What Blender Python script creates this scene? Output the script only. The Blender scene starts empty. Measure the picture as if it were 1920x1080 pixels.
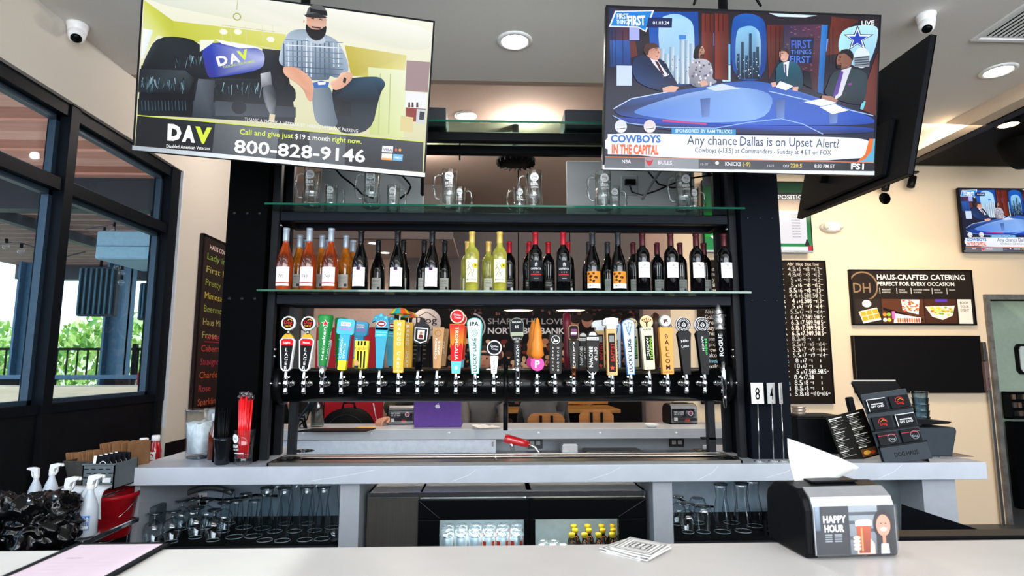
import bpy, math, random
from mathutils import Vector, Matrix, Euler
R=math.radians; PI=math.pi
random.seed(7)
sc=bpy.context.scene; C=sc.collection
# ------------------------------------------------------------ camera, world, light, exposure
F=1101.1; YAW=.03718; PITCH=.12867; H=1.47
cd=bpy.data.cameras.new('camera'); cam=bpy.data.objects.new('camera',cd); C.objects.link(cam)
cd.sensor_width=36; cd.lens=F/1920*36; cd.clip_start=.05; cd.clip_end=200
cam.location=(0,0,H); cam.rotation_euler=(PI/2+PITCH,0,-YAW); sc.camera=cam
cd.dof.use_dof=True; cd.dof.focus_distance=3.0; cd.dof.aperture_fstop=5.0
sc.view_settings.view_transform='Standard'; sc.view_settings.look='None'
sc.cycles.transparent_max_bounces=48
sc.view_settings.exposure=0.0; sc.view_settings.gamma=1; sc.view_settings.use_curve_mapping=False
w=bpy.data.worlds.new('daylight'); sc.world=w; w.use_nodes=True
wn=w.node_tree.nodes; wl=w.node_tree.links
bg=wn['Background']; tc=wn.new('ShaderNodeTexCoord'); sx=wn.new('ShaderNodeSeparateXYZ'); rp=wn.new('ShaderNodeValToRGB')
wl.new(tc.outputs['Generated'],sx.inputs[0]); wl.new(sx.outputs['Z'],rp.inputs[0]); wl.new(rp.outputs[0],bg.inputs[0])
rp.color_ramp.elements[0].position=-.0; rp.color_ramp.elements[0].color=(.80,.87,.94,1)
rp.color_ramp.elements[1].position=.6; rp.color_ramp.elements[1].color=(.55,.74,1,1)
bg.inputs[1].default_value=3.6
sun=bpy.data.lights.new('sun','SUN'); sun.energy=3.5; sun.angle=R(1); sun.color=(1,.95,.86)
so=bpy.data.objects.new('sun',sun); C.objects.link(so); so.rotation_euler=(R(10),R(-50),0); so.location=(-8,4,8)
def arealight(name,loc,rot,sx_,sy_,e,col=(1,1,1)):
    l=bpy.data.lights.new(name,'AREA'); l.shape='RECTANGLE'; l.size=sx_; l.size_y=sy_; l.energy=e; l.color=col
    o=bpy.data.objects.new(name,l); C.objects.link(o); o.location=loc; o.rotation_euler=rot; return o
# unseen fill light added behind the camera to brighten bar and ceiling
arealight('frontal_fill',(1.5,-3.1,2.25),(R(90),0,0),7.0,2.2,290,(.96,.98,1))
# soft overhead fills added to brighten the room, no fittings above them
arealight('overhead_fill',(-.4,.1,3.34),(0,0,0),2.6,.6,20,(1,.98,.95))
arealight('overhead_fill',(2.0,-.4,3.34),(0,0,0),2.6,.6,22,(1,.96,.9))
for lx,ly in ((-1.5,4.7),(.3,4.9),(1.5,4.4),(-.7,5.5),(2.6,6.6)):  # hidden point lights added to brighten the dining side
    l=bpy.data.lights.new('dining_fill','POINT'); l.energy=30; l.shadow_soft_size=.03; l.color=(1,.93,.86); o=bpy.data.objects.new('dining_fill',l); C.objects.link(o); o.location=(lx,ly,3.42)
arealight('order_area_light',(3.3,4.2,3.3),(R(25),0,0),1.2,.4,60,(1,.84,.64))
# ------------------------------------------------------------ pixel to point
_f=Vector((math.sin(YAW)*math.cos(PITCH),math.cos(YAW)*math.cos(PITCH),math.sin(PITCH)))
_r=Vector((math.cos(YAW),-math.sin(YAW),0)); _u=_r.cross(_f); CP=Vector((0,0,H))
def ray(px,py): return _r*((px-960)/F)+_u*((540-py)/F)+_f
def P(px,py,Y): d=ray(px,py); return CP+d*(Y/d.y)
def PZ(px,py,z): d=ray(px,py); return CP+d*((z-H)/d.z)
def PXX(px,py,x): d=ray(px,py); return CP+d*(x/d.x)
# ------------------------------------------------------------ materials
def lin(c):
    if isinstance(c,str):
        c=c.lstrip('#'); c=[int(c[i:i+2],16)/255 for i in (0,2,4)]
        return tuple(x/12.92 if x<=.04045 else ((x+.055)/1.055)**2.4 for x in c)
    return tuple(c)
MC={}
def M(name,col='#808080',rough=.5,metal=0,noise=.06,scale=30,emit=0,bump=0,trans=0,ior=1.45,coat=0,spec=.3,stretch=None,alpha=1):
    if name in MC: return MC[name]
    m=bpy.data.materials.new(name); MC[name]=m; m.use_nodes=True
    n=m.node_tree.nodes; l=m.node_tree.links; b=n['Principled BSDF']
    c=lin(col); spec=spec*.3 if max(c)<.025 and not metal else spec; b.inputs['Roughness'].default_value=rough; b.inputs['Metallic'].default_value=metal
    b.inputs['IOR'].default_value=ior; b.inputs['Transmission Weight'].default_value=trans; b.inputs['Coat Weight'].default_value=coat
    b.inputs['Specular IOR Level'].default_value=spec; b.inputs['Alpha'].default_value=alpha
    t=n.new('ShaderNodeTexCoord'); nz=n.new('ShaderNodeTexNoise'); nz.inputs['Scale'].default_value=scale; nz.inputs['Detail'].default_value=3
    src=t.outputs['Object']
    if stretch:
        mp=n.new('ShaderNodeMapping'); mp.inputs['Scale'].default_value=stretch; l.new(src,mp.inputs[0]); src=mp.outputs[0]
    l.new(src,nz.inputs['Vector'])
    r=n.new('ShaderNodeValToRGB'); l.new(nz.outputs['Fac'],r.inputs[0])
    r.color_ramp.elements[0].position=.3; r.color_ramp.elements[1].position=.7
    r.color_ramp.elements[0].color=(*[max(0,x*(1-noise)) for x in c],1); r.color_ramp.elements[1].color=(*[min(1,x*(1+noise)) for x in c],1)
    l.new(r.outputs[0],b.inputs['Base Color'])
    if emit: l.new(r.outputs[0],b.inputs['Emission Color']); b.inputs['Emission Strength'].default_value=emit
    if bump:
        bp=n.new('ShaderNodeBump'); bp.inputs['Strength'].default_value=bump; bp.inputs['Distance'].default_value=.004
        l.new(nz.outputs['Fac'],bp.inputs['Height']); l.new(bp.outputs[0],b.inputs['Normal'])
    return m
def glass(name,tint='#f4fbff',edge='#30404a',refl=1.0,rough=.02,power=.3):
    """thin clear glass: see-through in the middle, darker and mirror-like towards grazing"""
    if name in MC: return MC[name]
    m=bpy.data.materials.new(name); MC[name]=m; m.use_nodes=True
    n=m.node_tree.nodes; l=m.node_tree.links; n.remove(n['Principled BSDF']); out=n['Material Output']
    lw=n.new('ShaderNodeLayerWeight'); lw.inputs['Blend'].default_value=power
    r=n.new('ShaderNodeValToRGB'); l.new(lw.outputs['Facing'],r.inputs[0])
    r.color_ramp.elements[0].position=.35; r.color_ramp.elements[0].color=(*lin(tint),1)
    r.color_ramp.elements[1].position=.95; r.color_ramp.elements[1].color=(*lin(edge),1)
    tr=n.new('ShaderNodeBsdfTransparent'); l.new(r.outputs[0],tr.inputs[0])
    gl=n.new('ShaderNodeBsdfGlossy'); gl.inputs['Roughness'].default_value=rough; gl.inputs[0].default_value=(1,1,1,1)
    l2=n.new('ShaderNodeLayerWeight'); l2.inputs['Blend'].default_value=.5
    pw=n.new('ShaderNodeMath'); pw.operation='POWER'; pw.inputs[1].default_value=4.0; l.new(l2.outputs['Facing'],pw.inputs[0])
    mu=n.new('ShaderNodeMath'); mu.operation='MULTIPLY_ADD'; mu.use_clamp=True; mu.inputs[1].default_value=min(.9,.6*refl); mu.inputs[2].default_value=.04*refl; l.new(pw.outputs[0],mu.inputs[0])
    mx=n.new('ShaderNodeMixShader'); l.new(mu.outputs[0],mx.inputs[0]); l.new(tr.outputs[0],mx.inputs[1]); l.new(gl.outputs[0],mx.inputs[2])
    l.new(mx.outputs[0],out.inputs[0]); return m
def vcol(name,emit=0,rough=.55,coat=0):
    if name in MC: return MC[name]
    m=bpy.data.materials.new(name); MC[name]=m; m.use_nodes=True
    n=m.node_tree.nodes; l=m.node_tree.links; b=n['Principled BSDF']; b.inputs['Roughness'].default_value=rough; b.inputs['Coat Weight'].default_value=coat
    a=n.new('ShaderNodeVertexColor'); a.layer_name='Col'
    if emit:
        b.inputs['Base Color'].default_value=(.01,.01,.012,1)
        l.new(a.outputs[0],b.inputs['Emission Color']); b.inputs['Emission Strength'].default_value=emit
    else: l.new(a.outputs[0],b.inputs['Base Color'])
    b.inputs['Specular IOR Level'].default_value=.10 if emit else .1
    return m
PRINT=vcol('printed_ink'); SCREEN=vcol('lit_screen',emit=1.12,rough=.12); CHALK=vcol('chalk_marks',rough=.8)
black=M('black_powder_coat','#0b0c0f',.5,noise=.15,spec=.35); blackm=M('black_satin_plastic','#0c0d0f',.35); 
blackg=M('black_gloss','#08090b',.12); steelblack=M('dark_blue_black_steel','#10151d',.45,noise=.1,spec=.4)
chrome=M('chrome','#d8dadd',.12,1,noise=.04); steel=M('brushed_steel','#a9a7a2',.28,1,noise=.12,scale=40,stretch=(1,30,30))
white=M('white_plastic','#e8e8e8',.4); paper=M('white_paper','#d9d7d3',.7,bump=.05)
quartz=M('grey_quartz','#bcc1ca',.22,noise=.05,scale=9); 
# ------------------------------------------------------------ mesh builder
class MB:
    def __init__(s): s.v=[];s.f=[];s.m=[];s.sm=[];s.T=Matrix.Identity(4);s.mi=0
    def add(s,vs,fs,smooth=False):
        k=len(s.v); s.v+=[s.T@Vector(v) for v in vs]; s.f+=[[i+k for i in f] for f in fs]; s.m+=[s.mi]*len(fs); s.sm+=[smooth]*len(fs); return s
    def box(s,x0,x1,y0,y1,z0,z1):
        return s.add([(x,y,z) for x in(x0,x1) for y in(y0,y1) for z in(z0,z1)],[(0,1,3,2),(4,6,7,5),(0,4,5,1),(2,3,7,6),(0,2,6,4),(1,5,7,3)])
    def bbox(s,x0,x1,y0,y1,z0,z1,b=.004):
        # box with chamfered vertical and horizontal edges
        vs=[];
        for zi,(z,i) in enumerate(((z0,b),(z0+b,0),(z1-b,0),(z1,b))):
            X0,X1,Y0,Y1=x0+i,x1-i,y0+i,y1-i
            vs+=[(X0+b,Y0,z),(X1-b,Y0,z),(X1,Y0+b,z),(X1,Y1-b,z),(X1-b,Y1,z),(X0+b,Y1,z),(X0,Y1-b,z),(X0,Y0+b,z)]
        fs=[tuple(reversed(range(8))),tuple(range(24,32))]
        for r in range(3):
            for k in range(8): a=r*8+k;c=r*8+(k+1)%8; fs.append((a,c,c+8,a+8))
        return s.add(vs,fs)
    def lathe(s,prof,n=24,c=(0,0,0),smooth=True,cap=True,sq=0):
        vs=[];fs=[]
        for r,z in prof:
            for k in range(n):
                a=2*PI*k/n; q=1
                if sq: q=1/(abs(math.cos(a))**(2+sq)+abs(math.sin(a))**(2+sq))**(1/(2+sq))
                vs.append((c[0]+r*q*math.cos(a),c[1]+r*q*math.sin(a),c[2]+z))
        for i in range(len(prof)-1):
            for k in range(n): a=i*n+k;b=i*n+(k+1)%n; fs.append((a,b,b+n,a+n))
        if cap:
            if prof[0][0]>1e-5: fs.append(tuple(reversed(range(n))))
            if prof[-1][0]>1e-5: fs.append(tuple(range((len(prof)-1)*n,len(prof)*n)))
        return s.add(vs,fs,smooth)
    def tube(s,pts,r,n=8,cap=True):
        pts=[Vector(p) for p in pts]; rr=r if isinstance(r,(list,tuple)) else [r]*len(pts); vs=[];fs=[]
        up=None
        for i,p in enumerate(pts):
            d=(pts[min(i+1,len(pts)-1)]-pts[max(i-1,0)]).normalized()
            if up is None: up=Vector((0,0,1)) if abs(d.z)<.9 else Vector((1,0,0))
            a=d.cross(up)
            if a.length<1e-4: a=d.orthogonal()
            a.normalize(); b=d.cross(a).normalized(); up=-b if False else up
            for k in range(n):
                t=2*PI*k/n; vs.append(p+a*math.cos(t)*rr[i]+b*math.sin(t)*rr[i])
        for i in range(len(pts)-1):
            for k in range(n): q=i*n+k;w_=i*n+(k+1)%n; fs.append((q,w_,w_+n,q+n))
        if cap: fs+= [tuple(reversed(range(n))),tuple(range((len(pts)-1)*n,len(pts)*n))]
        return s.add(vs,fs,True)
    def cyl(s,a,b,r,n=16,r2=None):
        k=len(s.v); s.tube([a,b],[r,r if r2 is None else r2],n); 
        return s
    def prism(s,pts,y0,y1,smooth=False):
        """outline in x,z extruded along y"""
        n=len(pts); vs=[(x,y0,z) for x,z in pts]+[(x,y1,z) for x,z in pts]
        fs=[tuple(range(n)),tuple(reversed(range(n,2*n)))]+[(i,i+n,(i+1)%n+n,(i+1)%n) for i in range(n)]
        return s.add(vs,fs,smooth)
    def prismx(s,pts,x0,x1):
        """outline in y,z extruded along x"""
        n=len(pts); vs=[(x0,y,z) for y,z in pts]+[(x1,y,z) for y,z in pts]
        fs=[tuple(reversed(range(n))),tuple(range(n,2*n))]+[(i,(i+1)%n,(i+1)%n+n,i+n) for i in range(n)]
        return s.add(vs,fs)
    def ball(s,c,r,n=12,m=8,sz=(1,1,1)):
        prof=[(math.sin(PI*i/m),-math.cos(PI*i/m)) for i in range(m+1)]
        vs=[];fs=[]
        for a,z in prof:
            for k in range(n): vs.append((c[0]+r*sz[0]*a*math.cos(2*PI*k/n),c[1]+r*sz[1]*a*math.sin(2*PI*k/n),c[2]+r*sz[2]*z))
        for i in range(m):
            for k in range(n): a=i*n+k;b=i*n+(k+1)%n; fs.append((a,b,b+n,a+n))
        return s.add(vs,fs,True)
    def build(s,name,mat,parent=None,smooth=None,bevel=0):
        me=bpy.data.meshes.new(name); me.from_pydata(s.v,[],s.f)
        for m in (mat if isinstance(mat,(list,tuple)) else [mat]): me.materials.append(m)
        me.polygons.foreach_set('material_index',s.m); me.polygons.foreach_set('use_smooth',[x if smooth is None else smooth for x in s.sm])
        me.update()
        o=bpy.data.objects.new(name,me); C.objects.link(o); o.parent=parent
        if bevel: b=o.modifiers.new('bevel','BEVEL'); b.width=bevel; b.segments=2; b.limit_method='ANGLE'
        return o
def tag(o,label,cat,group=None,kind=None):
    if label: o['label']=label
    if cat: o['category']=cat
    if group: o['group']=group
    if kind: o['kind']=kind
    return o
def thing(name,label,cat,loc=(0,0,0),rz=0,group=None,rot=None):
    o=bpy.data.objects.new(name,None); C.objects.link(o); o.location=loc; o.rotation_euler=rot or (0,0,rz); o.empty_display_size=.05
    return tag(o,label,cat,group)
def struct(name,mb,mat,parent=None,label=None):
    o=mb.build(name,mat,parent)
    if parent is None: o['kind']='structure'
    if label: o['label']=label
    if parent is None: o['category']='room'
    return o
def dup(root,loc,rz=None,label=None,group=None,scale=None):
    r=root.copy(); C.objects.link(r); r.location=loc
    if rz is not None: r.rotation_euler=(0,0,rz)
    if label: r['label']=label
    if group: r['group']=group
    if scale: r.scale=scale
    for ch in list(root.children):
        c=ch.copy(); C.objects.link(c); c.parent=r
        for g in list(ch.children): d=g.copy(); C.objects.link(d); d.parent=c
    return r
# ------------------------------------------------------------ flat print (posters, labels, screens)
TC={}
def tmesh(t,bold):
    if (t,bold) in TC: return TC[(t,bold)]
    cu=bpy.data.curves.new('t','FONT'); cu.body=t; cu.resolution_u=2; cu.offset=bold*.45; cu.fill_mode='FRONT'
    ob=bpy.data.objects.new('t',cu); me=bpy.data.meshes.new_from_object(ob)
    vs=[(v.co.x,v.co.y) for v in me.vertices]; fs=[tuple(p.vertices) for p in me.polygons]
    bpy.data.objects.remove(ob); bpy.data.curves.remove(cu); bpy.data.meshes.remove(me)
    TC[(t,bold)]=(vs,fs); return TC[(t,bold)]
def chai(pts,cols=None,it=2):
    for _ in range(it):
        n=len(pts); a=[];c=[]
        for i in range(n):
            p,q=pts[i],pts[(i+1)%n]; a+=[(p[0]*.78+q[0]*.22,p[1]*.78+q[1]*.22),(p[0]*.22+q[0]*.78,p[1]*.22+q[1]*.78)]
            if cols: u,v=cols[i],cols[(i+1)%n]; c+=[tuple(x*.78+y*.22 for x,y in zip(u,v)),tuple(x*.22+y*.78 for x,y in zip(u,v))]
        pts=a; cols=c if cols else None
    return pts,cols
class Art:
    def __init__(s,eps=.00025): s.v=[];s.f=[];s.c=[];s.bb=[];s.eps=eps
    def _lay(s,pts):
        x0=min(p[0] for p in pts);x1=max(p[0] for p in pts);z0=min(p[1] for p in pts);z1=max(p[1] for p in pts)
        L=1
        for a,b,c,d,l in s.bb:
            if x0<b and a<x1 and z0<d and c<z1 and l>=L: L=l+1
        s.bb.append((x0,x1,z0,z1,L)); return L
    def mesh(s,pts,fs,col):
        if not pts: return s
        L=s._lay(pts); k=len(s.v); s.v+=[(x,z,L) for x,z in pts]
        many=isinstance(col,list)
        for f in fs: s.f.append(tuple(i+k for i in f)); s.c.append([lin(col[i]) if many else lin(col) for i in f])
        return s
    def poly(s,pts,col): return s.mesh(list(pts),[tuple(range(len(pts)))],col)
    def rect(s,x0,z0,x1,z1,col,n=1):
        pts=[];fs=[]
        for i in range(n+1): x=x0+(x1-x0)*i/n; pts+=[(x,z0),(x,z1)]
        for i in range(n): fs.append((2*i,2*i+2,2*i+3,2*i+1))
        return s.mesh(pts,fs,col)
    def grad(s,x0,z0,x1,z1,cb,ct): return s.mesh([(x0,z0),(x1,z0),(x1,z1),(x0,z1)],[(0,1,2,3)],[cb,cb,ct,ct])
    def ell(s,x,z,rx,rz,col,n=22,a0=0,a1=2*PI):
        full=abs(a1-a0-2*PI)<1e-6; k=n if full else n+1
        return s.poly([(x+rx*math.cos(a0+(a1-a0)*i/n),z+rz*math.sin(a0+(a1-a0)*i/n)) for i in range(k)],col)
    def ring(s,x,z,r0,r1,col,n=26,a0=0,a1=2*PI):
        pts=[];fs=[]
        for i in range(n+1):
            a=a0+(a1-a0)*i/n; pts+=[(x+r0*math.cos(a),z+r0*math.sin(a)),(x+r1*math.cos(a),z+r1*math.sin(a))]
        for i in range(n): fs.append((2*i,2*i+2,2*i+3,2*i+1))
        return s.mesh(pts,fs,col)
    def line(s,pts,wd,col):
        pp=[];fs=[]
        for (ax,az),(bx,bz) in zip(pts[:-1],pts[1:]):
            d=math.hypot(bx-ax,bz-az) or 1; nx,nz=-(bz-az)/d*wd/2,(bx-ax)/d*wd/2; k=len(pp)
            pp+=[(ax-nx,az-nz),(bx-nx,bz-nz),(bx+nx,bz+nz),(ax+nx,az+nz)]; fs.append((k,k+1,k+2,k+3))
        return s.mesh(pp,fs,col)
    def text(s,t,x,z,h,col,w=None,al='C',bold=0,rot=0,sx=1):
        """x,z: baseline anchor; h: capital height; w: fit width"""
        vs,fs=tmesh(t,bold)
        if not vs: return s
        x0=min(v[0] for v in vs);x1=max(v[0] for v in vs); k=h/.70
        kx=(w/max(x1-x0,1e-6)) if w else k*sx
        W=(x1-x0)*kx; ox={'C':-W/2,'L':0,'R':-W}[al]
        ca,sa=math.cos(rot),math.sin(rot); pts=[]
        for a,b in vs:
            a=(a-x0)*kx+ox; b=b*k; pts.append((x+a*ca-b*sa,z+a*sa+b*ca))
        return s.mesh(pts,fs,col)
    def stack(s,t,x,z,h,step,col,bold=.01):
        for i,ch in enumerate(t):
            if ch!=' ': s.text(ch,x,z-i*step,h,col,bold=bold)
        return s
    def build(s,name,parent,mat=None,y=0,bend=0,cx=0,mapf=None):
        me=bpy.data.meshes.new(name); vs=[]
        for x,z,L in s.v:
            if mapf: vs.append(mapf(x,z,L*s.eps))
            elif bend:
                r=bend+L*s.eps; a=x/bend; vs.append((r*math.sin(a),-r*math.cos(a),z))
            else: vs.append((x,y-L*s.eps,z))
        me.from_pydata(vs,[],s.f); ca=me.color_attributes.new('Col','BYTE_COLOR','CORNER')
        cols=[]
        for f in s.c:
            for c in f: cols+=[*c,1]
        ca.data.foreach_set('color',cols); me.materials.append(mat or PRINT); me.update()
        o=bpy.data.objects.new(name,me); C.objects.link(o); o.parent=parent; return o
# ============================================================ THE SETTING
ZC=.996; ZB=1.07; ZF=1.03; XL=-2.4; ZCE=3.38; ZU=3.58
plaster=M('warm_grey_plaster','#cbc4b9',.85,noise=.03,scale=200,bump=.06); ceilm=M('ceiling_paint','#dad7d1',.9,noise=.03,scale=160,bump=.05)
cream=M('cream_wall_paint','#d9c3a6',.8,noise=.03,scale=160,bump=.05); taupe=M('taupe_wall_paint','#8d8580',.85,noise=.03)
tilef=M('dark_floor_tile','#3b3a3a',.4,noise=.2,scale=6); blackwall=M('black_wall_paint','#0e1013',.45,noise=.2,scale=12)
frame=M('black_window_aluminium','#0c1016',.45,noise=.12,spec=.2); outm=M('steel_blue_paint','#44647c',.5,noise=.12)
struct('floor',MB().box(-2.6,9,-3.2,9.2,-.1,0),tilef)
YC=PZ(812,150,ZCE).y; XB=PZ(1714,262,ZCE).x; e_=PXX(1709,288,XB); YE=e_.y; ZBB=e_.z
mb=MB(); mb.box(XL-.1,XB+.11,-3.2,YC,ZCE,ZCE+.08); mb.box(1.25,XB+.11,YC,YE,ZCE,ZCE+.08); struct('ceiling',mb,ceilm)
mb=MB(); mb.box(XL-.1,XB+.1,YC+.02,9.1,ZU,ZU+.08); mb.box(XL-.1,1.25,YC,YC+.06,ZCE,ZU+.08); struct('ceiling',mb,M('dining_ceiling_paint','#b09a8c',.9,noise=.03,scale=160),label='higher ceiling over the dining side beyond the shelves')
struct('ceiling',MB().box(XB+.11,9,-3.2,5.9,H+2.75,H+2.85),M('black_open_ceiling','#0b0b0c',.8),label='black open ceiling over the order area')
mb=MB(); mb.box(XB,XB+.12,-3.2,YE,ZBB,ZCE+.02); mb.box(XB-.9,XB+.12,YE,YE+.12,ZBB,ZCE+.08); struct('trim_1',mb,M('soffit_paint','#cdbba5',.85,noise=.02),label='painted dropped soffit edge along the right ceiling')
mb=MB(); mb.box(XB+.12,XB+.2,-3.2,YE+.2,ZBB-.01,H+2.8); struct('trim_2',mb,blackwall,label='black upstand behind the soffit')
# left wall with its window bays
ZH=H+1.49; ZS=H-.27; ZT=H+1.01; YM=3.36; YWE=4.50
mb=MB(); mb.box(XL-.2,XL,-3.2,YWE+.03,ZH,ZCE+.3); mb.box(XL-.2,XL,YWE+.03,6.55,0,ZCE+.3); mb.box(XL-.2,XL,8.0,9,0,ZCE+.3); mb.box(XL-.2,XL,6.55,8.0,0,P(560,700,7).z-.3); mb.box(XL-.2,XL,6.55,8.0,P(560,540,7).z,ZCE+.3); mb.box(XL-.2,XL,-3.2,-.4,0,ZCE); struct('wall_left',mb,[plaster])
struct('wall_left_lower',MB().box(XL-.2,XL-.03,-.4,YWE+.03,0,ZS),blackwall) if False else None
mb=MB(); mb.box(XL-.2,XL-.04,-.4,YWE+.03,0,ZS)
for y in (.2,1.6,YM,YWE-.03): mb.box(XL-.05,XL-.015,y-.035,y+.035,0,ZS)
o=struct('wall_left',mb,blackwall,label='black panel wall below the windows'); 
struct('baseboard_left',MB().box(XL,XL+.015,YWE+.05,6.4,0,P(330,826,4.7).z),blackwall,label='tall black wainscot beside the chalk menu')
gl=glass('window_glass','#f2fbff','#d5e2ea',refl=.45)
ys=[-.4,.2,1.6,YM,YWE]
for i in range(1,len(ys)-1):
    a,b=ys[i],ys[i+1]; wf=MB(); X0,X1=XL-.15,XL-.03; t=.035
    wf.box(X0,X1,a,b,ZS,ZS+.05); wf.box(X0,X1,a,b,ZH-.075,ZH); wf.box(X0,X1,a,b,ZT-.035,ZT+.035)
    wf.box(X0,X1+.012,a-t,a+t,ZS,ZH)
    if b==YWE: wf.box(X0,X1+.012,b-.09,b+.03,ZS,ZH)
    w_=struct('window_%d'%i,wf,frame); 
    for z0,z1 in ((ZS+.05,ZT-.035),(ZT+.035,ZH-.075)):
        sm=MB(); y0,y1=a+t,b-(t if b!=YWE else .09)
        for q in ((y0,y1,z0,z0+.025),(y0,y1,z1-.03,z1),(y0,y0+.03,z0,z1),(y1-.03,y1,z0,z1)): sm.box(X0+.03,X0+.07,*q)
        sm.build('sash',M('sash_aluminium','#2c3c4a',.35,.3),w_)
        g=MB(); g.box(X0+.047,X0+.053,y0,y1,z0,z1); g.build('pane',gl,w_)
struct('trim_3',MB().box(XL-.2,XL+.001,YWE+.025,YWE+.045,ZS-.2,ZH+.02),M('window_reveal_paint','#c9ccd0',.8),label='pale painted reveal at the end of the window')
# far walls
YW=8.1; 
xa=P(738,600,8.0).x; xb=P(1207,600,8.0).x
mb=MB(); 

struct('wall_back',MB().box(-2.5,6,YW+.05,YW+.15,0,ZU),M('pink_beige_wall_paint','#cfb0a0',.8,noise=.03))
# window of the left wall on the dining side, seen between the first taps
z0,z1=P(560,700,7).z-.3,P(560,540,7).z; mb=MB()
for q in ((6.55,6.63,z0,z1),(7.9,8.02,z0,z1),(6.55,8.0,z0,z0+.05),(6.55,8.0,z1-.05,z1),(7.45,7.52,z0,z1)): mb.box(XL-.12,XL+.015,*q)
o=struct('window_5',mb,M('brown_window_frame','#3a3330',.5)); g=MB(); g.box(XL-.06,XL-.055,6.6,7.95,z0,z1); g.build('pane',gl,o)
# dropped bulkhead over the dining side
zb_=H+1.45; struct('ceiling',MB().box(XL,P(850,448,6.8).x,6.82,YW+.06,zb_,zb_+.04),M('bulkhead_underside_paint','#c9b4aa',.9,noise=.03),label='lower bulkhead ceiling on the dining side with small lights')
struct('trim_4',MB().box(XL,P(850,448,6.8).x,6.78,6.82,zb_,ZU+.02),M('bulkhead_face_paint','#625a58',.9,noise=.03),label='taupe face of the bulkhead above the dining side')
mb=MB(); mb.box(xa,xb,8.02,8.12,0,ZU); struct('wall_mural',mb,M('dark_mural_wall','#736b69',.8,noise=.03)); bpy.data.objects['wall_mural'].name='wall_center'
mb=MB(); mb.box(xb-.02,P(1262,600,8.3).x+.4,8.3,8.4,0,ZU); o=struct('wall_right',mb,M('light_grey_wall_paint','#a9a7a5',.8,noise=.03),label='light grey wall strip beside the photo mural')
YR=5.5; xr0=P(1258,600,YR).x; xd=P(1866,700,YR).x; ztop=P(1800,290,YR).z
zdr=P(1890,562,YR).z
mb=MB(); mb.box(xr0,xd,YR,YR+.12,0,ztop); mb.box(xd,9,YR,YR+.12,zdr,ztop)
struct('wall_right',mb,cream,label='cream wall carrying the menus and screens')
mb=MB(); mb.box(xd-.045,xd,YR-.03,YR+.14,0,zdr+.05); mb.box(xd,xd+1.1,YR-.03,YR+.14,zdr,zdr+.05)
o=struct('door_1',mb,M('worn_steel_frame','#7c7873',.4,.6,noise=.3,scale=14))
# door leaf standing half open behind the frame
mb=MB(); hz=P(1905,700,6.2)
dl=MB(); dl.box(xd+.06,xd+1.0,6.15,6.2,P(1900,790,6.2).z,zdr+.1); dl.build('door_leaf',M('pale_green_steel','#9eae9c',.4,noise=.05),o)
dl=MB(); pw=[P(1903,645,6.13),P(1925,702,6.13)]
x0,x1=pw[0].x,pw[1].x+.08; zz0,zz1=pw[1].z,pw[0].z
q=[(x0+.03,zz0),(x1-.03,zz0),(x1,zz0+.04),(x1,zz1-.04),(x1-.03,zz1),(x0+.03,zz1),(x0,zz1-.04),(x0,zz0+.04)]
dl.prism(q,6.12,6.15); dl.build('vision_panel_gasket',blackm,o)
dl=MB(); dl.prism([(x0+(x-x0)*.7+(x1-x0)*.15,zz0+(z-zz0)*.84+(zz1-zz0)*.08) for x,z in q],6.11,6.125); dl.build('vision_panel',M('bright_pane','#cfd8d0',.2),o)
mb=MB(); mb.box(xd,9,7.0,7.1,0,3.3); struct('wall_kitchen',mb,M('kitchen_wall','#7d8a80',.6)); bpy.data.objects['wall_kitchen'].name='wall_back_kitchen'
struct('wall_far_right',MB().box(9,9.1,-3.2,7,0,4.3),blackwall)
# ============================================================ OUTSIDE THE WINDOWS
plank=[M('red_cedar_board','#c98a76',.6,noise=.12,scale=3,stretch=(1,12,12)),M('pale_cedar_board','#dba08c',.6,noise=.12,scale=3,stretch=(1,12,12)),M('brown_cedar_board','#b87460',.6,noise=.12,scale=3,stretch=(1,12,12))]
pr=thing('patio_roof','boarded patio roof of reddish planks seen through the upper window panes','roof',(-4.9,3.6,3.2))
y=-1.9; i=0
while y<1.75:
    mb=MB(); mb.bbox(-2.1,2.2,y,y+.19,-.02+.006*(i%3),.02+.006*(i%3),.006); mb.build('plank',plank[i%3],pr); y+=.2;i+=1
mb=MB(); mb.box(-2.2,2.2,1.8,1.95,-.32,.05); mb.build('beam',M('dark_patio_beam','#2b2f36',.5),pr)
pg=thing('pergola','slatted pergola roof of dark brown slats beyond the boarded patio roof','pergola',(-4.9,7.5,3.05))
y=-1.8
while y<2.0:
    mb=MB(); mb.box(-2.6,2.2,y,y+.19,-.03,.0); mb.build('slat',M('dark_brown_slat','#6a4d46',.6,noise=.2,scale=4,stretch=(1,9,9)),pg); y+=.24
mb=MB(); mb.box(-2.6,2.2,1.95,2.15,-.25,.0); mb.box(-.1,0,-1.9,2,-.14,-.03); mb.build('beam',M('dark_patio_beam','#2b2f36',.5),pg)
def post(px,Y,wd,lab):
    c=P(px,600,Y); mb=MB(); x=0
    mb.box(-wd/2,wd/2,-.02,.02,0,2.85); mb.box(-wd/2,-wd/2+.03,-.12,.12,0,2.85); mb.box(wd/2-.03,wd/2,-.12,.12,0,2.85)
    o=mb.build('steel_post',outm); o.location=(c.x,Y,0); tag(o,lab,'post','steel posts of the patio')
post(62,8.2,.34,'wide blue steel post behind the left window pane'); post(222,8.2,.26,'blue steel post behind the second window pane')
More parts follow.
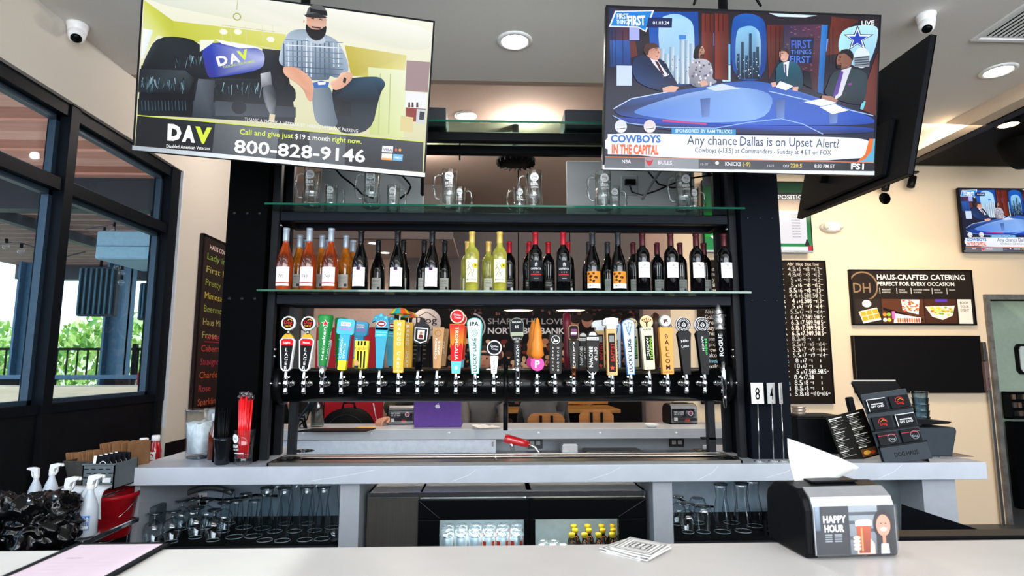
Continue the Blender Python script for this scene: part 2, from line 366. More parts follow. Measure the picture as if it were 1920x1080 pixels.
# railing
rl=thing('patio_railing','black picket railing along the patio beyond the windows','railing',(-6,9.2,0))
zt=P(100,652,9.2).z; zb=P(100,712,9.2).z
mb=MB(); mb.box(-3.5,3.2,-.02,.02,zt-.04,zt); mb.build('top_rail',black,rl); mb=MB(); mb.box(-3.5,3.2,-.02,.02,zb,zb+.03); mb.build('bottom_rail',black,rl)
pk=None
for i in range(44):
    if pk is None:
        mb=MB(); mb.box(-.009,.009,-.009,.009,zb,zt-.02); pk=mb.build('picket',black,rl); o=pk
    else: o=pk.copy(); C.objects.link(o)
    o.location=(-3.4+i*.15,0,0)
for x in (-3.0,-1.2,.6,2.1):
    mb=MB(); mb.box(x-.03,x+.03,-.03,.03,0,zt+.06); mb.build('post',black,rl)
# bushes
def bush(name,c,r,n,cols,lab,seed,group=None,leaf=.09):
    rnd=random.Random(seed); mb=MB(); 
    for i in range(n):
        a=rnd.uniform(0,2*PI); b=math.acos(rnd.uniform(-1,1)); q=rnd.uniform(.5,1)**.5
        p=Vector((r[0]*q*math.sin(b)*math.cos(a),r[1]*q*math.sin(b)*math.sin(a),r[2]*q*math.cos(b)+r[2]))
        e=Euler((rnd.uniform(0,6),rnd.uniform(0,6),rnd.uniform(0,6))).to_matrix()
        s=leaf*rnd.uniform(.6,1.3); mb.mi=rnd.randrange(len(cols))
        mb.add([p+e@Vector(v) for v in((-s,0,0),(0,-s*.5,0),(s,0,0),(0,s*.5,.02))],[(0,1,2,3)])
    o=mb.build(name,cols); o.location=c; tag(o,lab,'bush',group); return o
gr=[M('leaf_yellow_green','#b9cf6a',.6),M('leaf_green','#8fb84e',.6),M('leaf_pale','#dbe39a',.6),M('leaf_dark','#5f8a3c',.6)]
bush('hedge',(-10.9,12,0.2),(1.75,1.0,1.25),2300,gr,'leafy green shrubs beyond the railing, left of the first post',1,'shrubs beyond the patio')
bush('hedge',(-7.3,12,.2),(1.7,1.0,1.15),2300,gr,'leafy green shrubs between the two blue posts',2,'shrubs beyond the patio')
bush('hedge',(-3.8,12.3,.2),(1.6,1.0,1.2),2100,gr,'leafy green shrubs right of the second post',3,'shrubs beyond the patio')
hill=MB(); hill.prism([(-26,0),(-26,2.2),(-18,3.4),(-11,2.6),(-6,3.1),(0,2.2),(4,0)],24,26); o=hill.build('hillside',M('sunlit_hillside','#d9dfb4',.9,noise=.25,scale=.8)); o['kind']='structure'; o['category']='land'
struct('ground',MB().box(-40,-2.6,-6,40,-.1,0),M('patio_paving','#b5afa5',.8))
# bench bar outside
sb=thing('patio_bar_table','long cream topped bar table standing outside along the windows','table',(-4.6,6.6,0))
z0=P(100,768,6.4).z; z1=P(100,726,6.4).z
mb=MB(); mb.bbox(-2.2,1.75,-.2,-.12,z0,z1); mb.build('fascia',M('cream_board','#d8c4a6',.6,noise=.08,scale=6,stretch=(1,8,8)),sb)
mb=MB(); mb.bbox(-2.2,1.75,-.12,.4,z1-.05,z1); mb.build('top',M('cream_board','#d8c4a6',.6),sb)
mb=MB(); 
for x in (-2,-.2,1.5): mb.box(x,x+.06,0,.3,0,z1-.05)
mb.build('leg',black,sb)
lb=thing('patio_barrier','dark slatted barrier with blue uprights behind the patio table','barrier',(-5,7.6,0))
z0=P(100,728,7.6).z; z1=P(100,703,7.6).z
mb=MB(); mb.box(-2.6,2,-.03,.03,z1-.05,z1+.0); mb.build('rail',outm,lb)
for k in range(10):
    if k%3==2: continue
    mb=MB(); mb.box(-2.5+k*.45,-2.2+k*.45,-.02,.02,z0-.3,z1-.05); mb.build('slat',black,lb)
mb=MB(); mb.box(.62,.74,-.06,-.03,z0-.2,z1+.03); mb.build('red_post_wrap',M('deep_red_paint','#8c1f2c',.5),lb)
# heater cabinet, corrugated panels
a=P(182,432,5.2); b=P(306,486,5.2)
hb=thing('patio_heater_cabinet','pale blue-grey boxed cabinet hanging under the pergola','cabinet',((a.x+b.x)/2,5.4,b.z))
ww=(b.x-a.x)/2; mb=MB(); mb.bbox(-ww,ww,-.2,.5,0,a.z-b.z,.01); mb.build('body',M('pale_blue_grey_metal','#7fa0b0',.4,.2),hb)
mb=MB(); mb.box(-ww,ww,-.205,-.2,.11,.118); mb.build('seam',outm,hb)
mb=MB(); mb.cyl((0,.1,a.z-b.z),(0,.1,3.15-b.z),.02); mb.build('hanger',black,hb)
for k,(px0,px1,py0,py1,lab) in enumerate(((150,212,500,593,'dark ribbed panel heater hanging left of the second blue post'),(262,302,530,600,'dark ribbed panel heater hanging at the right window edge'))):
    a=P(px0,py0,6.6); b=P(px1,py1,6.6); t=thing('ribbed_heater',lab,'heater',((a.x+b.x)/2,6.6,b.z),0); w2=(b.x-a.x)/2; h=a.z-b.z
    mb=MB(); mb.bbox(-w2,w2,0,.08,0,h,.01); mb.build('housing',M('heater_housing','#1e2d36',.5),t)
    rb=None
    for i in range(7):
        x=-w2+.03+i*(2*w2-.06)/6; mb=MB(); mb.bbox(x-.012,x+.012,-.03,0,.02,h-.02,.005); mb.build('rib',M('heater_rib','#31505f',.4,.3),t)
    mb=MB(); mb.cyl((0,.04,h),(0,.04,3.0-b.z),.015); mb.build('hanger',black,t)
# string lights
bulbg=glass('bulb_glass','#ffffff','#8899a5')
for k,pts in enumerate((((-20,452),(38,455),(60,462),(80,472),(120,482),(160,472)),((160,430),(215,420),(222,495),(228,520)))):
    mb=MB(); mb.tube([P(x,y,6.0) for x,y in pts],.006,6); o=mb.build('string_light_cord',M('grey_cord','#2c3138',.5)); tag(o,['drooping string light cord across the left pane','string light cord looping in the second pane'][k],'cord')
bb=None
for i,(px,py) in enumerate(((94,418),(84,452),(12,455),(40,464),(214,424),(220,494),(229,505),(228,523))):
    p=P(px,py,5.98)
    if bb is None:
        t=thing('string_bulb','','bulb',p,0,'clear bulbs of the patio string lights'); bb=t
        mb=MB(); mb.lathe([(.004,.0),(.02,-.01),(.03,-.03),(.028,-.05),(.012,-.068),(0,-.07)],12); mb.build('bulb',bulbg,t)
        mb=MB(); mb.cyl((0,0,.04),(0,0,-.005),.014,10); mb.build('socket',black,t)
    else: t=dup(bb,p)
    t['label']='small clear bulb hanging outside, %s'%['over the left pane, upper','over the left pane, below the upper one','at the far left edge','beside the first blue post','high in the second pane','under the pale cabinet','right of the one under the cabinet','lowest in the second pane'][i]
# ============================================================ CEILING AND WALL FIXTURES
lampm=M('lamp_diffuser_glow','#fff6e6',.5,emit=14); warmm=M('warm_lamp_glow','#ffe0a0',.5,emit=9); 
def canlight(px,py,z,r,lab,e,col,mat=lampm):
    p=PZ(px,py,z); t=thing('recessed_light',lab,'ceiling light',(p.x,p.y,z),0)
    mb=MB(); mb.lathe([(r*.72,-.001),(r*.78,-.012),(r,-.006),(r,0),(r*.72,0)],32,cap=False); mb.build('trim_ring',white,t)
    mb=MB(); mb.lathe([(0,-.004),(r*.73,-.004)],28,cap=False); mb.build('diffuser',mat,t)
    l=bpy.data.lights.new('can_lamp','SPOT'); l.energy=e*1.5; l.spot_size=R(140); l.spot_blend=.8; l.shadow_soft_size=.06; l.color=col
    o=bpy.data.objects.new('can_lamp',l); C.objects.link(o); o.location=(p.x,p.y,z-.03); return t
canlight(965,76,ZCE,.105,'round recessed light in the grey ceiling between the two large televisions',60,(1,.95,.88))
canlight(873,217,ZU,.095,'round recessed light just above the top shelf',45,(1,.85,.7))
canlight(1872,132,ZCE,.105,'round recessed light in the ceiling at right, near the soffit',45,(1,.88,.74))
canlight(700,455,H+1.45,.075,'small distant recessed light seen through the wine shelf, upper one',12,(1,.85,.7))
canlight(722,473,H+1.45,.075,'small distant recessed light seen through the wine shelf, lower one',12,(1,.85,.7))
p=P(1891,235,4.4); 
# black duct and its glowing downlight beyond the soffit
t=thing('black_downlight','yellow glowing downlight in the black open ceiling','ceiling light',(p.x,p.y,p.z))
mb=MB(); mb.lathe([(.07,0),(.08,0),(.08,.2),(.0,.2)],24,cap=False); mb.build('can',blackm,t); mb=MB(); mb.lathe([(0,.005),(.07,.005)],24,cap=False); mb.build('diffuser',warmm,t)
l=bpy.data.lights.new('can_lamp','SPOT'); l.energy=25; l.spot_size=R(120); l.color=(1,.75,.45); o=bpy.data.objects.new('can_lamp',l); C.objects.link(o); o.location=(p.x,p.y,p.z-.03)
mb=MB(); mb.box(-.5,2.2,-.1,1.05,0,.6); o=mb.build('ceiling_duct',M('black_duct','#09090a',.6)); q=P(1730,292,4.5); o.location=(XB+.25,4.4,P(1800,262,4.4).z+.16); tag(o,'square black duct running under the open ceiling at right','duct')
mb=MB(); c=P(1925,276,4.8); mb.lathe([(0,-.19),(.1,-.17),(.17,-.1),(.2,0),(.2,.35),(0,.35)],28); o=mb.build('hanging_speaker',M('matte_black_shell','#0a0a0a',.7)); o.location=c; tag(o,'round black pendant speaker hanging at the right edge','speaker')
# vent
a=PZ(1826,70,ZCE); 
t=thing('ceiling_vent','white louvred air vent in the ceiling, top right','vent',(a.x,a.y,ZCE),R(0))
Wv,Dv=.62,.5
mb=MB(); mb.box(0,Wv,0,.025,-.012,0); mb.box(0,Wv,-Dv,-Dv+.025,-.012,0); mb.box(0,.025,-Dv,0,-.012,0); mb.box(Wv-.025,Wv,-Dv,0,-.012,0); mb.build('frame',white,t)
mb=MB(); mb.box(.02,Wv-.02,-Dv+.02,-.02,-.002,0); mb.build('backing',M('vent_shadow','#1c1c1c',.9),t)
for i in range(18):
    mb=MB(); x=.04+i*.031; mb.add([(x,-Dv+.02,-.002),(x,-.02,-.002),(x+.006,-.02,-.010),(x+.006,-Dv+.02,-.010),(x+.009,-Dv+.02,-.002),(x+.009,-.02,-.002)],[(0,1,2,3),(4,3,2,5)]); mb.build('louvre',white,t)
# dome cameras
def dome(name,p,lab,rot,r=.055):
    t=thing(name,lab,'security camera',p,rot=rot)
    mb=MB(); mb.lathe([(0,0),(r,0),(r,-.012),(r*.9,-.02),(r*.86,-.05),(r*.78,-.062),(0,-.062)],24); mb.build('mount',white,t)
    mb=MB(); mb.T=Matrix.Translation((0,-.012,-.066))@Matrix.Rotation(R(-40),4,'X'); mb.lathe([(0,-.052),(r*.5,-.048),(r*.74,-.03),(r*.8,0),(r*.7,.03),(0,.045)],24); b=mb.build('ball',white,t)
    mb=MB(); mb.T=Matrix.Translation((0,-.012,-.066))@Matrix.Rotation(R(-40),4,'X'); mb.lathe([(0,-.062),(r*.3,-.06),(r*.5,-.05),(r*.5,-.045)],20,cap=False); mb.build('lens',blackg,b)
    return t
p=PZ(146,46,ZCE); dome('dome_camera',(p.x,p.y,ZCE),'white dome security camera on the ceiling above the left windows',(0,0,R(35)))
p=PZ(1736,28,ZCE); dome('dome_camera',(p.x,p.y,ZCE),'white dome security camera above the television seen from behind',(0,0,R(-40)),.05)
p=P(1659,372,YR); t=dome('dome_camera',(p.x,YR,p.z),'white dome security camera on the cream wall above the emergency light',(R(90),0,0),.06)
# emergency light
p=P(1557,427,YR); t=thing('emergency_light','oval white emergency light on the cream wall','emergency light',(p.x,YR,p.z))
mb=MB(); mb.T=Matrix.Rotation(R(90),4,'X'); mb.lathe([(0,.075),(.06,.07),(.1,.045),(.115,0)],28,sq=0); 
for v in mb.v: v.z*=.48
mb.build('housing',white,t)
for s in(-1,1): mb=MB(); mb.ball((s*.07,-.05,0),.03,14,8); mb.build('lamp',M('emergency_lens','#d8d4c6',.1,trans=.3),t)
# track spots
for px,py,s in ((1708,340,1),(1660,346,.8)):
    p=P(px,py-18,YR-.1); t=thing('track_spotlight','small black track spotlight, %s'%('right one with its bracket in view' if s==1 else 'left one half hidden by the television'),'spotlight',p)
    mb=MB(); mb.box(-.07*s,.07*s,-.015,.10,-.012,.004); mb.build('bracket',blackm,t)
    mb=MB(); mb.cyl((0,0,-.01),(0,0,-.06),.008); mb.build('stem',blackm,t)
    mb=MB(); mb.T=Matrix.Translation((0,0,-.1))@Matrix.Rotation(R(18),4,'Y'); mb.lathe([(0,-.06),(.028,-.06),(.034,-.055),(.034,.05),(.02,.06),(0,.06)],18); mb.build('head',blackm,t)
# pendants beyond the shelves
for px,lab in ((972,'black dish pendant lamp, left one, seen through the taps'),(1070,'black dish pendant lamp, right one, seen through the taps')):
    p=P(px,583,6.2); t=thing('pendant_lamp',lab,'pendant lamp',p,0,'pendants over the dining tables')
    mb=MB(); mb.lathe([(.17,0),(.172,.012),(.12,.05),(.05,.09),(.03,.12),(0,.12)],30,cap=False); mb.build('shade',blackm,t)
    mb=MB(); mb.lathe([(0,.012),(.155,.008)],28,cap=False); mb.build('diffuser',M('pendant_glow','#ffe9b0',.5,emit=5),t)
    mb=MB(); mb.cyl((0,0,.11),(0,0,ZU-p.z),.006); mb.build('rod',blackm,t)
p=P(967,308,5.0); t=thing('ceiling_fan_hub','round black finned ceiling fixture above the middle mug','ceiling fixture',p)
mb=MB(); mb.lathe([(0,0),(.12,0),(.17,.02),(.175,.04),(.12,.07),(.1,.1),(0,.1)],32); mb.build('dome',blackm,t)
for k in range(20): a=2*PI*k/20; mb=MB(); mb.T=Matrix.Rotation(a,4,'Z'); mb.box(.12,.17,-.004,.004,-.008,.03); mb.build('fin',black,t)
mb=MB(); mb.cyl((0,0,.1),(0,0,ZU-p.z),.03); mb.build('stem',blackm,t)
mb=MB(); mb.tube([P(862,300,5.2),P(862,200,5.2)],.008); o=mb.build('hanging_rod',blackm); tag(o,'thin black rod hanging behind the left clear mug','rod')
# ============================================================ BAR STRUCTURE
# columns (inner, outer at front)
xi=P(493,557,2.985).x; xo=P(416,557,2.985).x; yi=P(1396,563,2.985).x; yo=P(1472,579,2.985).x
XLi,XLo,XRi,XRo=xi,xo,yi,yo
for (a,b,nm) in ((XLo,XLi,'left'),(XRi,XRo,'right')):
    t=thing('steel_column','black riveted steel column at the %s end of the shelves'%nm,'column',((a+b)/2,3.005,ZC))
    wd=(b-a)/2; hh=ZCE-ZC
    mt=M('column_black','#030304',.6,noise=.2,spec=.1) if nm=='left' else M('column_blue_black','#0a0f17',.55,noise=.1,spec=.2)
    mb=MB(); mb.bbox(-wd,wd,-.02,0,0,hh,.003); mb.build('front_flange',mt,t)
    mb=MB(); mb.box(-.012,.012,0,.26,0,hh); mb.build('web',mt,t)
    mb=MB(); mb.bbox(-wd,wd,.26,.28,0,hh,.003); mb.build('rear_flange',mt,t)
    s=1 if nm=='left' else -1
    mb=MB(); mb.box(min(s*wd,s*(wd-.006)),max(s*wd,s*(wd-.006)),0,.26,0,hh); mb.build('side_plate',mt,t)
    rv=None
    for py in (400,560):
        for k in(-.62,0,.62):
            z=P(460,py,2.985).z-ZC
            if rv is None: mb=MB(); mb.T=Matrix.Rotation(R(90),4,'X'); mb.lathe([(.009,0),(.008,.004),(0,.006)],12); rv=mb.build('rivet',M('rivet_black','#20242b',.35,.4),t); o=rv
            else: o=rv.copy(); C.objects.link(o); o.parent=t
            o.location=(k*wd,-.02,z)
# shelf unit
ZsC=P(500,541.5,2.90).z; ZsB=P(500,379,2.90).z; ZsA=P(860,224,2.90).z
YS0=2.955
su=thing('bar_shelf_frame','black steel shelving frame spanning the two columns over the taps','shelf frame',((XLi+XRi)/2,2.95,ZC))
cx=su.location.x; 
def loc(mb,n,mat=black): o=mb.build(n,mat,su); return o
for x0,x1 in ((XLi+.004,XLi+.044),(XRi-.044,XRi-.004)):
    for y0 in (3.03,3.22):
        mb=MB(); mb.bbox(x0-cx,x1-cx,y0-2.95,y0+.04-2.95,0,ZsA-ZC,.003); loc(mb,'post',M('post_dark_grey','#1d1f22',.4,noise=.1))
for Z in (ZsA,ZsB,ZsC):
    for y0 in (3.03,3.22):
        mb=MB(); mb.bbox(XLi+.05-cx,XRi-.05-cx,y0-2.95,y0+.045-2.95,Z-.062-ZC,Z-.012-ZC,.003); loc(mb,'beam',steelblack if Z!=ZsA else black)
    for x0 in (XLi+.046,XRi-.09):
        mb=MB(); mb.box(x0-cx,x0+.04-cx,.13,.27,Z-.062-ZC,Z-.012-ZC); loc(mb,'end_rail',black)
bo=None
for x in (XLi+.06,XRi-.06):
    for z in (ZsB-.09,P(500,655,3.03).z,P(500,668,3.03).z):
        mb=MB(); mb.T=Matrix.Translation((x-cx,.075,z-ZC))@Matrix.Rotation(R(90),4,'X'); mb.lathe([(.008,0),(.008,.006),(.004,.012),(0,.012)],10); loc(mb,'bolt',chrome)
shg=glass('green_edge_glass','#cfe3da','#24443c',refl=1.1,power=.2); edgeg=M('green_glass_edge','#1d5c48',.1,coat=1)
for Z,lab,x0,x1 in ((ZsC,'lower glass shelf holding the wine bottles',XLi+.0,XRi),(ZsB,'upper glass shelf holding the glass mugs',XLi+.015,XRi-.01),(ZsA,'top glass shelf above the mugs',XLi+.02,XRi-.02)):
    t=thing('glass_shelf',lab,'glass shelf',((x0+x1)/2,3.1,Z-.012)); wd=(x1-x0)/2
    mb=MB(); mb.box(-wd,wd,-.20+.003,.2,0,.01); mb.build('glass_plate',shg,t)
    mb=MB(); mb.box(-wd,wd,-.20,-.197,0,.01); mb.build('polished_edge',edgeg,t)
# equipment boxes on the top shelf
for k,(a,b) in enumerate(((760,836),(1059,1150))):
    A=P(a,219,3.0); B=P(b,243,3.0); mb=MB(); mb.bbox(0,B.x-A.x,0,.2,0,.11,.005); o=mb.build('equipment_box',M('charcoal_casing','#303338',.5)); o.location=(A.x,3.0,ZsA+.001); tag(o,['dark grey equipment box on the top shelf beside the left television','dark grey equipment box on the top shelf beside the right television'][k],'box')
# back panels at the mug level
for k,(a,b) in enumerate(((600,796),(1063,1300))):
    A=P(a,392,3.30); B=P(b,290,3.30); t=thing('wiring_panel',['pale grey wiring panel behind the left mugs','pale grey wiring panel behind the right mugs with outlets'][k],'panel',((A.x+B.x)/2,3.3,ZsB)); wd=(B.x-A.x)/2
    mb=MB(); mb.bbox(-wd,wd,0,.02,0,ZsA-ZsB-.07,.003); mb.build('sheet',M('pale_grey_panel','#9a9b9c',.4,noise=.04,scale=4),t)
    if k==1:
        for i,(u,v) in enumerate(((1181,347),(1333,330))):
            q=P(u,v,3.29); mb=MB(); mb.bbox(q.x-t.location.x-.05,q.x-t.location.x+.05,-.006,0,q.z-ZsB-.06,q.z-ZsB+.06,.003); ob=mb.build('outlet_plate',M('outlet_grey','#8c8d8e',.4),t)
            mb=MB(); mb.box(q.x-t.location.x-.03,q.x-t.location.x+.03,-.03,-.006,q.z-ZsB,q.z-ZsB+.03); mb.build('plug',blackm,ob)
A=P(790,305,3.05); mb=MB(); mb.bbox(-.008,.008,-.02,.02,-.14,.04); o=mb.build('television_bracket_bar',blackm); o.location=(A.x,3.12,A.z-.02); tag(o,'slim black bar behind the lower right corner of the left television','bracket')
# cables
def cable(pts,r,lab,Y,mat=None):
    mb=MB(); mb.tube([P(x,y,Y+(q[0] if q else 0)) for x,y,*q in pts],r,6); o=mb.build('cable',mat or M('black_cable','#101010',.5)); tag(o,lab,'cable'); return o
cable([(615,300),(640,330),(660,345),(680,365),(700,371)],.006,'black cable drooping behind the second mug pair',3.22)
cable([(740,312),(755,330),(768,345),(770,350),(765,362),(750,372)],.006,'black cable hanging below the left television',3.24)
cable([(1180,345),(1185,360),(1205,366),(1230,358),(1260,345),(1290,335),(1335,328)],.005,'long black cable running from the outlet to the right',3.2)
cable([(1240,318),(1225,340),(1212,360),(1204,374)],.009,'thick grey cable hanging under the right television',3.15,M('grey_cable','#6c6d70',.4))
cable([(1215,322),(1235,345),(1260,352),(1300,350)],.005,'thin black cable behind the rightmost mug',3.18)
# ============================================================ TAP PIPE
YP=3.12; RP=.088; ZP=P(950,721,YP).z
tp=thing('beer_tower_pipe','long black horizontal pipe tower carrying the row of beer taps','beer tower',(cx,YP,ZP))
pipem=M('black_pipe_enamel','#0a0b0c',.3,noise=.15,coat=.2)
mb=MB(); mb.cyl((XLi+.03-cx,0,0),(XRi-.03-cx,0,0),RP,48); mb.build('pipe',pipem,tp)
for x in (XLi+.07,XRi-.07,P(948,720,3.1).x):
    mb=MB(); wd=.012 if abs(x)<.8 else .02
    mb.cyl((x-wd-cx,0,0),(x+wd-cx,0,0),RP+.012,48); f_=mb.build('clamp_ring',pipem,tp)
    for s in (-1,1):
        mb=MB(); mb.ball((x+s*.022-cx,-RP-.008,.01),.009,10,6); mb.build('clamp_bolt',chrome,f_)
for px in (948,): 
    x=P(px,700,3.1).x-cx; mb=MB(); mb.cyl((x,-.05,RP+.03),(x,-.05,RP-.02),.012); mb.build('support_rod',black,tp); mb=MB(); mb.cyl((x,0,-RP),(x,0,-.235),.012); mb.build('support_rod',black,tp)
# legs of the tower
for x in (XLi+.15,XRi-.13):
    mb=MB(); mb.bbox(x-.04-cx,x+.0-cx,.0,.04,-(ZP-ZC),-RP+.02,.003); mb.build('support_post',M('post_dark_grey','#26282c',.4),tp)
mb=MB(); mb.box(XRi-.2-cx,XRi-.13-cx,.0,.04,-(ZP-ZC)+.08,-(ZP-ZC)+.09); mb.build('bracket',black,tp)
# ============================================================ TAPS
YT=2.965; K=YT/1101.1*1.0; ZT0=P(950,706,YT).z   # handle foot
fa=None
def faucet(x,lab,knob):
    t=thing('beer_faucet',lab,'beer faucet',(x,YP-RP,P(950,718,3.0).z),0,'chrome faucets on the pipe tower')
    mb=MB(); mb.T=Matrix.Rotation(R(90),4,'X'); mb.lathe([(.019,0),(.019,.006),(.013,.008),(.011,.05)],18); mb.build('shank',chrome,t)
    mb=MB(); mb.lathe([(.0,.034),(.009,.034),(.012,.026),(.010,.015),(.014,.008),(.0145,-.008),(.011,-.018),(.0095,-.03),(.012,-.034),(.012,-.046),(.009,-.052),(.007,-.052),(.007,-.04),(0,-.04)],18,c=(0,-.062,0)); mb.build('faucet_body',chrome,t)
    mb=MB(); mb.tube([(0,-.05,.0),(knob*.018,-.05,.002),(knob*.024,-.052,.002)],.006,8); mb.T=Matrix.Translation((knob*.022,-.03,0))@Matrix.Rotation(R(90),4,'X'); mb.lathe([(.004,-.01),(.013,-.006),(.014,.004),(.005,.01),(0,.01)],14); mb.build('shank_nut',chrome,t)
    A_=None; mb=MB(); mb.bbox(knob*.014-.004,knob*.014+.004,-.06,-.05,.026,.036,.001); mb.build('lever_clip',chrome,t)
    return t
def px2(x,z): return (x*K,z*K)
def taper(w0,w1,z0,z1,r=0):
    if not r: return [(-w0,z0),(w0,z0),(w1,z1),(-w1,z1)]
    return [(-w0+r,z0),(w0-r,z0),(w0,z0+r),(w1,z1-r),(w1-r,z1),(-w1+r,z1),(-w1,z1-r),(-w0,z0+r)]
def oval(cx_,cz,rx,rz,n=24): return [(cx_+rx*math.cos(2*PI*i/n),cz+rz*math.sin(2*PI*i/n)) for i in range(n)]
def PR(t,name,pts,mat,th=5,y=0):
    mb=MB(); pts=[px2(*p) for p in pts]; mb.prism(pts,(y-th/2)*K,(y+th/2)*K); return mb.build(name,mat,t,bevel=.0012)
def dogdisc(A,x,z,r,ringc='#ffffff',bgc='#1a0d0c',fg='#e02b26',fg2='#f0a020'):
    A.ell(x,z,r,r,ringc); A.ell(x,z,r*.82,r*.82,bgc); A.text('Dog',x,z-r*.15,r*.5,fg,w=r*1.15,bold=.01); A.text('HAUS',x,z-r*.55,r*.26,fg2,w=r*.9,bold=.02)
    A.line([(x-r*.1,z+r*.38),(x+r*.22,z+r*.58),(x+r*.58,z+r*.34)],r*.09,fg2)
def ball_label(A,x,z,r,bgc,txt='#ffffff'):
    A.ell(x,z,r,r,txt); A.ell(x,z,r*.9,r*.9,bgc); A.text('Golden',x,z+r*.1,r*.28,txt,w=r*1.1,rot=-.1); A.text('Coast',x+r*.05,z-r*.3,r*.28,txt,w=r*1.0,rot=-.1)
def hm(c): return M('handle_'+c.strip('#'),c,.4,coat=.08,noise=.03)
woodh=M('light_wood_handle','#b98a5a',.5,noise=.2,scale=30,stretch=(1,1,.1)); woodc=M('pale_wood_handle','#d8ae6e',.45,noise=.15,scale=30,stretch=(1,1,.1))
# each: x px of the faucet, dx of the handle centre, builder(t) with z in px above the foot (706)
def h_lager(nm):
    def f(t):
        o=taper(9.5,14,10,71,5); PR(t,'shield',o,hm('#f0f0f0'),8); PR(t,'inner_panel',taper(7,11.5,12,69,4),hm('#121212'),9.5)
        PR(t,'gold_crest',[(-11,71),(11,71),(7,76),(3,79),(0,77),(-4,79),(-8,75)],hm('#d8a520'),6)
        mb=MB(); mb.cyl(px2(0,76)[:1]+(0,)+(76*K,),(0,0,86*K),3*K,10); mb.build('neck',chrome,t)
        PR(t,'badge',oval(0,98,13,13),hm('#f4f4f4'),6)
        A=Art(); A.poly([(-10.8,57),(10.8,57),(11,64),(8,68.4),(-8,68.4),(-11,64)],'#d81f26'); A.text(nm,0,60.5,3.6,'#ffffff',w=12,bold=.03)
        A.stack('LAGER',0,46,6.2,8.2,'#ffffff',.02); dogdisc(A,0,98,12.6); scaleart(A); A.build('lettering',t,y=-4.9*K)
    return f
def scaleart(A): A.v=[(x*K,z*K,L) for x,z,L in A.v]
def h_green(t):
    mb=MB(); mb.lathe([(6*K,8*K),(6.5*K,20*K),(8*K,30*K),(13.5*K,104*K),(14*K,110*K),(12.5*K,113*K),(0,114*K)],28); mb.build('tapered_body',hm('#1f8a3c'),t)
    mb=MB(); mb.lathe([(3.5*K,-4*K),(5.5*K,0),(6.2*K,8*K),(6.6*K,22*K)],24); mb.build('silver_collar',chrome,t)
    A=Art(.0004); A.text('Heineken',3,30,5.5,'#ffffff',w=60,al='L',bold=.02,rot=R(88)); star(A,3,97,7,'#ffffff'); star(A,3,97,5.4,'#d8202a'); A.text('Heineken',13.5,32,4.5,'#ffffff',w=50,al='L',bold=.02,rot=R(84)); star(A,-11,97,6,'#d8202a')
    def mp(x,z,e): 
        r=(8+(z-30)*5.5/74)*K+e+.0005 if z>30 else 8*K+e; a=x/12; return (r*math.sin(a),-r*math.cos(a),z*K)
    A.build('lettering',t,mapf=mp)
def star(A,x,z,r,col,q=.42): A.poly([(x+(r if i%2==0 else r*q)*math.sin(PI*i/5),z+(r if i%2==0 else r*q)*math.cos(PI*i/5)) for i in range(10)],col)
def h_toast(t):
    PR(t,'stem',taper(7,10,14,84,1),hm('#36a7d6'),12); PR(t,'foot_band',taper(7.3,7.8,12,30,1),hm('#f2dc1e'),12.5); PR(t,'top_block',taper(16,16,77,106,3),hm('#45b5e2'),14)
    A=Art(); A.rect(-9,93,9,100,'#f4f4f4'); A.text('FRESH',0,94,4.5,'#2a5da8',w=15,bold=.01); A.text('TOASTED',0,85,6,'#e05aa8',w=26,bold=.03); scaleart(A); A.build('block_lettering',t,y=-7.1*K)
    A=Art(); A.text('COMMON',-2.5,33,3.8,'#eaf8ff',w=38,al='L',rot=R(90),bold=.01); A.text('SPACE',3.5,33,3.8,'#eaf8ff',w=28,al='L',rot=R(90),bold=.01); scaleart(A); A.build('stem_lettering',t,y=-6.4*K)
def h_yellow(t):
    PR(t,'box',taper(11.5,13,15,66,1),hm('#f0dc28'),10)
    A=Art(); 
    for x in (-6,0,6): A.rect(x-1.6,16,x+1.6,65,'#26241e')
    A.rect(-12,47,12,57,'#f5e24a'); A.text('Capiche?',0,49,6,'#d8541c',w=23,bold=.02); A.ell(-8,24,3.6,6,'#d9a070'); A.rect(-11.5,15.5,-4,20,'#23263a'); scaleart(A); A.build('plaid_print',t,y=-5.2*K)
def h_wave(t):
    PR(t,'tapered_body',taper(6,12,15,90,1),hm('#1f9bb8'),11)
    PR(t,'wave_crest',[(-12,84),(12,84),(13,96),(11,106),(4,112),(-4,115),(-11,113),(-17,107),(-19,99),(-15,101),(-12,103),(-10,99)],hm('#188aa8'),11)
    mb=MB(); 
    for a,b,c in ((-12,108,4),(-3,112,4.5),(6,108,4.5)): mb.ball((a*K,-2*K,b*K),c*K,12,8)
    mb.build('foam_curls',hm('#5cc4d8'),t)
    A=Art(); A.ell(-1,97,9,6,'#ffffff'); A.ell(-1,97,8,5,'#8c2f3a'); A.rect(-6,95.6,4,98.4,'#ffffff'); A.rect(-11.5,72,11.5,86,'#2fb3c6'); A.text('MOTHER EARTH',0,80,2.6,'#e6ffff',w=19); A.text('BREWING CO',0,75,2.6,'#e6ffff',w=17); scaleart(A); A.build('lettering',t,y=-5.7*K)
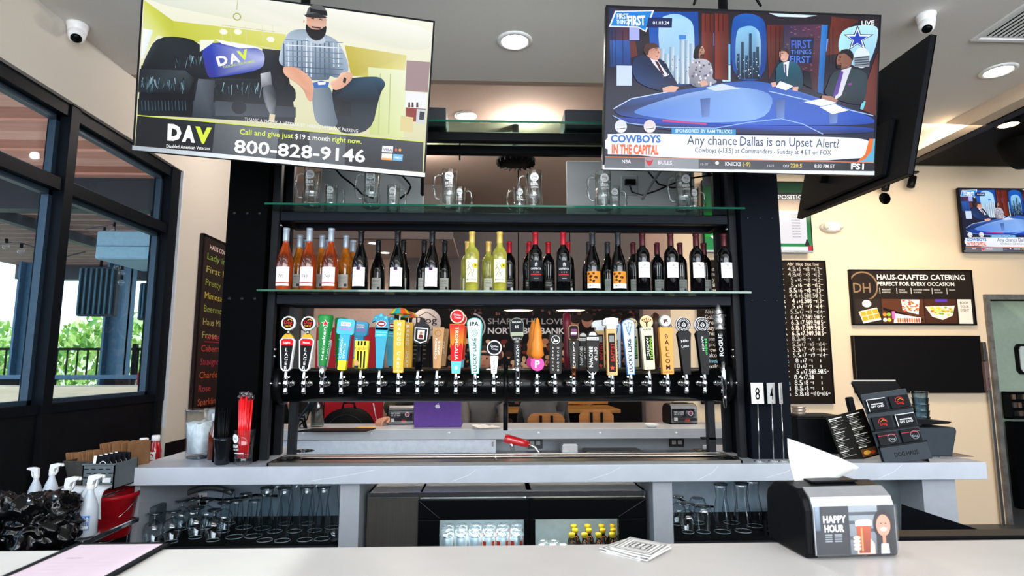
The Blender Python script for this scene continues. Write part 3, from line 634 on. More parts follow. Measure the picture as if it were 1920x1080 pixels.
def h_mango(t):
    PR(t,'bar',taper(9,10.5,7,104,1),hm('#f0b018'),11); mb=MB(); mb.cyl((0,0,104*K),(0,0,114*K),1.2*K,8); mb.build('umbrella_pole',hm('#e8e8e8'),t)
    mb=MB(); n=8; r=20; cols=['#1fa0a0','#e8562a','#f0c020','#1fa0a0','#e8562a','#f0c020','#1fa0a0','#e8562a']
    mb=MB(); ms=[hm(c) for c in ('#1fa0a0','#e8562a','#f0c020')]
    for k in range(9):
        a0,a1=2*PI*k/9,2*PI*(k+1)/9; mb.mi=k%3; vs=[(0,0,128*K)]
        for q,zz in ((.55,125),(1,115)): 
            for a in (a0,(a0+a1)/2,a1): vs.append((r*q*math.cos(a)*K,r*q*math.sin(a)*K,zz*K))
        mb.add(vs,[(0,1,2),(0,2,3),(1,4,5,2),(2,5,6,3)])
    mb.build('umbrella',ms,t)
    A=Art(); A.stack('MANGO CART',0,93,6.6,9.0,'#fff6d8',.03); A.text('GOLDEN ROAD',0,9.5,2,'#fff6d8',w=16); scaleart(A); A.build('lettering',t,y=-5.7*K)
def h_black_bottle(t):
    mb=MB(); mb.lathe([(6*K,12*K),(7*K,30*K),(5*K,55*K),(7*K,60*K)],20); mb.build('stem',blackg,t)
    PR(t,'bottle_shape',[(-14,63),(0,57),(14,63),(15,90),(12,97),(5,100),(4,108),(-4,108),(-5,100),(-12,97),(-15,90)],blackg,10)
    A=Art(); A.poly([(-11.5,66),(0,61),(11.5,66),(12.5,90),(-12.5,90)],'#f0f0ec'); A.poly([(-10,67),(0,63),(10,67),(11,88),(-11,88)],'#17171a'); A.rect(-6.5,69,6.5,86,'#e8e6e0'); A.ell(0,80,2.6,3.2,'#b07a58'); A.poly([(-4.5,70),(4.5,70),(3.6,77),(-3.6,77)],'#6e2a20'); scaleart(A); A.build('portrait_label',t,y=-5.2*K)
def h_wood(t):
    PR(t,'wooden_block',taper(7,11,15,91,1),woodh,12)
    A=Art(); A.ring(0,80,5,6,'#8a6440'); A.text('COMMON',-1.5,32,3.6,'#f5efe4',w=38,al='L',rot=R(90),bold=.02); A.text('SPACE',4,40,3.6,'#f5efe4',w=26,al='L',rot=R(90),bold=.02); scaleart(A); A.build('lettering',t,y=-6.2*K)
def h_trop(t):
    PR(t,'tapered_body',taper(8,14,5,97,1),hm('#ec8a1e'),11); PR(t,'badge',oval(0,111,13.5,13.5),hm('#f0a040'),7)
    A=Art(); A.mesh([(-13.9,96),(13.9,96),(10.9,50),(-10.9,50)],[(0,1,2,3)],['#d81e2a','#d81e2a','#f59a24','#f59a24']); A.poly([(-10.6,62),(-7,56),(-4,64),(-1,55),(2,66),(5,56),(8,63),(10.8,57),(9.4,28),(-9.4,28)],'#d81e2a'); A.poly([(-9.4,28),(9.4,28),(7.8,6),(-7.8,6)],'#6ec8e0'); A.ell(0,16,3,4,'#c8eaf4')
    A.text('TROPICALIA',-3,92,6,'#fff2d8',w=62,al='L',rot=R(-90),bold=.02); ball_label(A,0,111,12.6,'#e3232b'); scaleart(A); A.build('lettering',t,y=-5.7*K)
def rtop(w0,w1,z0,z1):
    p=[(-w0,z0),(w0,z0)]; return p+[(w1*math.cos(a),z1-w1*.75+w1*.75*math.sin(a)) for a in [PI*i/10 for i in range(11)]]
def h_ipa(t):
    PR(t,'tapered_body',rtop(7,14,5,109),hm('#5ecfc0'),9); 
    A=Art(); A.poly(rtop(5.6,12.4,6.5,107.5),'#e9fbf7'); A.text('IPA',0,94,7,'#14201e',w=16,bold=.08); A.ring(0,80,5,6.2,'#4a8c84'); A.ring(0,80,2.2,3.2,'#4a8c84')
    A.text('LUCKY LUKE',3,9,6.6,'#12695f',w=62,al='L',rot=R(90),bold=.07); scaleart(A); A.build('lettering',t,y=-4.7*K)
def h_disc_short(t):
    PR(t,'stub',taper(5,8,5,38,1),hm('#eceae4'),8); PR(t,'badge',oval(0,53,14,14),hm('#d9d9d9'),7); A=Art(); ball_label(A,0,53,13,'#17181b'); A.text('CREATURE',-1.4,35,3,'#2a2a2a',w=27,al='L',rot=R(-90)); scaleart(A); A.build('lettering',t,y=-4.2*K)
def h_harland(t):
    PR(t,'stem',taper(6,6,18,62,1),hm('#23262b'),9); mb=MB(); mb.lathe([(5*K,-2*K),(4*K,10*K),(6.5*K,18*K)],16); mb.lathe([(5*K,61*K),(6*K,66*K)],16); mb.build('chrome_collar',chrome,t)
    o=[(-13,78),(-9,67),(0,64),(9,67),(13,78),(14,100),(9,108),(0,111),(-9,108),(-14,100)]; PR(t,'paddle_head',o,hm('#1b1d20'),8)
    A=Art(); A.poly([(x*.93,87.5+(z-87.5)*.93) for x,z in o],'#9aa090'); A.poly([(x*.88,87.5+(z-87.5)*.89) for x,z in o],'#1b1d20'); A.rect(-12,75,12,82,'#a6ab92'); A.text('HARLAND',0,99,4,'#f0efe8',w=17,bold=.01); A.text('H',0,89,6,'#f0efe8',bold=.02); A.text('HAZY IPA',0,68.5,3.4,'#f0efe8',w=13,bold=.01)
    A.text('HAZY IPA',-2,58,4.6,'#f0efe8',w=38,al='L',rot=R(-90),bold=.015); scaleart(A); A.build('lettering',t,y=-4.8*K)
def h_orange(t):
    mb=MB(); mb.lathe([(3.4*K,4*K),(4*K,14*K)],14); mb.build('stem',blackm,t)
    mb=MB(); mb.lathe([(7*K,32*K),(13*K,40*K),(11*K,52*K),(12*K,60*K),(8*K,72*K),(9*K,80*K),(6*K,92*K),(3*K,106*K),(0,110*K)],24); mb.build('turned_orange_body',hm('#e8862a'),t)
    PR(t,'badge',oval(0,23,13,13),hm('#e2359a'),11); A=Art(); A.text('P',0,16.5,13,'#ffffff',bold=.06); scaleart(A); A.build('lettering',t,y=-5.8*K)
def h_black_box(t):
    PR(t,'block',taper(11,12,5,79,2),hm('#1b1613'),14); A=Art(); A.ring(0,68,7,8,'#f2efe8'); A.poly([(-5,64),(5,64),(4,68),(0,66),(-2,70),(-4,72),(-3,67)],'#f2efe8')
    A.stack('BREWING',-5,51,3.6,6.6,'#f2efe8',.01); A.stack('OCOPOCO',4.5,51,3.8,6.8,'#f2efe8',.01); scaleart(A); A.build('lettering',t,y=-7.2*K)
def h_alag(t):
    PR(t,'body',taper(7,10,14,68,1),hm('#1e1713'),12); PR(t,'framed_badge',taper(10,10,66,96,4),hm('#8a5a38'),12); mb=MB(); mb.lathe([(3.5*K,-2*K),(4.2*K,4*K),(5*K,14*K),(8*K,18*K)],16); mb.build('copper_collar',M('copper','#c07a48',.25,1),t)
    A=Art(); A.poly(taper(8,8,68,94,3),'#17110e'); A.rect(-5.5,76,5.5,88,'#7d4a6a'); A.rect(-5.5,78,5.5,82,'#d8e0f0'); A.stack('ALAGRAN',0,59,5.2,7,'#f2efe8',.015); scaleart(A); A.build('lettering',t,y=-6.2*K)
def h_brown(t):
    PR(t,'body',[(-7,8),(7,8),(11,16),(12,66),(-12,66),(-11,16)],hm('#171412'),10); PR(t,'dome_badge',[(-12.5,64),(12.5,64),(11,72),(9,80),(5,84),(0,85),(-5,84),(-9,80),(-11,72)],hm('#101010'),9)
    mb=MB(); mb.tube([(-10*K,0,12*K),(-4*K,0,5*K),(0,0,1*K),(4*K,0,5*K),(11*K,0,14*K)],1.6*K,8); mb.build('chrome_cradle',chrome,t)
    A=Art(); A.ell(0,76,7,7,'#f0efe8',a0=0,a1=PI); A.rect(-11,67,11,73,'#f0efe8'); A.text('GOLDEN ROAD',0,68.5,3,'#171412',w=20,bold=.03); A.text('GET UP',3,55,5,'#f0efe8',w=26,al='L',rot=R(-90),bold=.02); A.text('BROWN',-7,55,7,'#f0efe8',w=38,al='L',rot=R(-90),bold=.03); scaleart(A); A.build('lettering',t,y=-5.2*K)
def h_epic(t):
    PR(t,'wooden_shaft',taper(9.5,9.5,2,90,1),woodc,10); PR(t,'axe_head',[(-8,88),(8,88),(9,94),(12,96),(14,108),(4,110),(-10,109),(-16,104),(-15,95),(-9,95)],hm('#eef0f0'),14)
    A=Art(); A.poly(taper(6.5,6.5,8,80,1),'#2a1c1a'); A.rect(-4.5,64,4.5,76,'#8a8a88'); A.text('BAPTIST',4.5,28,6.5,'#c8382e',w=34,al='L',rot=R(90),bold=.02); star(A,0,16,5,'#e0503c'); A.text('EPIC',-1,99,5,'#2a2a2a',w=20,bold=.02); A.v=[(x,z,L+(16 if z>92 else 0)) for x,z,L in A.v]; scaleart(A); A.build('lettering',t,y=-5.2*K)
def h_lucky2(t):
    PR(t,'tapered_body',rtop(7,12.5,3,107),hm('#3d7fc4'),9); A=Art(); A.poly(rtop(5.4,11,5,105.5),'#e6f1fb'); A.text('LUCKY LUKE',3,8,6.6,'#16294a',w=62,al='L',rot=R(90),bold=.07)
    for a,b in ((-6,98),(0,100),(6,98),(-4,92),(4,92)): A.line([(0,76),(a*.6,86),(a,b)],.9,'#4a86c0'); A.ell(a,b,2,1.6,'#6fa6d8')
    scaleart(A); A.build('lettering',t,y=-4.7*K)
def h_cider(t):
    PR(t,'block',taper(10,11.5,13,86,1),hm('#e9ddb2'),12); PR(t,'tree_badge',oval(0,102,14,14),hm('#2a1f14'),8); PR(t,'name_plate',taper(12,12,84,92,1),hm('#e8e0c8'),9)
    A=Art(); A.ell(0,102,12.4,12.4,'#ecd9a0'); A.rect(-1.5,93,1.5,101,'#4a2a14')
    for a in (-8,-4,0,4,8): A.line([(0,99),(a*.6,103),(a,107-abs(a)*.3)],1.1,'#4a2a14'); A.ell(a,108-abs(a)*.3,1.5,1.5,'#a83a20')
    A.rect(-6,30,8,76,'#1d2418'); A.text('PINEAPPLE',3,72,4.6,'#a8e04a',w=40,al='L',rot=R(-90),bold=.02); A.text('PACIFIC',-3,72,4.6,'#f0efe8',w=34,al='L',rot=R(-90),bold=.02); A.text('AVALON',0,86,3.2,'#2a2a2a',w=16,bold=.02); scaleart(A); A.build('lettering',t,y=-6.2*K)
def h_balcom(t):
    PR(t,'block',taper(10.5,13,4,92,1),hm('#dd9a3c'),12); PR(t,'badge',oval(0,104,12,12),hm('#8a8f7c'),8); A=Art(); A.ell(0,104,10,10,'#f2f0ea'); A.poly([(-5,106),(5,108),(2,104),(6,101),(0,102),(-3,98),(-4,103)],'#5a4034'); A.stack('BALCOM',0,71,8.2,11.6,'#4a2412',.03); A.text('CRAFT CIDER',0,7,2.4,'#4a2412',w=17); scaleart(A); A.build('lettering',t,y=-6.2*K)
def h_craft(a_,b_,c_):
    def f(t):
        PR(t,'tapered_body',[(-7,3),(7,3),(11,66),(13,80),(8,86),(-8,86),(-13,80),(-11,66)],blackg,12); PR(t,'badge',oval(0,97,14.5,14.5),hm('#f0f0f0'),7)
        A=Art(); A.ell(0,97,13.2,13.2,'#15161a'); A.ring(0,97,7.6,8.2,'#f0f0f0')
        for k in range(24): 
            a=2*PI*k/24; A.line([(9.4*math.cos(a),97+9.4*math.sin(a)),(11.6*math.cos(a),97+11.6*math.sin(a))],1.3,'#f0f0f0')
        A.line([(-4,96),(0,101),(4,96),(0,92),(-4,96)],1.1,'#f0f0f0'); A.line([(-2,95),(0,97.5),(2,95)],1,'#f0f0f0')
        if c_=='s': A.text(a_,0,64,5,'#f4f4f4',w=14,rot=.1); A.text(b_,0,54,5,'#f4f4f4',w=14,rot=.1)
        else: A.text(a_,2,70,4.6,'#4fd06a',w=30,al='L',rot=R(-88),bold=.03); A.text(b_,-4,74,4,'#f4f4f4',w=26,al='L',rot=R(-88))
        scaleart(A); A.build('lettering',t,y=-6.2*K)
    return f
def h_rogue(t):
    mb=MB(); mb.lathe([(6*K,22*K),(8*K,30*K),(9.5*K,84*K),(9*K,88*K)],20); mb.build('black_body',blackm,t)
    mb=MB(); mb.lathe([(9*K,86*K),(11*K,90*K),(8*K,93*K),(10*K,96*K),(10.5*K,112*K),(7*K,118*K),(9*K,121*K),(5*K,128*K),(4*K,134*K),(0,138*K)],18); mb.build('pewter_top',M('pewter','#9c9a96',.35,.9,noise=.3,scale=90,bump=.6),t)
    mb=MB(); mb.tube([(-13*K,0,112*K),(0,-8*K,116*K),(13*K,0,114*K)],2.4*K,8); mb.build('pewter_arms',M('pewter','#9c9a96'),t)
    A=Art(.0006); A.text('ROGUE',1.5,38,8,'#f2f2f0',w=42,al='L',rot=R(90),bold=.03)
    def mp(x,z,e): r=9.6*K+e; a=(x-1)/11; return (r*math.sin(a),-r*math.cos(a),z*K)
    A.build('lettering',t,mapf=mp)
TAPS=[(536,1,h_lager('Light'),'light lager handle with red, black and white shield and dog badge',1,570-536+0),(570,4,h_lager('Mexican'),'Mexican lager handle with red, black and white shield and dog badge',1,0),
(604,2,h_green,'tall green cylinder handle with red star and white lettering',1,0),(640,6,h_toast,'sky blue handle with square top block and yellow foot',1,0),(676,2,h_yellow,'short yellow plaid box handle with orange lettering',0,0),
(711,3,h_wave,'turquoise handle with curling wave crest',1,0),(747,0,h_mango,'yellow bar handle with white stacked letters and tiny beach umbrella',1,0),(783,6,h_black_bottle,'black bottle-shaped handle with framed portrait label',0,0),
(819,2,h_wood,'plain light wood tapered handle with white lettering',1,0),(855,1,h_trop,'red and orange tapered handle with round red badge',1,0),(891,-2,h_ipa,'pale teal round-topped IPA handle',1,0),(926,1,h_disc_short,'short white handle under a black round badge',0,0),
(971,-2,h_harland,'black paddle-headed hazy IPA handle with sage band',0,0),(1007,1,h_orange,'orange turned handle with round pink badge lettered P',1,0),(1041,1,h_black_box,'black block handle with round bird emblem and stacked letters',0,0),
(1076,0,h_alag,'dark brown handle with copper-framed badge and copper collar',0,0),(1111,1,h_brown,'black bell-topped handle in a chrome cradle',1,0),(1148,-1,h_epic,'wooden axe-shaped handle with white head and red lettering',1,0),
(1183,-3,h_lucky2,'blue-edged white round-topped handle with flower drawing',1,0),(1218,-4,h_cider,'cream block handle with round tree badge',1,0),(1252,-2,h_balcom,'golden block handle with brown stacked letters and round badge',0,0),
(1287,-3,h_craft('Hilo','Lime','s'),'glossy black tapered handle with white script and round black badge',1,0),(1321,-2,h_craft('Mojito','RANCH','m'),'glossy black tapered handle with green lettering and round black badge',0,0),(1355,-2,h_rogue,'black handle with pewter figure top, rightmost on the pipe',0,0)]
for i,(px,dx,fn,lab,rear,_) in enumerate(TAPS):
    x=P(px,718,2.97).x; k=1 if px<930 else (-1 if px>1030 else .6)
    nb=TAPS[i][3].split(' handle')[0]
    fc=faucet(x,'chrome faucet under the %s handle'%(' '.join(lab.split(' handle')[0].split()[:7]) if i not in (21,22) else ['glossy black white-script','glossy black green-lettered'][i-21]),k)
    hx=P(px+dx,650,YT).x-x*0; t=thing('tap_handle',lab,'tap handle',(P(px,706,YT).x,YT,ZT0),0,'tap handles along the front of the pipe')
    fn(t); mb=MB(); mb.lathe([(2.6*K,-8*K),(3.4*K,-4*K),(3*K,4*K),(2.6*K,18*K)],14); mb.build('ferrule',chrome,t)
    lean=dx*K/(70*K); t.rotation_euler=(0,math.atan(lean)*.8,0)
    if rear:
        f2=dup(fc,(x,YP+RP,fc.location.z),PI,'rear chrome faucet behind the %s handle'%(' '.join(lab.split(' handle')[0].split()[:6])),'chrome faucets on the far side of the pipe')
        r=dup(t,(x+.0,YP+.16,ZT0+.01),None,'far-side twin behind the front %s handle'%(' '.join(lab.split(' handle')[0].split()[:8]) if i not in (21,22) else ['white-script black','green-lettered black'][i-21]),'tap handles on the far side of the pipe'); 
# long nozzle of the last tap
x=P(1357,720,2.94).x; mb=MB(); mb.lathe([(.0,.075),(.010,.075),(.012,.03),(.014,.02),(.014,-.06),(.009,-.065),(.011,-.1),(.007,-.15),(.004,-.155),(0,-.155)],18); o=mb.build('nitro_faucet',chrome); o.location=(x,YT-.03,P(1357,706,2.94).z); tag(o,'long slim chrome stout faucet at the right end of the pipe','beer faucet')
# dark club handles standing behind (far side)
for px,c,lab in ((1064,'#6e1a2c','dark red paddle handle on the far side, behind the block with bird emblem'),(1232,'#4a2c1c','dark brown wooden handle on the far side behind the tree badge handle')):
    t=thing('tap_handle',lab,'tap handle',(P(px,706,3.27).x,3.27,ZT0+.01),0,'tap handles on the far side of the pipe')
    mb=MB(); mb.lathe([(5*K,4*K),(7*K,40*K),(5*K,80*K),(9*K,100*K),(8*K,122*K),(0,127*K)],18); mb.build('paddle_body',hm(c),t)
    mb=MB(); mb.lathe([(3*K,-8*K),(3*K,5*K)],12); mb.build('ferrule',chrome,t)
# ============================================================ WINE BOTTLES
bord=[(0,.004),(.030,0),(.037,.006),(.0375,.19),(.036,.205),(.028,.222),(.017,.235),(.0145,.25),(.014,.30),(.0155,.302),(.0155,.31)]
burg=[(0,.004),(.034,0),(.041,.006),(.041,.14),(.038,.165),(.028,.195),(.018,.225),(.0145,.245),(.014,.302),(.0155,.304),(.0155,.312)]
rose=M('rose_wine','#8c3410',.06,noise=.75,scale=9,coat=1); rosel=M('rose_wine_light','#9c5612',.06,noise=.8,scale=14,coat=1)  # mottled dark-to-bright colour stands in for light glowing through the wine
whitew=M('white_wine','#a09c3c',.06,noise=.5,scale=14,coat=1); darkb=M('dark_bottle_glass','#070608',.05,noise=.1,coat=1)
def bottle(kind,back):
    prof,gm,cap,capc={'rose':(burg,rosel if back else rose,.066,'#9aa4b0'),'blackred':(burg,darkb,.06,'#141416'),'white':(bord,whitew,.06,'#d9b25e'),'carn':(bord,darkb,.066,'#a01826'),
      'orange':(burg,darkb,.066,'#2a2b2f'),'maroon':(bord,darkb,.068,'#4a1a20')}[kind]
    t=thing('wine_bottle','','bottle',(0,0,0))
    mb=MB(); mb.lathe(prof,24); mb.build('glass',gm,t)
    top=prof[-1][1]; r=prof[1][0]; rr=max(p[0] for p in prof)
    mb=MB(); mb.lathe([(.0152,top-cap),(.0158,top-cap+.004),(.0152,top-.012),(.0168,top-.01),(.0168,top+.002),(0,top+.003)],18); mb.build('capsule',M('capsule_'+kind,capc,.35,.3),t)
    A=Art(.0003); rr+=.0004; n=10
    def lab(x0,z0,x1,z1,c): A.rect(x0,z0,x1,z1,c,n)
    if back:
        c={'rose':'#b8b4ac','blackred':'#bcbab2','white':'#e2e2c8','carn':'#26241f','orange':'#a9b0aa','maroon':'#9aa09a'}[kind]; fg='#e0e0e0' if kind=='carn' else '#55534e'
        lab(-.026,.03,.026,.10,c)
        for k in range(5): A.rect(-.02,.085-k*.008,.018-.004*(k%2),.0865-k*.008,fg,4)
        A.rect(.006,.036,.02,.05,'#f0f0f0' if kind=='carn' else '#3c3a38',2)
    elif kind=='rose':
        lab(-.036,.022,.036,.115,'#ece6ea'); lab(-.036,.034,.036,.039,'#a03a30'); A.ring(.012,.095,.006,.007,'#a8a0a8'); A.ring(.012,.095,.003,.0036,'#a8a0a8'); A.text('749',-.004,.06,.018,'#7a5a74',w=.028)
    elif kind=='blackred':
        lab(-.034,.022,.034,.118,'#efedf0'); lab(-.01,.104,.008,.118,'#4a2450'); A.text('LE MISTRAL',0,.072,.006,'#8a858a',w=.045); A.rect(-.02,.06,.02,.061,'#b0acb0',3); A.rect(-.012,.045,.012,.046,'#b0acb0',3)
    elif kind=='white':
        lab(-.033,.045,.033,.165,'#e9e7cc'); 
        for k in range(6): a=2*PI*k/6; A.ell(.018+.009*math.cos(a),.132+.009*math.sin(a),.006,.006,'#d8c83a',12)
        A.ell(.018,.132,.005,.005,'#7a7020',10)
        A.line([(-.02,.075),(-.008,.1),(.004,.09),(-.01,.125),(-.022,.11),(-.012,.14)],.0018,'#555430'); A.line([(-.018,.15),(0,.14),(.012,.105),(.004,.075)],.0015,'#6a6838'); A.text('MONTOYA',0,.055,.008,'#3a3a30',w=.05,bold=.01)
    elif kind=='carn':
        lab(-.036,.05,.036,.16,'#232427'); A.text('CARNIVOR',0,.112,.010,'#e6e6e6',w=.056,bold=.02); A.poly([(-.006,.128),(.006,.128),(.008,.142),(0,.15),(-.006,.144)],'#b8b8b8'); A.text('R  E  D',0,.096,.005,'#e6e6e6',w=.03); lab(-.03,.083,.03,.09,'#b02a30'); A.rect(-.012,.066,.012,.068,'#c8c8c8',3)
    elif kind=='orange':
        lab(-.038,.018,.038,.105,'#d98a34'); lab(-.038,.018,.038,.042,'#f2f0ec'); A.text('MONTOYA',0,.027,.008,'#3a3a3a',w=.05,bold=.01)
        rn=random.Random(3)
        for k in range(9):
            x,z=rn.uniform(-.03,.012),rn.uniform(.048,.1)
            for q in range(5): a=2*PI*q/5; A.ell(x+.004*math.cos(a),z+.004*math.sin(a),.0028,.0028,'#2a1a10',8)
    elif kind=='maroon':
        lab(-.033,.075,.033,.155,'#efece6'); A.poly([(-.006,.138),(0,.145),(.006,.138),(0,.133)],'#8a8580'); A.text('MOUNT VEEDER',0,.122,.006,'#4a4644',w=.045); A.rect(-.018,.108,.018,.1092,'#8a8580',3); A.rect(-.014,.098,.014,.0992,'#8a8580',3)
    A.build('label',t,bend=rr,mat=PRINT)
    if kind=='rose' and not back: t.scale=(1,1,1.03)
    return t
NM={'rose':'rosé wine bottle with silver capsule','blackred':'black-capped wine bottle and white label','white':'yellow-capped wine bottle, flower label','carn':'red-capped wine bottle, charcoal label','orange':'dark wine bottle with orange label','maroon':'maroon-capped wine bottle and cream label'}
ORD=['leftmost','second from left','third from left','fourth from left','fifth from left','sixth from left']
ROWS=[('front',2.975,{'rose':[535,579,620],'blackred':[676,745,810],'white':[885,937],'carn':[1004,1056],'orange':[1111,1159],'maroon':[1205,1258,1306,1358]}),
('middle',3.10,{'rose':[561,603,648]}),
('back',3.215,{'rose':[573,614,661],'blackred':[709,756,795,834],'white':[877,916],'carn':[955,992,1028,1065],'orange':[1104,1139],'maroon':[1187,1232,1275,1320]})]
for rn_,Y,d in ROWS:
    for kd,xs in d.items():
        src=None
        for i,px in enumerate(xs):
            x=P(px,480,Y).x
            if src is None: src=bottle(kd,rn_!='front'); b=src; b.location=(x,Y,ZsC-.0015)
            else: b=dup(src,(x,Y,ZsC-.0015))
            sd={'rose':'rosé wine bottle showing its back label','blackred':'black-capped slim wine bottle','white':'yellow-capped white wine bottle','carn':'red-capped dark wine bottle','orange':'grey-labelled dark wine bottle','maroon':'maroon-capped wine bottle'}[kd] if rn_!='front' else NM[kd]
            b['label']='%s, %s of these in %s row'%(sd,ORD[i],rn_)
            b['group']='wine bottles on the glass shelf'
# ============================================================ MUGS
mugg=glass('mug_glass','#fbfdfd','#75827f',refl=2.6,power=.42,rough=.07)
def mug(front):
    t=thing('glass_beer_mug','','mug',(0,0,0)); s=1
    n=40; mb=MB(); vs=[];fs=[]
    prof=[(.0,.004),(.036,.0),(.046,.004),(.047,.012),(.046,.02),(.045,.03),(.045,.07),(.043,.082),(.039,.09),(.041,.13),(.043,.2),(.0435,.205),(.0405,.205),(.038,.13),(.036,.09),(.035,.03),(0,.026)]
    for i,(r,z) in enumerate(prof):
        for k in range(n):
            a=2*PI*k/n; q=r*(1+ (.035*math.cos(a*12) if 3<i<8 else 0)); vs.append((q*math.cos(a),q*math.sin(a),z))
    for i in range(len(prof)-1):
        for k in range(n): a=i*n+k;b=i*n+(k+1)%n; fs.append((a,b,b+n,a+n))
    mb.add(vs,fs,True); mb.build('mug_body',mugg,t)
    mb=MB(); mb.tube([(-.041,0,.175),(-.06,0,.182),(-.078,0,.17),(-.084,0,.14),(-.084,0,.1),(-.074,0,.062),(-.062,0,.05),(-.044,0,.055)],[.008,.009,.008,.007,.007,.007,.008,.009],10); mb.build('handle',mugg,t)
    A=Art(.0002)
    A.ell(0,.163,.023,.023,'#f2f2f2',26); A.text('Dog',0,.160,.012,'#4a4a4a',w=.026); A.text('HAUS',0,.148,.005,'#4a4a4a',w=.018)
    A.text('BIER',0,.118,.015,'#f2f2f2',w=.042,bold=.03); A.text('GARTEN',0,.104,.009,'#f2f2f2',w=.04,bold=.02); A.build('printed_logo',t,bend=.0445)
    return t
MUGS=[(585,2.99,0,1.0,'tall glass beer mug at the left end, handle to the left'),(697,2.99,0,1.0,'tall glass beer mug half under the left television, handle to the left'),(843,2.99,0,1.0,'tall glass beer mug, third of the front ones from the left'),(1001,2.99,0,1.0,'tall glass beer mug in the middle under the round ceiling fixture'),(1131,2.99,0,1.0,'tall glass beer mug left of the wall outlet'),(1282,2.99,0,1.0,'tall glass beer mug under the right television'),
(622,3.15,PI,.82,'small glass mug behind the leftmost tall mug, handle to the right'),(738,3.15,PI,.82,'small glass mug behind the second tall mug, handle to the right'),(862,3.15,PI,.8,'small glass mug hidden behind the third tall mug'),(974,3.15,0,.82,'small glass mug behind the middle tall mug, handle to the left'),(1150,3.15,PI,.85,'small glass mug behind the mug by the outlet, handle to the right'),(1297,3.15,PI,.85,'small glass mug behind the rightmost tall mug, handle to the right')]
m0=None
for px,Y,rz,s,lab in MUGS:
    x=P(px,350,Y).x
    if m0 is None: m0=mug(1); m=m0; m.location=(x,Y,ZsB-.001)
    else: m=dup(m0,(x,Y,ZsB-.001))
    m['label']=lab; m['group']='glass mugs on the upper glass shelf'
    if rz:
        m.scale=(-s,s,s)
        for ch in m.children:
            if ch.name.startswith('printed_logo'): ch.scale=(-1,1,1)
    else: m.scale=(s,s,s)
# ============================================================ BACK COUNTER
A_=PZ(237,877,ZC); B_=PZ(1855,868,ZC); YCf=2.85; xcl=A_.x; xcr=B_.x
panelg=M('grey_laminate_panel','#a9adb3',.45,noise=.03); panelb=M('blue_grey_interior','#a9b8c6',.45,noise=.05)
bc=thing('back_bar_counter','grey quartz topped back bar counter carrying the taps, with open glass bays below','counter',((xcl+xcr)/2,3.1,0)); bx=bc.location.x
def bcl(mb,n,mat): return mb.build(n,mat,bc)
th=ZC-P(240,911,YCf).z
mb=MB(); m0_,m1_=XLi+.06-bx,XRi-.06-bx; ya,yb1,yb2=YCf-3.1,.42,.09; zt1,zt0=ZC,ZC-th
ol=[(xcl-bx,ya),(xcr-bx,ya),(xcr-bx,yb1),(m1_,yb1),(m1_,yb2),(m0_,yb2),(m0_,yb1),(xcl-bx,yb1)]
mb.add([(x,y,zt0) for x,y in ol]+[(x,y,zt1) for x,y in ol],[tuple(reversed(range(8))),tuple(range(8,16))]+[(i,(i+1)%8,(i+1)%8+8,i+8) for i in range(8)]); wt=bcl(mb,'countertop',quartz); bv=wt.modifiers.new('bevel','BEVEL'); bv.width=.003; bv.segments=2
# faint marble veins
A=Art(.0004)
for x0,z0,x1,z1 in ((-1.2,.2,-.9,.8),(-.55,.1,-.43,.8),(.1,.15,.25,.85),(.62,.1,.72,.9),(.95,.2,1.1,.8),(1.5,.1,1.62,.9)):
    A.line([(x0,ZC-th+z0*th),((x0+x1)/2+.02,ZC-th+(z0+z1)/2*th),(x1,ZC-th+z1*th)],.0016,'#e4e5e7')
A.build('marble_veins',bc,y=YCf-3.1)
def xs(px,Y=2.9): return P(px,960,Y).x
mb=MB(); mb.box(xs(249)-bx,xs(249)-bx+.025,-.2,.4,.0,ZC-th); bcl(mb,'end_panel',panelg)
mb=MB(); mb.box(xs(1742)-bx,xs(1805)-bx+.0,-.17,.4,0,ZC-th); bcl(mb,'end_panel',panelg)
mb=MB(); mb.box(xs(1740)-bx-.5,xs(1745)-bx,-.0,.05,0,ZC-th); bcl(mb,'recess_panel',M('dark_teal_grey_panel','#6d777b',.4))
for a,b in ((636,673),(1225,1262)):
    mb=MB(); mb.bbox(xs(a)-bx,xs(b)-bx,-.2,.4,0,ZC-th,.002); bcl(mb,'divider_post',panelg)
mb=MB(); mb.box(xs(249)-bx,xs(1805)-bx,.38,.40,0,ZC-th); bcl(mb,'back_panel',panelb)
ZSH=P(500,1012,3.0).z
for a,b in ((255,636),(1262,1560)):
    mb=MB(); mb.box(xs(a)-bx,xs(b)-bx,-.16,.38,ZSH-.04,ZSH-.012); bcl(mb,'shelf',M('dark_shelf','#23262a',.6))
    o=MB().bbox(xs(a)+.01,xs(b)-.01,2.95,3.45,ZSH-.0119,ZSH,.002).build('bar_mat',M('black_rubber_mat','#0d0e10',.8,noise=.5,scale=180,bump=1)); tag(o,'black ribbed rubber mat under the %s glasses'%('left shelf' if a<600 else 'right shelf'),'mat')
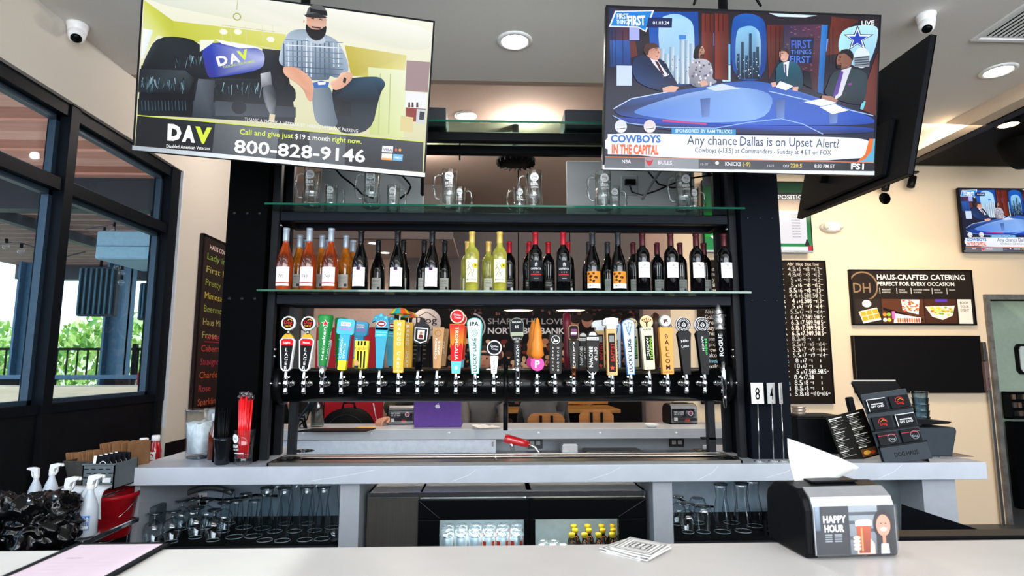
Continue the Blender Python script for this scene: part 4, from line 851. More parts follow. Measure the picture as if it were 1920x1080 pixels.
# outlet, conduit and plug in the left bay
q=P(377,937,3.48); t=thing('wall_outlet','white double outlet with a black plug inside the left glass bay','outlet',q)
mb=MB(); mb.bbox(-.035,.035,-.012,0,-.04,.04,.003); mb.build('cover_plate',white,t)
for z in (-.02,.02): mb=MB(); mb.box(-.012,-.006,-.0135,-.012,z-.008,z+.008); mb.box(.006,.012,-.0135,-.012,z-.008,z+.008); mb.build('socket_slots',blackm,t)
mb=MB(); mb.bbox(.012,.05,-.045,-.012,-.02,.02,.006); mb.build('plug',blackm,t)
o=MB(); 
def wtube(pts,Y,r,lab,name,mat,n=8): 
    mb=MB(); mb.tube([P(x,y,Y) for x,y in pts],r,n); o=mb.build(name,mat); tag(o,lab,'cable'); return o
wtube([(392,935),(420,937),(450,934),(480,928),(520,930)],3.40,.007,'black power cord running behind the left glasses','power_cord',blackm)
wtube([(1262,930),(1290,943),(1310,950),(1338,950)],3.35,.006,'black power cord drooping in the right bay','power_cord',blackm)
mb=MB(); pts=[];rr=[]
for i in range(70):
    u=i/69; px=352+u*84; py=926-10*math.sin(u*PI)+(-2); pts.append(P(px,py,3.36)); rr.append(.017 if i%2 else .014)
mb.tube(pts,rr,12); o=mb.build('flexible_conduit',M('grey_conduit','#77797b',.35,.7)); tag(o,'grey corrugated flexible conduit under the left counter','conduit')
q=P(290,926,3.48); mb=MB(); mb.bbox(-.05,.05,-.03,0,-.05,.04,.003); o=mb.build('junction_box',M('galvanised_box','#5f6a70',.4,.5)); o.location=(xs(249)+.025,3.04,q.z); o.rotation_euler=(0,0,R(90)); tag(o,'metal junction box at the left end under the counter','junction box')
# refrigerator
fx0,fx1=xs(688,2.98),xs(1212,2.98); zf=P(900,924,2.97).z
fr=thing('back_bar_fridge','black framed two-door glass back bar fridge with steel side panel','fridge',((fx0+fx1)/2,3.0,0)); fx=fr.location.x
mb=MB(); mb.box(fx0-fx,fx1-fx,.0,.38,zf-.02,zf); mb.box(fx0-fx,fx1-fx,.37,.38,0,zf); mb.box(fx0-fx,fx0-fx+.01,.0,.38,0,zf); mb.box(fx1-fx-.01,fx1-fx,.0,.38,0,zf); mb.box(xs(783)-fx,xs(783)+.01-fx,.0,.37,0,zf); mb.box(xs(990)-fx,xs(1000)-fx,.03,.37,.3,zf);mb.box(fx0-fx,fx1-fx,0,.38,.3,.32); mb.build('cabinet',M('fridge_interior','#b9bfc0',.4),fr)
mb=MB(); mb.bbox(fx0-fx,fx1-fx,-.02,0,zf-.022,zf,.002); mb.build('top_rail',M('polished_rail','#c9ccd0',.2,1),fr)
mb=MB(); mb.bbox(fx0-fx,xs(782)-fx,-.02,.0,.1,P(700,933,2.98).z,.002); mb.build('steel_panel',M('brushed_dark_steel','#504d48',.35,.3,noise=.1,scale=6,stretch=(40,40,.6)),fr)
ft=M('fridge_door_black','#0b0c0e',.3)
wz1=P(900,973,2.98).z; wz0=.45
for a,b,c,d in ((785,825,982,992),(992,1003,1158,1210)):
    zt_=P(900,936,2.98).z; dm=MB(); Y0,Y1=-.04,-.0; X=[xs(q,2.98)-fx for q in (a,b,c,d)]
    dm.box(X[0],X[3],Y0,Y1,wz1,zt_); dm.box(X[0],X[1],Y0,Y1,.3,wz1); dm.box(X[2],X[3],Y0,Y1,.3,wz1); dm.box(X[1],X[2],Y0,Y1,.3,wz0); dr=dm.build('door',ft,fr,bevel=.002)
    g=MB(); g.box(X[1],X[2],-.03,-.026,wz0,wz1); g.build('door_glass',gl,dr)
    g=MB(); g.tube([(X[0]+.004 if a==785 else X[3]-.004,Y0-.0005,zt_-.003),(X[1] if a==785 else X[2],Y0-.0005,wz1+.01)],.0012,6); g.build('mitre_seam',M('seam_grey','#4c5054',.4),dr)
arealight('fridge_light',(xs(903),3.1,zf-.035),(0,0,0),.4,.05,2.0,(.95,1,1)); arealight('fridge_light',(xs(1085),3.1,zf-.035),(0,0,0),.4,.05,1.7,(1,.97,.85))
# fridge shelves and drinks
zcan=P(900,1024,3.07).z-.10
for a,b in ((826,985),(1004,1158)):
    sh=MB(); 
    for i in range(16): y=3.03+i*.02; sh.box(xs(a)-.01,xs(b)+.01,y,y+.004,zcan-.006,zcan)
    o=sh.build('fridge_wire_shelf',steel); tag(o,'wire shelf inside the %s fridge door'%('left' if a==826 else 'right'),'shelf')
def can(bodyc,band,topc='#d8dadc',h=.155,r=.033,txt=None):
    t=thing('beer_can','','can'); mb=MB(); mb.lathe([(r*.8,0),(r,.008),(r,h-.016),(r*.8,h-.004)],20,cap=False); mb.build('can_body',M('can_'+bodyc.strip('#'),bodyc,.3,.4),t)
    mb=MB(); mb.lathe([(r*.83,h-.006),(r*.83,h),(r*.76,h),(r*.74,h-.005),(0,h-.005)],20,cap=False); mb.build('lid',M('can_lid','#d8dadc',.25,.8),t)
    A=Art(.0004); A.rect(-.03,.03,.03,h-.05,band,8)
    if txt: A.rect(-.034,h-.075,-.012,h-.022,'#d8402c',2); A.rect(.016,h-.075,.034,h-.022,'#e8583c',2); A.ell(.0,h-.072,.02,.018,'#161c38'); A.text(txt,0,h-.076,.008,'#ffffff',w=.024,bold=.02)
    else: A.text('LAGER',0,h-.085,.01,'#ffffff',w=.04)
    A.build('can_print',t,bend=r+.0004); return t
c_dark=can('#e6e6e4','#2a2520'); c_pab=can('#ecebe8','#e8e6e2',txt='Pabst'); bl={}
rnd=random.Random(5); cnt={'d':0,'p':0}
pos=[]
for row,Y in enumerate((3.06,3.13,3.20,3.27)):
    for k in range(6):
        pos.append((xs(840+k*28,2.98)+.0,Y,k,row))
fd=fp=True
names=['first','second','third','fourth','fifth','sixth']
for x,Y,k,row in pos:
    kind='d' if k<3 else 'p'; src=c_dark if kind=='d' else c_pab
    x=P(838+k*26,1000,Y).x+ (.006*(row%2))
    if (kind=='d' and fd) or (kind=='p' and fp):
        o=src; o.location=(x,Y,zcan)
        if kind=='d': fd=False
        else: fp=False
    else: o=dup(src,(x,Y,zcan))
    o['label']='%s in the left fridge door, %s from left, %s row'%('dark-banded white can' if kind=='d' else 'red-ribboned white can',names[k],names[row]); o['group']='beer cans in the left fridge door'
# small stacked cans and honey-coloured bottles
sc_=can('#c8ccd0','#2f8fb8',h=.10); first=True
for j,(px,lv,lab) in enumerate(((1017,0,'blue'),(1037,0,''),(1056,0,''),(1017,1,''),(1038,1,''))):
    x=P(px,1000,3.07).x; z=zcan+.1*0
    o=sc_ if first else dup(sc_,(0,0,0)); first=False; o.location=(x+(.01 if lv else 0),3.07+.07*lv,zcan); o['label']='short silver can in the right fridge door, %s'%['front row, leftmost','front row, middle','front row, right','second row, left','second row, right'][j]; o['group']='short cans in the right fridge door'
bt=thing('growler_bottle','','bottle'); mb=MB(); mb.lathe([(0,.002),(.03,0),(.034,.005),(.034,.075),(.028,.095),(.013,.118),(.011,.145)],20); mb.build('bottle_glass',M('amber_glass','#1d0f08',.06,coat=1),bt)
mb=MB(); mb.lathe([(.011,.138),(.015,.14),(.0165,.152),(.015,.16),(0,.161)],14); mb.build('cap',M('yellow_cap','#e8b928',.4),bt)
A=Art(.0004); A.rect(-.028,.02,.028,.07,'#c98a24',8); A.ell(0,.05,.014,.014,'#f0e6d0'); A.build('label',bt,bend=.0345)
mb=MB(); mb.tube([(.012*math.cos(a),-.022-.004*math.sin(a),.115+.014*math.sin(a)) for a in [2*PI*i/14 for i in range(15)]],.0015,5); mb.build('neck_tag_ring',M('orange_tag','#e8743c',.5),bt)
first=True
for j,(px,Y,up) in enumerate(((1072,3.06,0),(1096,3.06,0),(1122,3.06,0),(1148,3.06,0),(1078,3.14,.012),(1104,3.14,.0),(1130,3.14,.0),(1150,3.14,0),(1076,3.22,0),(1102,3.22,0),(1128,3.22,0),(1149,3.22,0))):
    x=P(px,1000,Y).x; o=bt if first else dup(bt,(0,0,0)); first=False; o.location=(x,Y,zcan); o['label']='amber bottle with yellow cap in the right fridge door, %s of the %s row'%(names[j%4],['front','middle','rear'][j//4]); o['group']='yellow capped amber bottles in the fridge'
# ============================================================ GLASSWARE UNDER THE COUNTER
gg=glass('bar_glass','#f4fafc','#6c8494',refl=2.8,power=.5,rough=.05)
def gware(kind):
    t=thing('upturned_glass','','glass'); 
    prof={'snifter':[(.030,0),(.036,.02),(.043,.05),(.044,.07),(.036,.095),(.015,.108),(.006,.114),(.005,.128),(.012,.134),(.034,.139),(.034,.142),(0,.144)],
     'tumbler':[(.034,0),(.04,.03),(.045,.07),(.045,.10),(.038,.125),(.028,.132),(0,.133)],
     'pint':[(.040,0),(.038,.05),(.034,.12),(.030,.165),(.030,.172),(0,.174)],
     'weizen':[(.036,0),(.034,.03),(.036,.07),(.034,.11),(.024,.165),(.021,.195),(.030,.235),(.034,.245),(.0,.247)],
     'pitcher':[(.04,0),(.044,.06),(.036,.12),(.026,.17),(.03,.215),(.036,.235),(0,.237)]}[kind]
    mb=MB(); mb.lathe(prof,28,cap=False); mb.build('glass_wall',gg,t)
    mb=MB(); r=prof[0][0]; mb.lathe([(r-.0015,.001),(r+.0012,0),(r+.0012,.003),(r-.0015,.003),(r-.0015,.001)],28,cap=False); mb.build('rim',M('bright_rim_glass','#c8d4dc',.1,coat=1,trans=.6),t)
    z=prof[-1][1]; r=prof[-2][0]; mb=MB(); mb.lathe([(0,z-.008),(r*.9,z-.008),(r,z-.004),(r*.9,z),(0,z)],24); mb.build('foot',glass('thick_glass_foot','#dfeaf0','#506470',refl=3,power=.5),t)
    return t
G={'snifter':[(288,2.95),(322,2.98),(367,3.05),(400,3.0),(338,3.2),(358,3.24),(385,3.22),(418,3.15),(1290,3.05),(1272,3.2)],'tumbler':[(1319,3.05),(1310,3.22)],'pint':[(440,3.05),(475,3.06),(457,3.22),(425,3.3),(492,3.2)],
'weizen':[(497,2.99),(530,2.98),(572,2.99),(604,3.0),(515,3.14),(552,3.14),(590,3.15),(622,3.2),(535,3.28),(575,3.28)],'pitcher':[(1355,3.05),(1394,3.06),(1372,3.22),(1416,3.15)]}
GL={'snifter':'upside-down stemmed snifter glass','tumbler':'upside-down rounded tumbler','pint':'upside-down pint glass','weizen':'upside-down tall curved glass','pitcher':'upside-down tall waisted glass'}
OR=['first','second','third','fourth','fifth','sixth','seventh','eighth','ninth','tenth']
for kd,ps in G.items():
    src=None
    left=sorted([p for p in ps if p[0]<700]); right=sorted([p for p in ps if p[0]>=700])
    for side,lst in (('left',left),('right',right)):
        for i,(px,Y) in enumerate(lst):
            x=P(px,1000,Y).x
            if src is None: src=gware(kd); o=src
            else: o=dup(src,(0,0,0))
            o.location=(x,Y,ZSH); o['label']='%s in the %s counter bay, %s such from the left'%(GL[kd],side,OR[i]); o['group']='upturned glasses under the counter'
q=P(626,1012,2.96); t=thing('shot_glass','small clear shot glass beside the left grey post','glass',(q.x,2.96,ZSH)); mb=MB(); mb.lathe([(.017,.0),(.018,.01),(.022,.055),(.02,.055),(.016,.012),(0,.012)],20); mb.build('glass_wall',gg,t); mb=MB(); mb.lathe([(0,0),(.017,0),(.017,.01),(0,.01)],16); mb.build('foot',MC['thick_glass_foot'],t)
# black crate in the right bay
q0=P(1415,945,2.87); cr=thing('black_glass_rack','black lattice-sided plastic glass rack in the right bay','crate',(P(1420,950,2.87).x,2.72,P(1420,985,2.72).z-.04),0)
L=.40; hgt=.13
mb=MB(); mb.box(0,.006,0,L,0,hgt) if False else None
mb=MB(); mb.bbox(0,L,0,.012,hgt-.018,hgt,.002); mb.bbox(0,L,L-.012,L,hgt-.018,hgt,.002); mb.bbox(0,.012,0,L,hgt-.018,hgt,.002); mb.bbox(L-.012,L,0,L,hgt-.018,hgt,.002); mb.build('rim',blackm,cr)
mb=MB(); mb.box(0,L,0,L,0,.01); mb.build('base',blackm,cr)
st=None
for i in range(9):
    for side in range(4):
        mb=MB(); u=i*L/8.4; w_=.016
        if side==0: mb.box(u,u+w_,0,.008,0,hgt-.01)
        elif side==1: mb.box(u,u+w_,L-.008,L,0,hgt-.01)
        elif side==2: mb.box(0,.008,u,u+w_,0,hgt-.01)
        else: mb.box(L-.008,L,u,u+w_,0,hgt-.01)
        mb.build('slat',M('crate_black','#15171b',.5),cr)
for z in (.035,.06,.085):
    mb=MB(); mb.box(0,L,.001,.007,z,z+.008); mb.box(0.001,.007,0,L,z,z+.008); mb.box(0,L,L-.007,L-.001,z,z+.008); mb.build('lattice_rail',M('crate_black','#15171b',.5),cr)
cr.rotation_euler=(0,0,R(-38)); cr.location=(P(1425,945,3.0).x,2.98,P(1425,1000,2.98).z-.05)
A=P(1700,945,2.72); mb=MB(); mb.prismx([(0,0),(0,.02),(.0,.02)],0,.1) if False else None
mb=MB(); a=P(1690,945,2.6); b=P(1850,998,2.3); c=P(1700,1010,2.3)
mb.add([a,P(1690,945,2.75),b,P(1850,998,2.5),P(1690,1030,2.6),P(1690,1030,2.75),P(1850,1030,2.3),P(1850,1030,2.5)],[(0,2,3,1),(0,4,6,2),(1,3,7,5),(0,1,5,4),(2,6,7,3),(4,5,7,6)]); o=mb.build('sloped_bin_lid',M('black_bin','#101216',.5)); tag(o,'black sloping bin lid behind the napkin dispenser at right','bin')
# ============================================================ DRIP TRAY
yt0,yt1=2.865,3.13; tx0=PZ(490,873,ZC+.014).x; tx1=PZ(1400,866,ZC+.014).x
dt=thing('drip_tray','long stainless steel perforated drip tray along the counter under the taps','drip tray',((tx0+tx1)/2,(yt0+yt1)/2,ZC)); w2=(tx1-tx0)/2; d2=(yt1-yt0)/2
def perfmat():
    m=bpy.data.materials.new('perforated_steel'); m.use_nodes=True; n=m.node_tree.nodes; l=m.node_tree.links; b=n['Principled BSDF']; b.inputs['Metallic'].default_value=1; b.inputs['Roughness'].default_value=.3
    t=n.new('ShaderNodeTexCoord'); v=n.new('ShaderNodeTexVoronoi'); v.inputs['Scale'].default_value=130; v.inputs['Randomness'].default_value=0; l.new(t.outputs['Object'],v.inputs['Vector'])
    r=n.new('ShaderNodeValToRGB'); r.color_ramp.elements[0].position=.28; r.color_ramp.elements[0].color=(.05,.05,.05,1); r.color_ramp.elements[1].position=.36; r.color_ramp.elements[1].color=(.62,.6,.57,1); l.new(v.outputs['Distance'],r.inputs[0]); l.new(r.outputs[0],b.inputs['Base Color']); return m
pf=perfmat()
mb=MB(); mb.bbox(-w2,w2,-d2,-d2+.012,0,.016,.002); mb.bbox(-w2,w2,d2-.012,d2,0,.016,.002); mb.bbox(-w2,-w2+.012,-d2,d2,0,.016,.002); mb.bbox(w2-.012,w2,-d2,d2,0,.016,.002); mb.build('rim',steel,dt)
mb=MB(); mb.box(-w2+.01,w2-.01,-d2+.01,d2-.01,.001,.004); mb.build('trough',M('trough_steel','#b8aaa0',.12,1),dt)
xm=P(930,860,3).x-dt.location.x
for a,b in ((-w2+.012,xm-.002),(xm+.002,w2-.012)):
    mb=MB(); mb.box(a,b,-d2+.012,-.035,.010,.013); mb.build('grate',pf,dt)
    mb=MB(); mb.box(a,b,.045,d2-.012,.010,.013); mb.build('grate',pf,dt)
for px,py in ((543,861),(568,846),(1362,858),(1318,845)):
    q=PZ(px,py,ZC+.014); mb=MB(); 
    for k in range(10): a=2*PI*k/10; mb.T=Matrix.Translation((q.x-dt.location.x,q.y-dt.location.y,.0155))@Matrix.Rotation(a,4,'Z'); mb.box(.012,.05,-.003,.003,-.002,.001)
    mb.T=Matrix.Translation((q.x-dt.location.x,q.y-dt.location.y,.0155)); mb.lathe([(.0,.003),(.012,.003),(.014,0)],16,cap=False); mb.lathe([(.05,-.001),(.055,.002),(.06,-.001)],28,cap=False); mb.build('glass_rinser',M('rinser_chrome','#2c2c2c',.2,.8),dt)
# soda gun
t=thing('soda_gun','red handled bar soda gun with chrome hose behind the drip tray','soda gun',P(968,828,3.2))
O=t.matrix_world.translation if False else Vector(t.location)
def rel(px,py,Y): return P(px,py,Y)-O
mb=MB(); mb.tube([rel(946,821,3.2),rel(952,823,3.2),rel(975,829,3.2),rel(991,833,3.2)],[.022,.024,.021,.018],12); mb.build('red_handle',M('glossy_red','#b3141c',.2,coat=1),t)
mb=MB(); 
for k in range(5): a=rel(955+k*6,822+k*1.6,3.19); mb.ball(a,.006,8,5)
mb.build('buttons',M('dark_red','#5c0a10',.4),t)
mb=MB(); mb.tube([rel(989,832,3.2),rel(1002,838,3.2),rel(1010,848,3.2),rel(1013,860,3.2)],.008,10); mb.build('hose',chrome,t)
mb=MB(); mb.tube([rel(953,826,3.2),rel(959,833,3.2),rel(962,845,3.2)],.012,10); mb.build('holster',M('bright_steel','#cfd2d6',.15,1),t)
# ============================================================ FAR BAR
YF=4.1; fl=P(500,800,YF).x; frx=P(1420,800,YF).x
fb=thing('guest_side_counter','pale grey far counter on the guest side with overhanging top','counter',((fl+frx)/2,4.3,0)); fx_=fb.location.x; thf=ZF-P(900,824,YF).z
mb=MB(); mb.bbox(fl-.4-fx_,frx+.25-fx_,-.2,.22,ZF-thf,ZF,.003); mb.build('countertop',M('grey_quartz_far','#bdbfc3',.25,noise=.05,scale=9),fb)
mb=MB(); mb.box(fl-.4-fx_,frx+.2-fx_,.1,.13,0,ZF-thf); mb.build('front_panel',panelg,fb)
xr=P(930,840,4.12).x
mb=MB(); mb.bbox(fl-.4-fx_,xr-fx_,-.16,.1,0,ZF-thf-.004,.003); mb.build('white_cabinet',M('white_cabinet_paint','#e6ebf2',.4),fb)
q=P(924,841,3.9); mb=MB(); mb.box(q.x-fx_-.006,q.x-fx_+.006,-.166,-.16,q.z-.02,q.z+.012); mb.build('latch',steel,fb)
for px,lab in ((568,''),(696,''),(842,''),(1010,''),(1125,''),(1268,'')):
    q=P(px,812,YF); mb=MB(); mb.T=Matrix.Translation((q.x-fx_,-.2,q.z))@Matrix.Rotation(R(90),4,'X'); mb.lathe([(.009,0),(.009,.002),(0,.003)],12); mb.build('screw_cap',white,fb)
for px,py,c,w_,h_ in ((1003,830,'#4e5256',.055,.04),(1268,829,'#2e2926',.055,.032)):
    q=P(px,py,4.38); t=thing('wall_outlet','double outlet under the far counter, %s'%('behind the soda gun' if px==1003 else 'right, in a dark plate'),'outlet',q)
    mb=MB(); mb.bbox(-w_,w_,-.012,0,-h_,h_,.003); mb.build('cover_plate',M('plate_'+c[1:],c,.5),t)
    for x in (-.022,.022): mb=MB(); mb.bbox(x-.015,x+.015,-.016,-.012,-.014,.014,.002); mb.build('socket',M('socket_grey','#b8b8b8',.5),t)
q=P(1067,840,4.2); mb=MB(); mb.bbox(-.055,.055,-.05,.05,-.04,.02,.006); mb.prism([(-.055,.02),(.055,.02),(.045,.035),(-.045,.035)],-.05,.05); o=mb.build('receipt_printer',white); o.location=q; tag(o,'small white box unit under the far counter','printer')
mb=MB(); a=P(1095,843,4.2); b=P(1200,843,4.2); mb.bbox(0,b.x-a.x,-.1,.1,-.03,.0,.004); o=mb.build('metal_tray',steel); o.location=a; tag(o,'flat metal tray under the far counter','tray')
tag(MB().box(P(930,850,4.1).x,P(1400,850,4.1).x,4.06,4.38,P(930,848,4.1).z-.04,P(930,848,4.1).z-.03).build('under_counter_shelf',steel),'steel shelf under the far counter','shelf')
tag(MB().box(P(930,850,4.1).x+.01,P(1400,850,4.1).x-.01,4.12,4.37,0,P(930,848,4.1).z-.041).build('under_counter_cabinet',M('grey_cabinet','#8f9396',.5)),'grey cabinet under the steel shelf of the far counter','cabinet')
# ============================================================ FRONT BAR
fbq=M('warm_grey_quartz','#c4c0bd',.3,noise=.04,scale=7)
yb=PZ(900,1022,ZB).y
t=thing('front_bar','pale grey stone bar top in the foreground','bar counter',(0.3,1.0,0))
mb=MB(); mb.bbox(-2.3,2.2,-.45,yb-1.0,ZB-.06,ZB,.006); mb.build('countertop',fbq,t)
mb=MB(); mb.box(-2.3,2.2,-.25,yb-1.08,0,ZB-.06); mb.build('bar_front',M('dark_bar_front','#2a2c30',.5),t)
# black edging of the sink bench behind it at right
mb=MB(); a=PZ(1700,1003,1.03); mb.bbox(P(1640,1000,1.45).x,2.5,yb+.03,yb+.09,.9,P(1800,1001,yb+.05).z,.004); o=mb.build('black_ledge',blackm); tag(o,'black ledge strip behind the right end of the front bar','ledge')
# placemat menu
def quadz(pts,z): return [PZ(x,y,z) for x,y in pts]
pA,pB=PZ(145,1019,ZB+.006),PZ(318,1019,ZB+.006)
t=thing('menu_clipboard','black framed page of pink paper lying on the front bar at left','menu',((pA.x+pB.x)/2,(pA.y+.30),ZB+.0005)); 
w2=(pB.x-pA.x)/2; ln=.40; cy=pA.y-t.location.y
mb=MB(); mb.bbox(-w2,w2,cy-ln,cy,0,.004,.001); mb.build('board',M('dark_board','#1b1d20',.6),t)
mb=MB(); f_=.012
mb.box(-w2,w2,cy-f_*.7,cy,.004,.0065); mb.box(-w2,-w2+f_,cy-ln,cy,.004,.0065); mb.box(w2-f_,w2,cy-ln,cy,.004,.0065); mb.box(-w2,w2,cy-ln,cy-ln+f_,.004,.0065); mb.build('border',M('dark_board','#1b1d20'),t)
mb=MB(); mb.box(-w2+f_,w2-f_,cy-ln+f_,cy-f_*.7,.004,.005); mb.build('pink_page',M('pink_paper','#e3cfdb',.6,noise=.02),t)
A=Art(.0001); rn=random.Random(2)
A.ell(-.04,cy-.1,.018,.004,'#c9b4c4')
for i in range(12): A.rect(-w2+.04,cy-.13-i*.02,-w2+.04+rn.uniform(.05,.12),cy-.128-i*.02,'#d8c2d0')
o=A.build('faint_print',t,mapf=lambda x,z,e:(x,z,.005+e))
# coasters
cq=PZ(1200,1034,ZB); src=None
for i in range(5):
    if src is None:
        t=thing('coaster','','coaster',(cq.x,cq.y,ZB)); src=t; w2=.048
        mb=MB(); mb.bbox(-w2,w2,-w2,w2,0,.0018,.0004); mb.build('card',paper,t)
        A=Art(.00008); 
        A.ring(0,0,.0,.0,'#fff') if False else None
        for r0,c in ((.044,'#6f6d6c'),(.040,'#e8e6e4'),(.036,'#8a8886'),(.033,'#e8e6e4'),(.027,'#3a3938'),(.024,'#d8d6d4')):
            A.rect(-r0,-r0,r0,r0,c)
        A.rect(-.02,-.02,.02,.02,'#242424'); 
        for a in range(3):
            for b in range(3): A.ell(-.012+a*.012,-.012+b*.012,.005,.005,'#eceae8',10)
        A.build('printed_face',t,mapf=lambda x,z,e:(x,z,.0018+e)); o=t
    else: o=dup(src,(0,0,0))
    o.location=(cq.x+(.010*math.sin(i*2.3)-.008*(4-i)*.6),cq.y+.004*math.cos(i*3),ZB+.0001+i*.0021); o.rotation_euler=(0,0,R(45+[0,3,-4,2,6][i]))
    o['label']='square printed coaster, %s of the stack on the front bar'%['bottom one','second from the bottom','middle one','second from the top','top one'][i]; o['group']='coaster stack on the front bar'
# ============================================================ NAPKIN DISPENSERS
def dispenser(lab,loc,rz,W,big):
    t=thing('napkin_dispenser',lab,'napkin dispenser',loc,rz); k=W/.2; hw=W/2; D=.15*k; Hh=.135*k
    side=[(0.006*k,0),(0,.012*k),(-.0*k,.095*k),(.008*k,.118*k),(.03*k,.133*k),(.07*k,.14*k),(.115*k,.132*k),(.145*k,.11*k),(.15*k,.09*k),(.15*k,.012*k),(.143*k,0)]
    mb=MB(); mb.prismx(side,-hw,hw); mb.build('body',M('dispenser_black','#0c0d0f',.35),t,bevel=.005*k)
    mb=MB(); fr_=[(-.003*k,.008*k),(-.006*k,.012*k),(-.006*k,.098*k),(.003*k,.12*k),(.027*k,.1365*k),(.027*k,.132*k),(.008*k,.115*k),(0,.09*k)]
    mb.prismx(fr_,-hw*.86,hw*.92); mb.build('silver_front_cover',M('silver_cover','#b9bbbf',.18,.7),t,bevel=.001)
    A=Art(.0002)
    x0,x1,z0,z1=-hw*.84,hw*.9,.010*k,.104*k; u=lambda a:x0+(x1-x0)*a; v=lambda b:z0+(z1-z0)*b
    A.rect(x0,z0,x1,z1,'#1c2028')
    if big:
        A.grad(u(.42),v(0),u(.78),v(1),'#5a626c','#8b939a'); A.grad(u(.0),v(.5),u(.06),v(1),'#4a5a6c','#7c8fa2')
        for a,b,c in ((.42,.8,.78),(.42,.62,.6),(.55,.45,.78),(.42,.3,.6)): A.rect(u(a),v(b),u(c),v(b+.07),'#39414b')
        A.text('HAPPY',u(.10),v(.66),.0135*k,'#f4f4f4',w=.049*k,al='L',bold=.05); A.text('HOUR',u(.11),v(.47),.0135*k,'#f4f4f4',w=.042*k,al='L',bold=.05)
        for i in range(4): A.rect(u(.115),v(.40-i*.045),u(.20),v(.42-i*.045),'#9aa0a8'); A.rect(u(.23),v(.40-i*.045),u(.32),v(.42-i*.045),'#9aa0a8')
        # beer glass held in a hand, smiling woman
        A.poly([(u(.5),v(0)),(u(.52),v(.3)),(u(.66),v(.35)),(u(.72),v(.2)),(u(.72),v(0))],'#e8b8a4')
        A.mesh([(u(.52),v(.02)),(u(.66),v(.02)),(u(.69),v(.62)),(u(.50),v(.62))],[(0,1,2,3)],['#7c2c18','#7c2c18','#a84a24','#a84a24']); A.rect(u(.555),v(.06),u(.575),v(.55),'#d8884a'); A.poly([(u(.495),v(.58)),(u(.695),v(.58)),(u(.70),v(.68)),(u(.66),v(.71)),(u(.55),v(.71)),(u(.49),v(.68))],'#f4efe8')
        for i in range(4): A.ell(u(.50),v(.34-i*.075),.008*k,.0035*k,'#f0c4b0',12)
        A.ell(u(.84),v(.60),.022*k,.030*k,'#120e10'); A.poly([(u(.74),v(0)),(u(.97),v(0)),(u(.95),v(.6)),(u(.9),v(.75)),(u(.78),v(.7)),(u(.75),v(.5))],'#161216')
        A.ell(u(.84),v(.58),.0155*k,.021*k,'#c88a74'); A.ell(u(.84),v(.50),.007*k,.0035*k,'#f8f0ec',12); A.rect(u(.82),v(.2),u(.86),v(.4),'#c08068'); A.poly([(u(.79),v(0)),(u(.90),v(0)),(u(.89),v(.2)),(u(.80),v(.2))],'#b9c4e8')
        for s in(-1,1): A.ell(u(.84)+s*.005*k,v(.62),.0022*k,.0012*k,'#2a1a18',10)
    else:
        A.text('FREE SLIDER',u(.08),v(.72),.010*k,'#e8e8e8',w=.07*k,al='L',bold=.03); A.text('OR 1ST PINT',u(.08),v(.56),.010*k,'#e8e8e8',w=.07*k,al='L',bold=.03); A.rect(u(.08),v(.48),u(.42),v(.5),'#8a8a8a')
        A.rect(u(.08),v(.14),u(.22),v(.38),'#d8d8d8'); A.ell(u(.76),v(.68),.017*k,.017*k,'#e8d8dc'); A.ell(u(.76),v(.68),.013*k,.013*k,'#b03a48'); A.ell(u(.76),v(.62),.006*k,.008*k,'#3c5c9c'); A.ell(u(.62),v(.2),.016*k,.011*k,'#c84a38'); A.rect(u(.50),v(.1),u(.74),v(.16),'#a83028'); A.ell(u(.62),v(.28),.014*k,.006*k,'#7c2418')
    A.build('advert_insert',t,y=-.0062*k)
    g=MB(); g.box(x0-.002,x1+.002,-.0115*k,-.010*k,z0-.002,z1+.003); g.build('clear_window',glass('clear_acrylic','#ffffff','#d0d8e0',refl=.8),t)
    mb=MB(); mb.bbox(-hw*.5,hw*.55,.05*k,.1*k,.139*k,.143*k,.001); mb.build('slot_plate',blackm,t)
    return t
q=PZ(1608,1050,ZB)
nd=dispenser('black napkin dispenser with happy hour advert on the front bar',(q.x,q.y+.01,ZB),R(4),.205,True)
nk=1; mb=MB(); n=10; vs=[];fs=[]
for i in range(n+1):
    u=i/n
    for j in range(7):
        v=j/6; x=-.085+ .01*math.sin(v*3)*(1-u) + u*(.14-.0*v); base=.139; top=.139+(.095*(1-u)**.9+.034*u if True else 0)
        z=base+(top-base)*v; xx=-.075+(-.008*v)+u*(.10+.045*v); yy=.075+.012*math.sin(v*2.5+u*2)-.012*u*v+.008*math.sin(u*9)*v*(1-v)
        vs.append((xx,yy,z))
for i in range(n):
    for j in range(6): a=i*7+j; fs.append((a,a+7,a+8,a+1))
mb.add(vs,fs,True); o=mb.build('paper_napkin',paper); o.location=nd.location; o.rotation_euler=nd.rotation_euler; s=o.modifiers.new('thick','SOLIDIFY'); s.thickness=.0008; tag(o,'white paper napkin pulled up from the near dispenser','napkin')
q=PZ(750,797,ZF); dispenser('small looking napkin dispenser on the far counter beside the purple laptop',(q.x,q.y+.02,ZF),0,.20,False)
q=PZ(1284,796,ZF); dispenser('napkin dispenser on the far counter near its right end',(q.x,q.y+.02,ZF),R(3),.215,False)
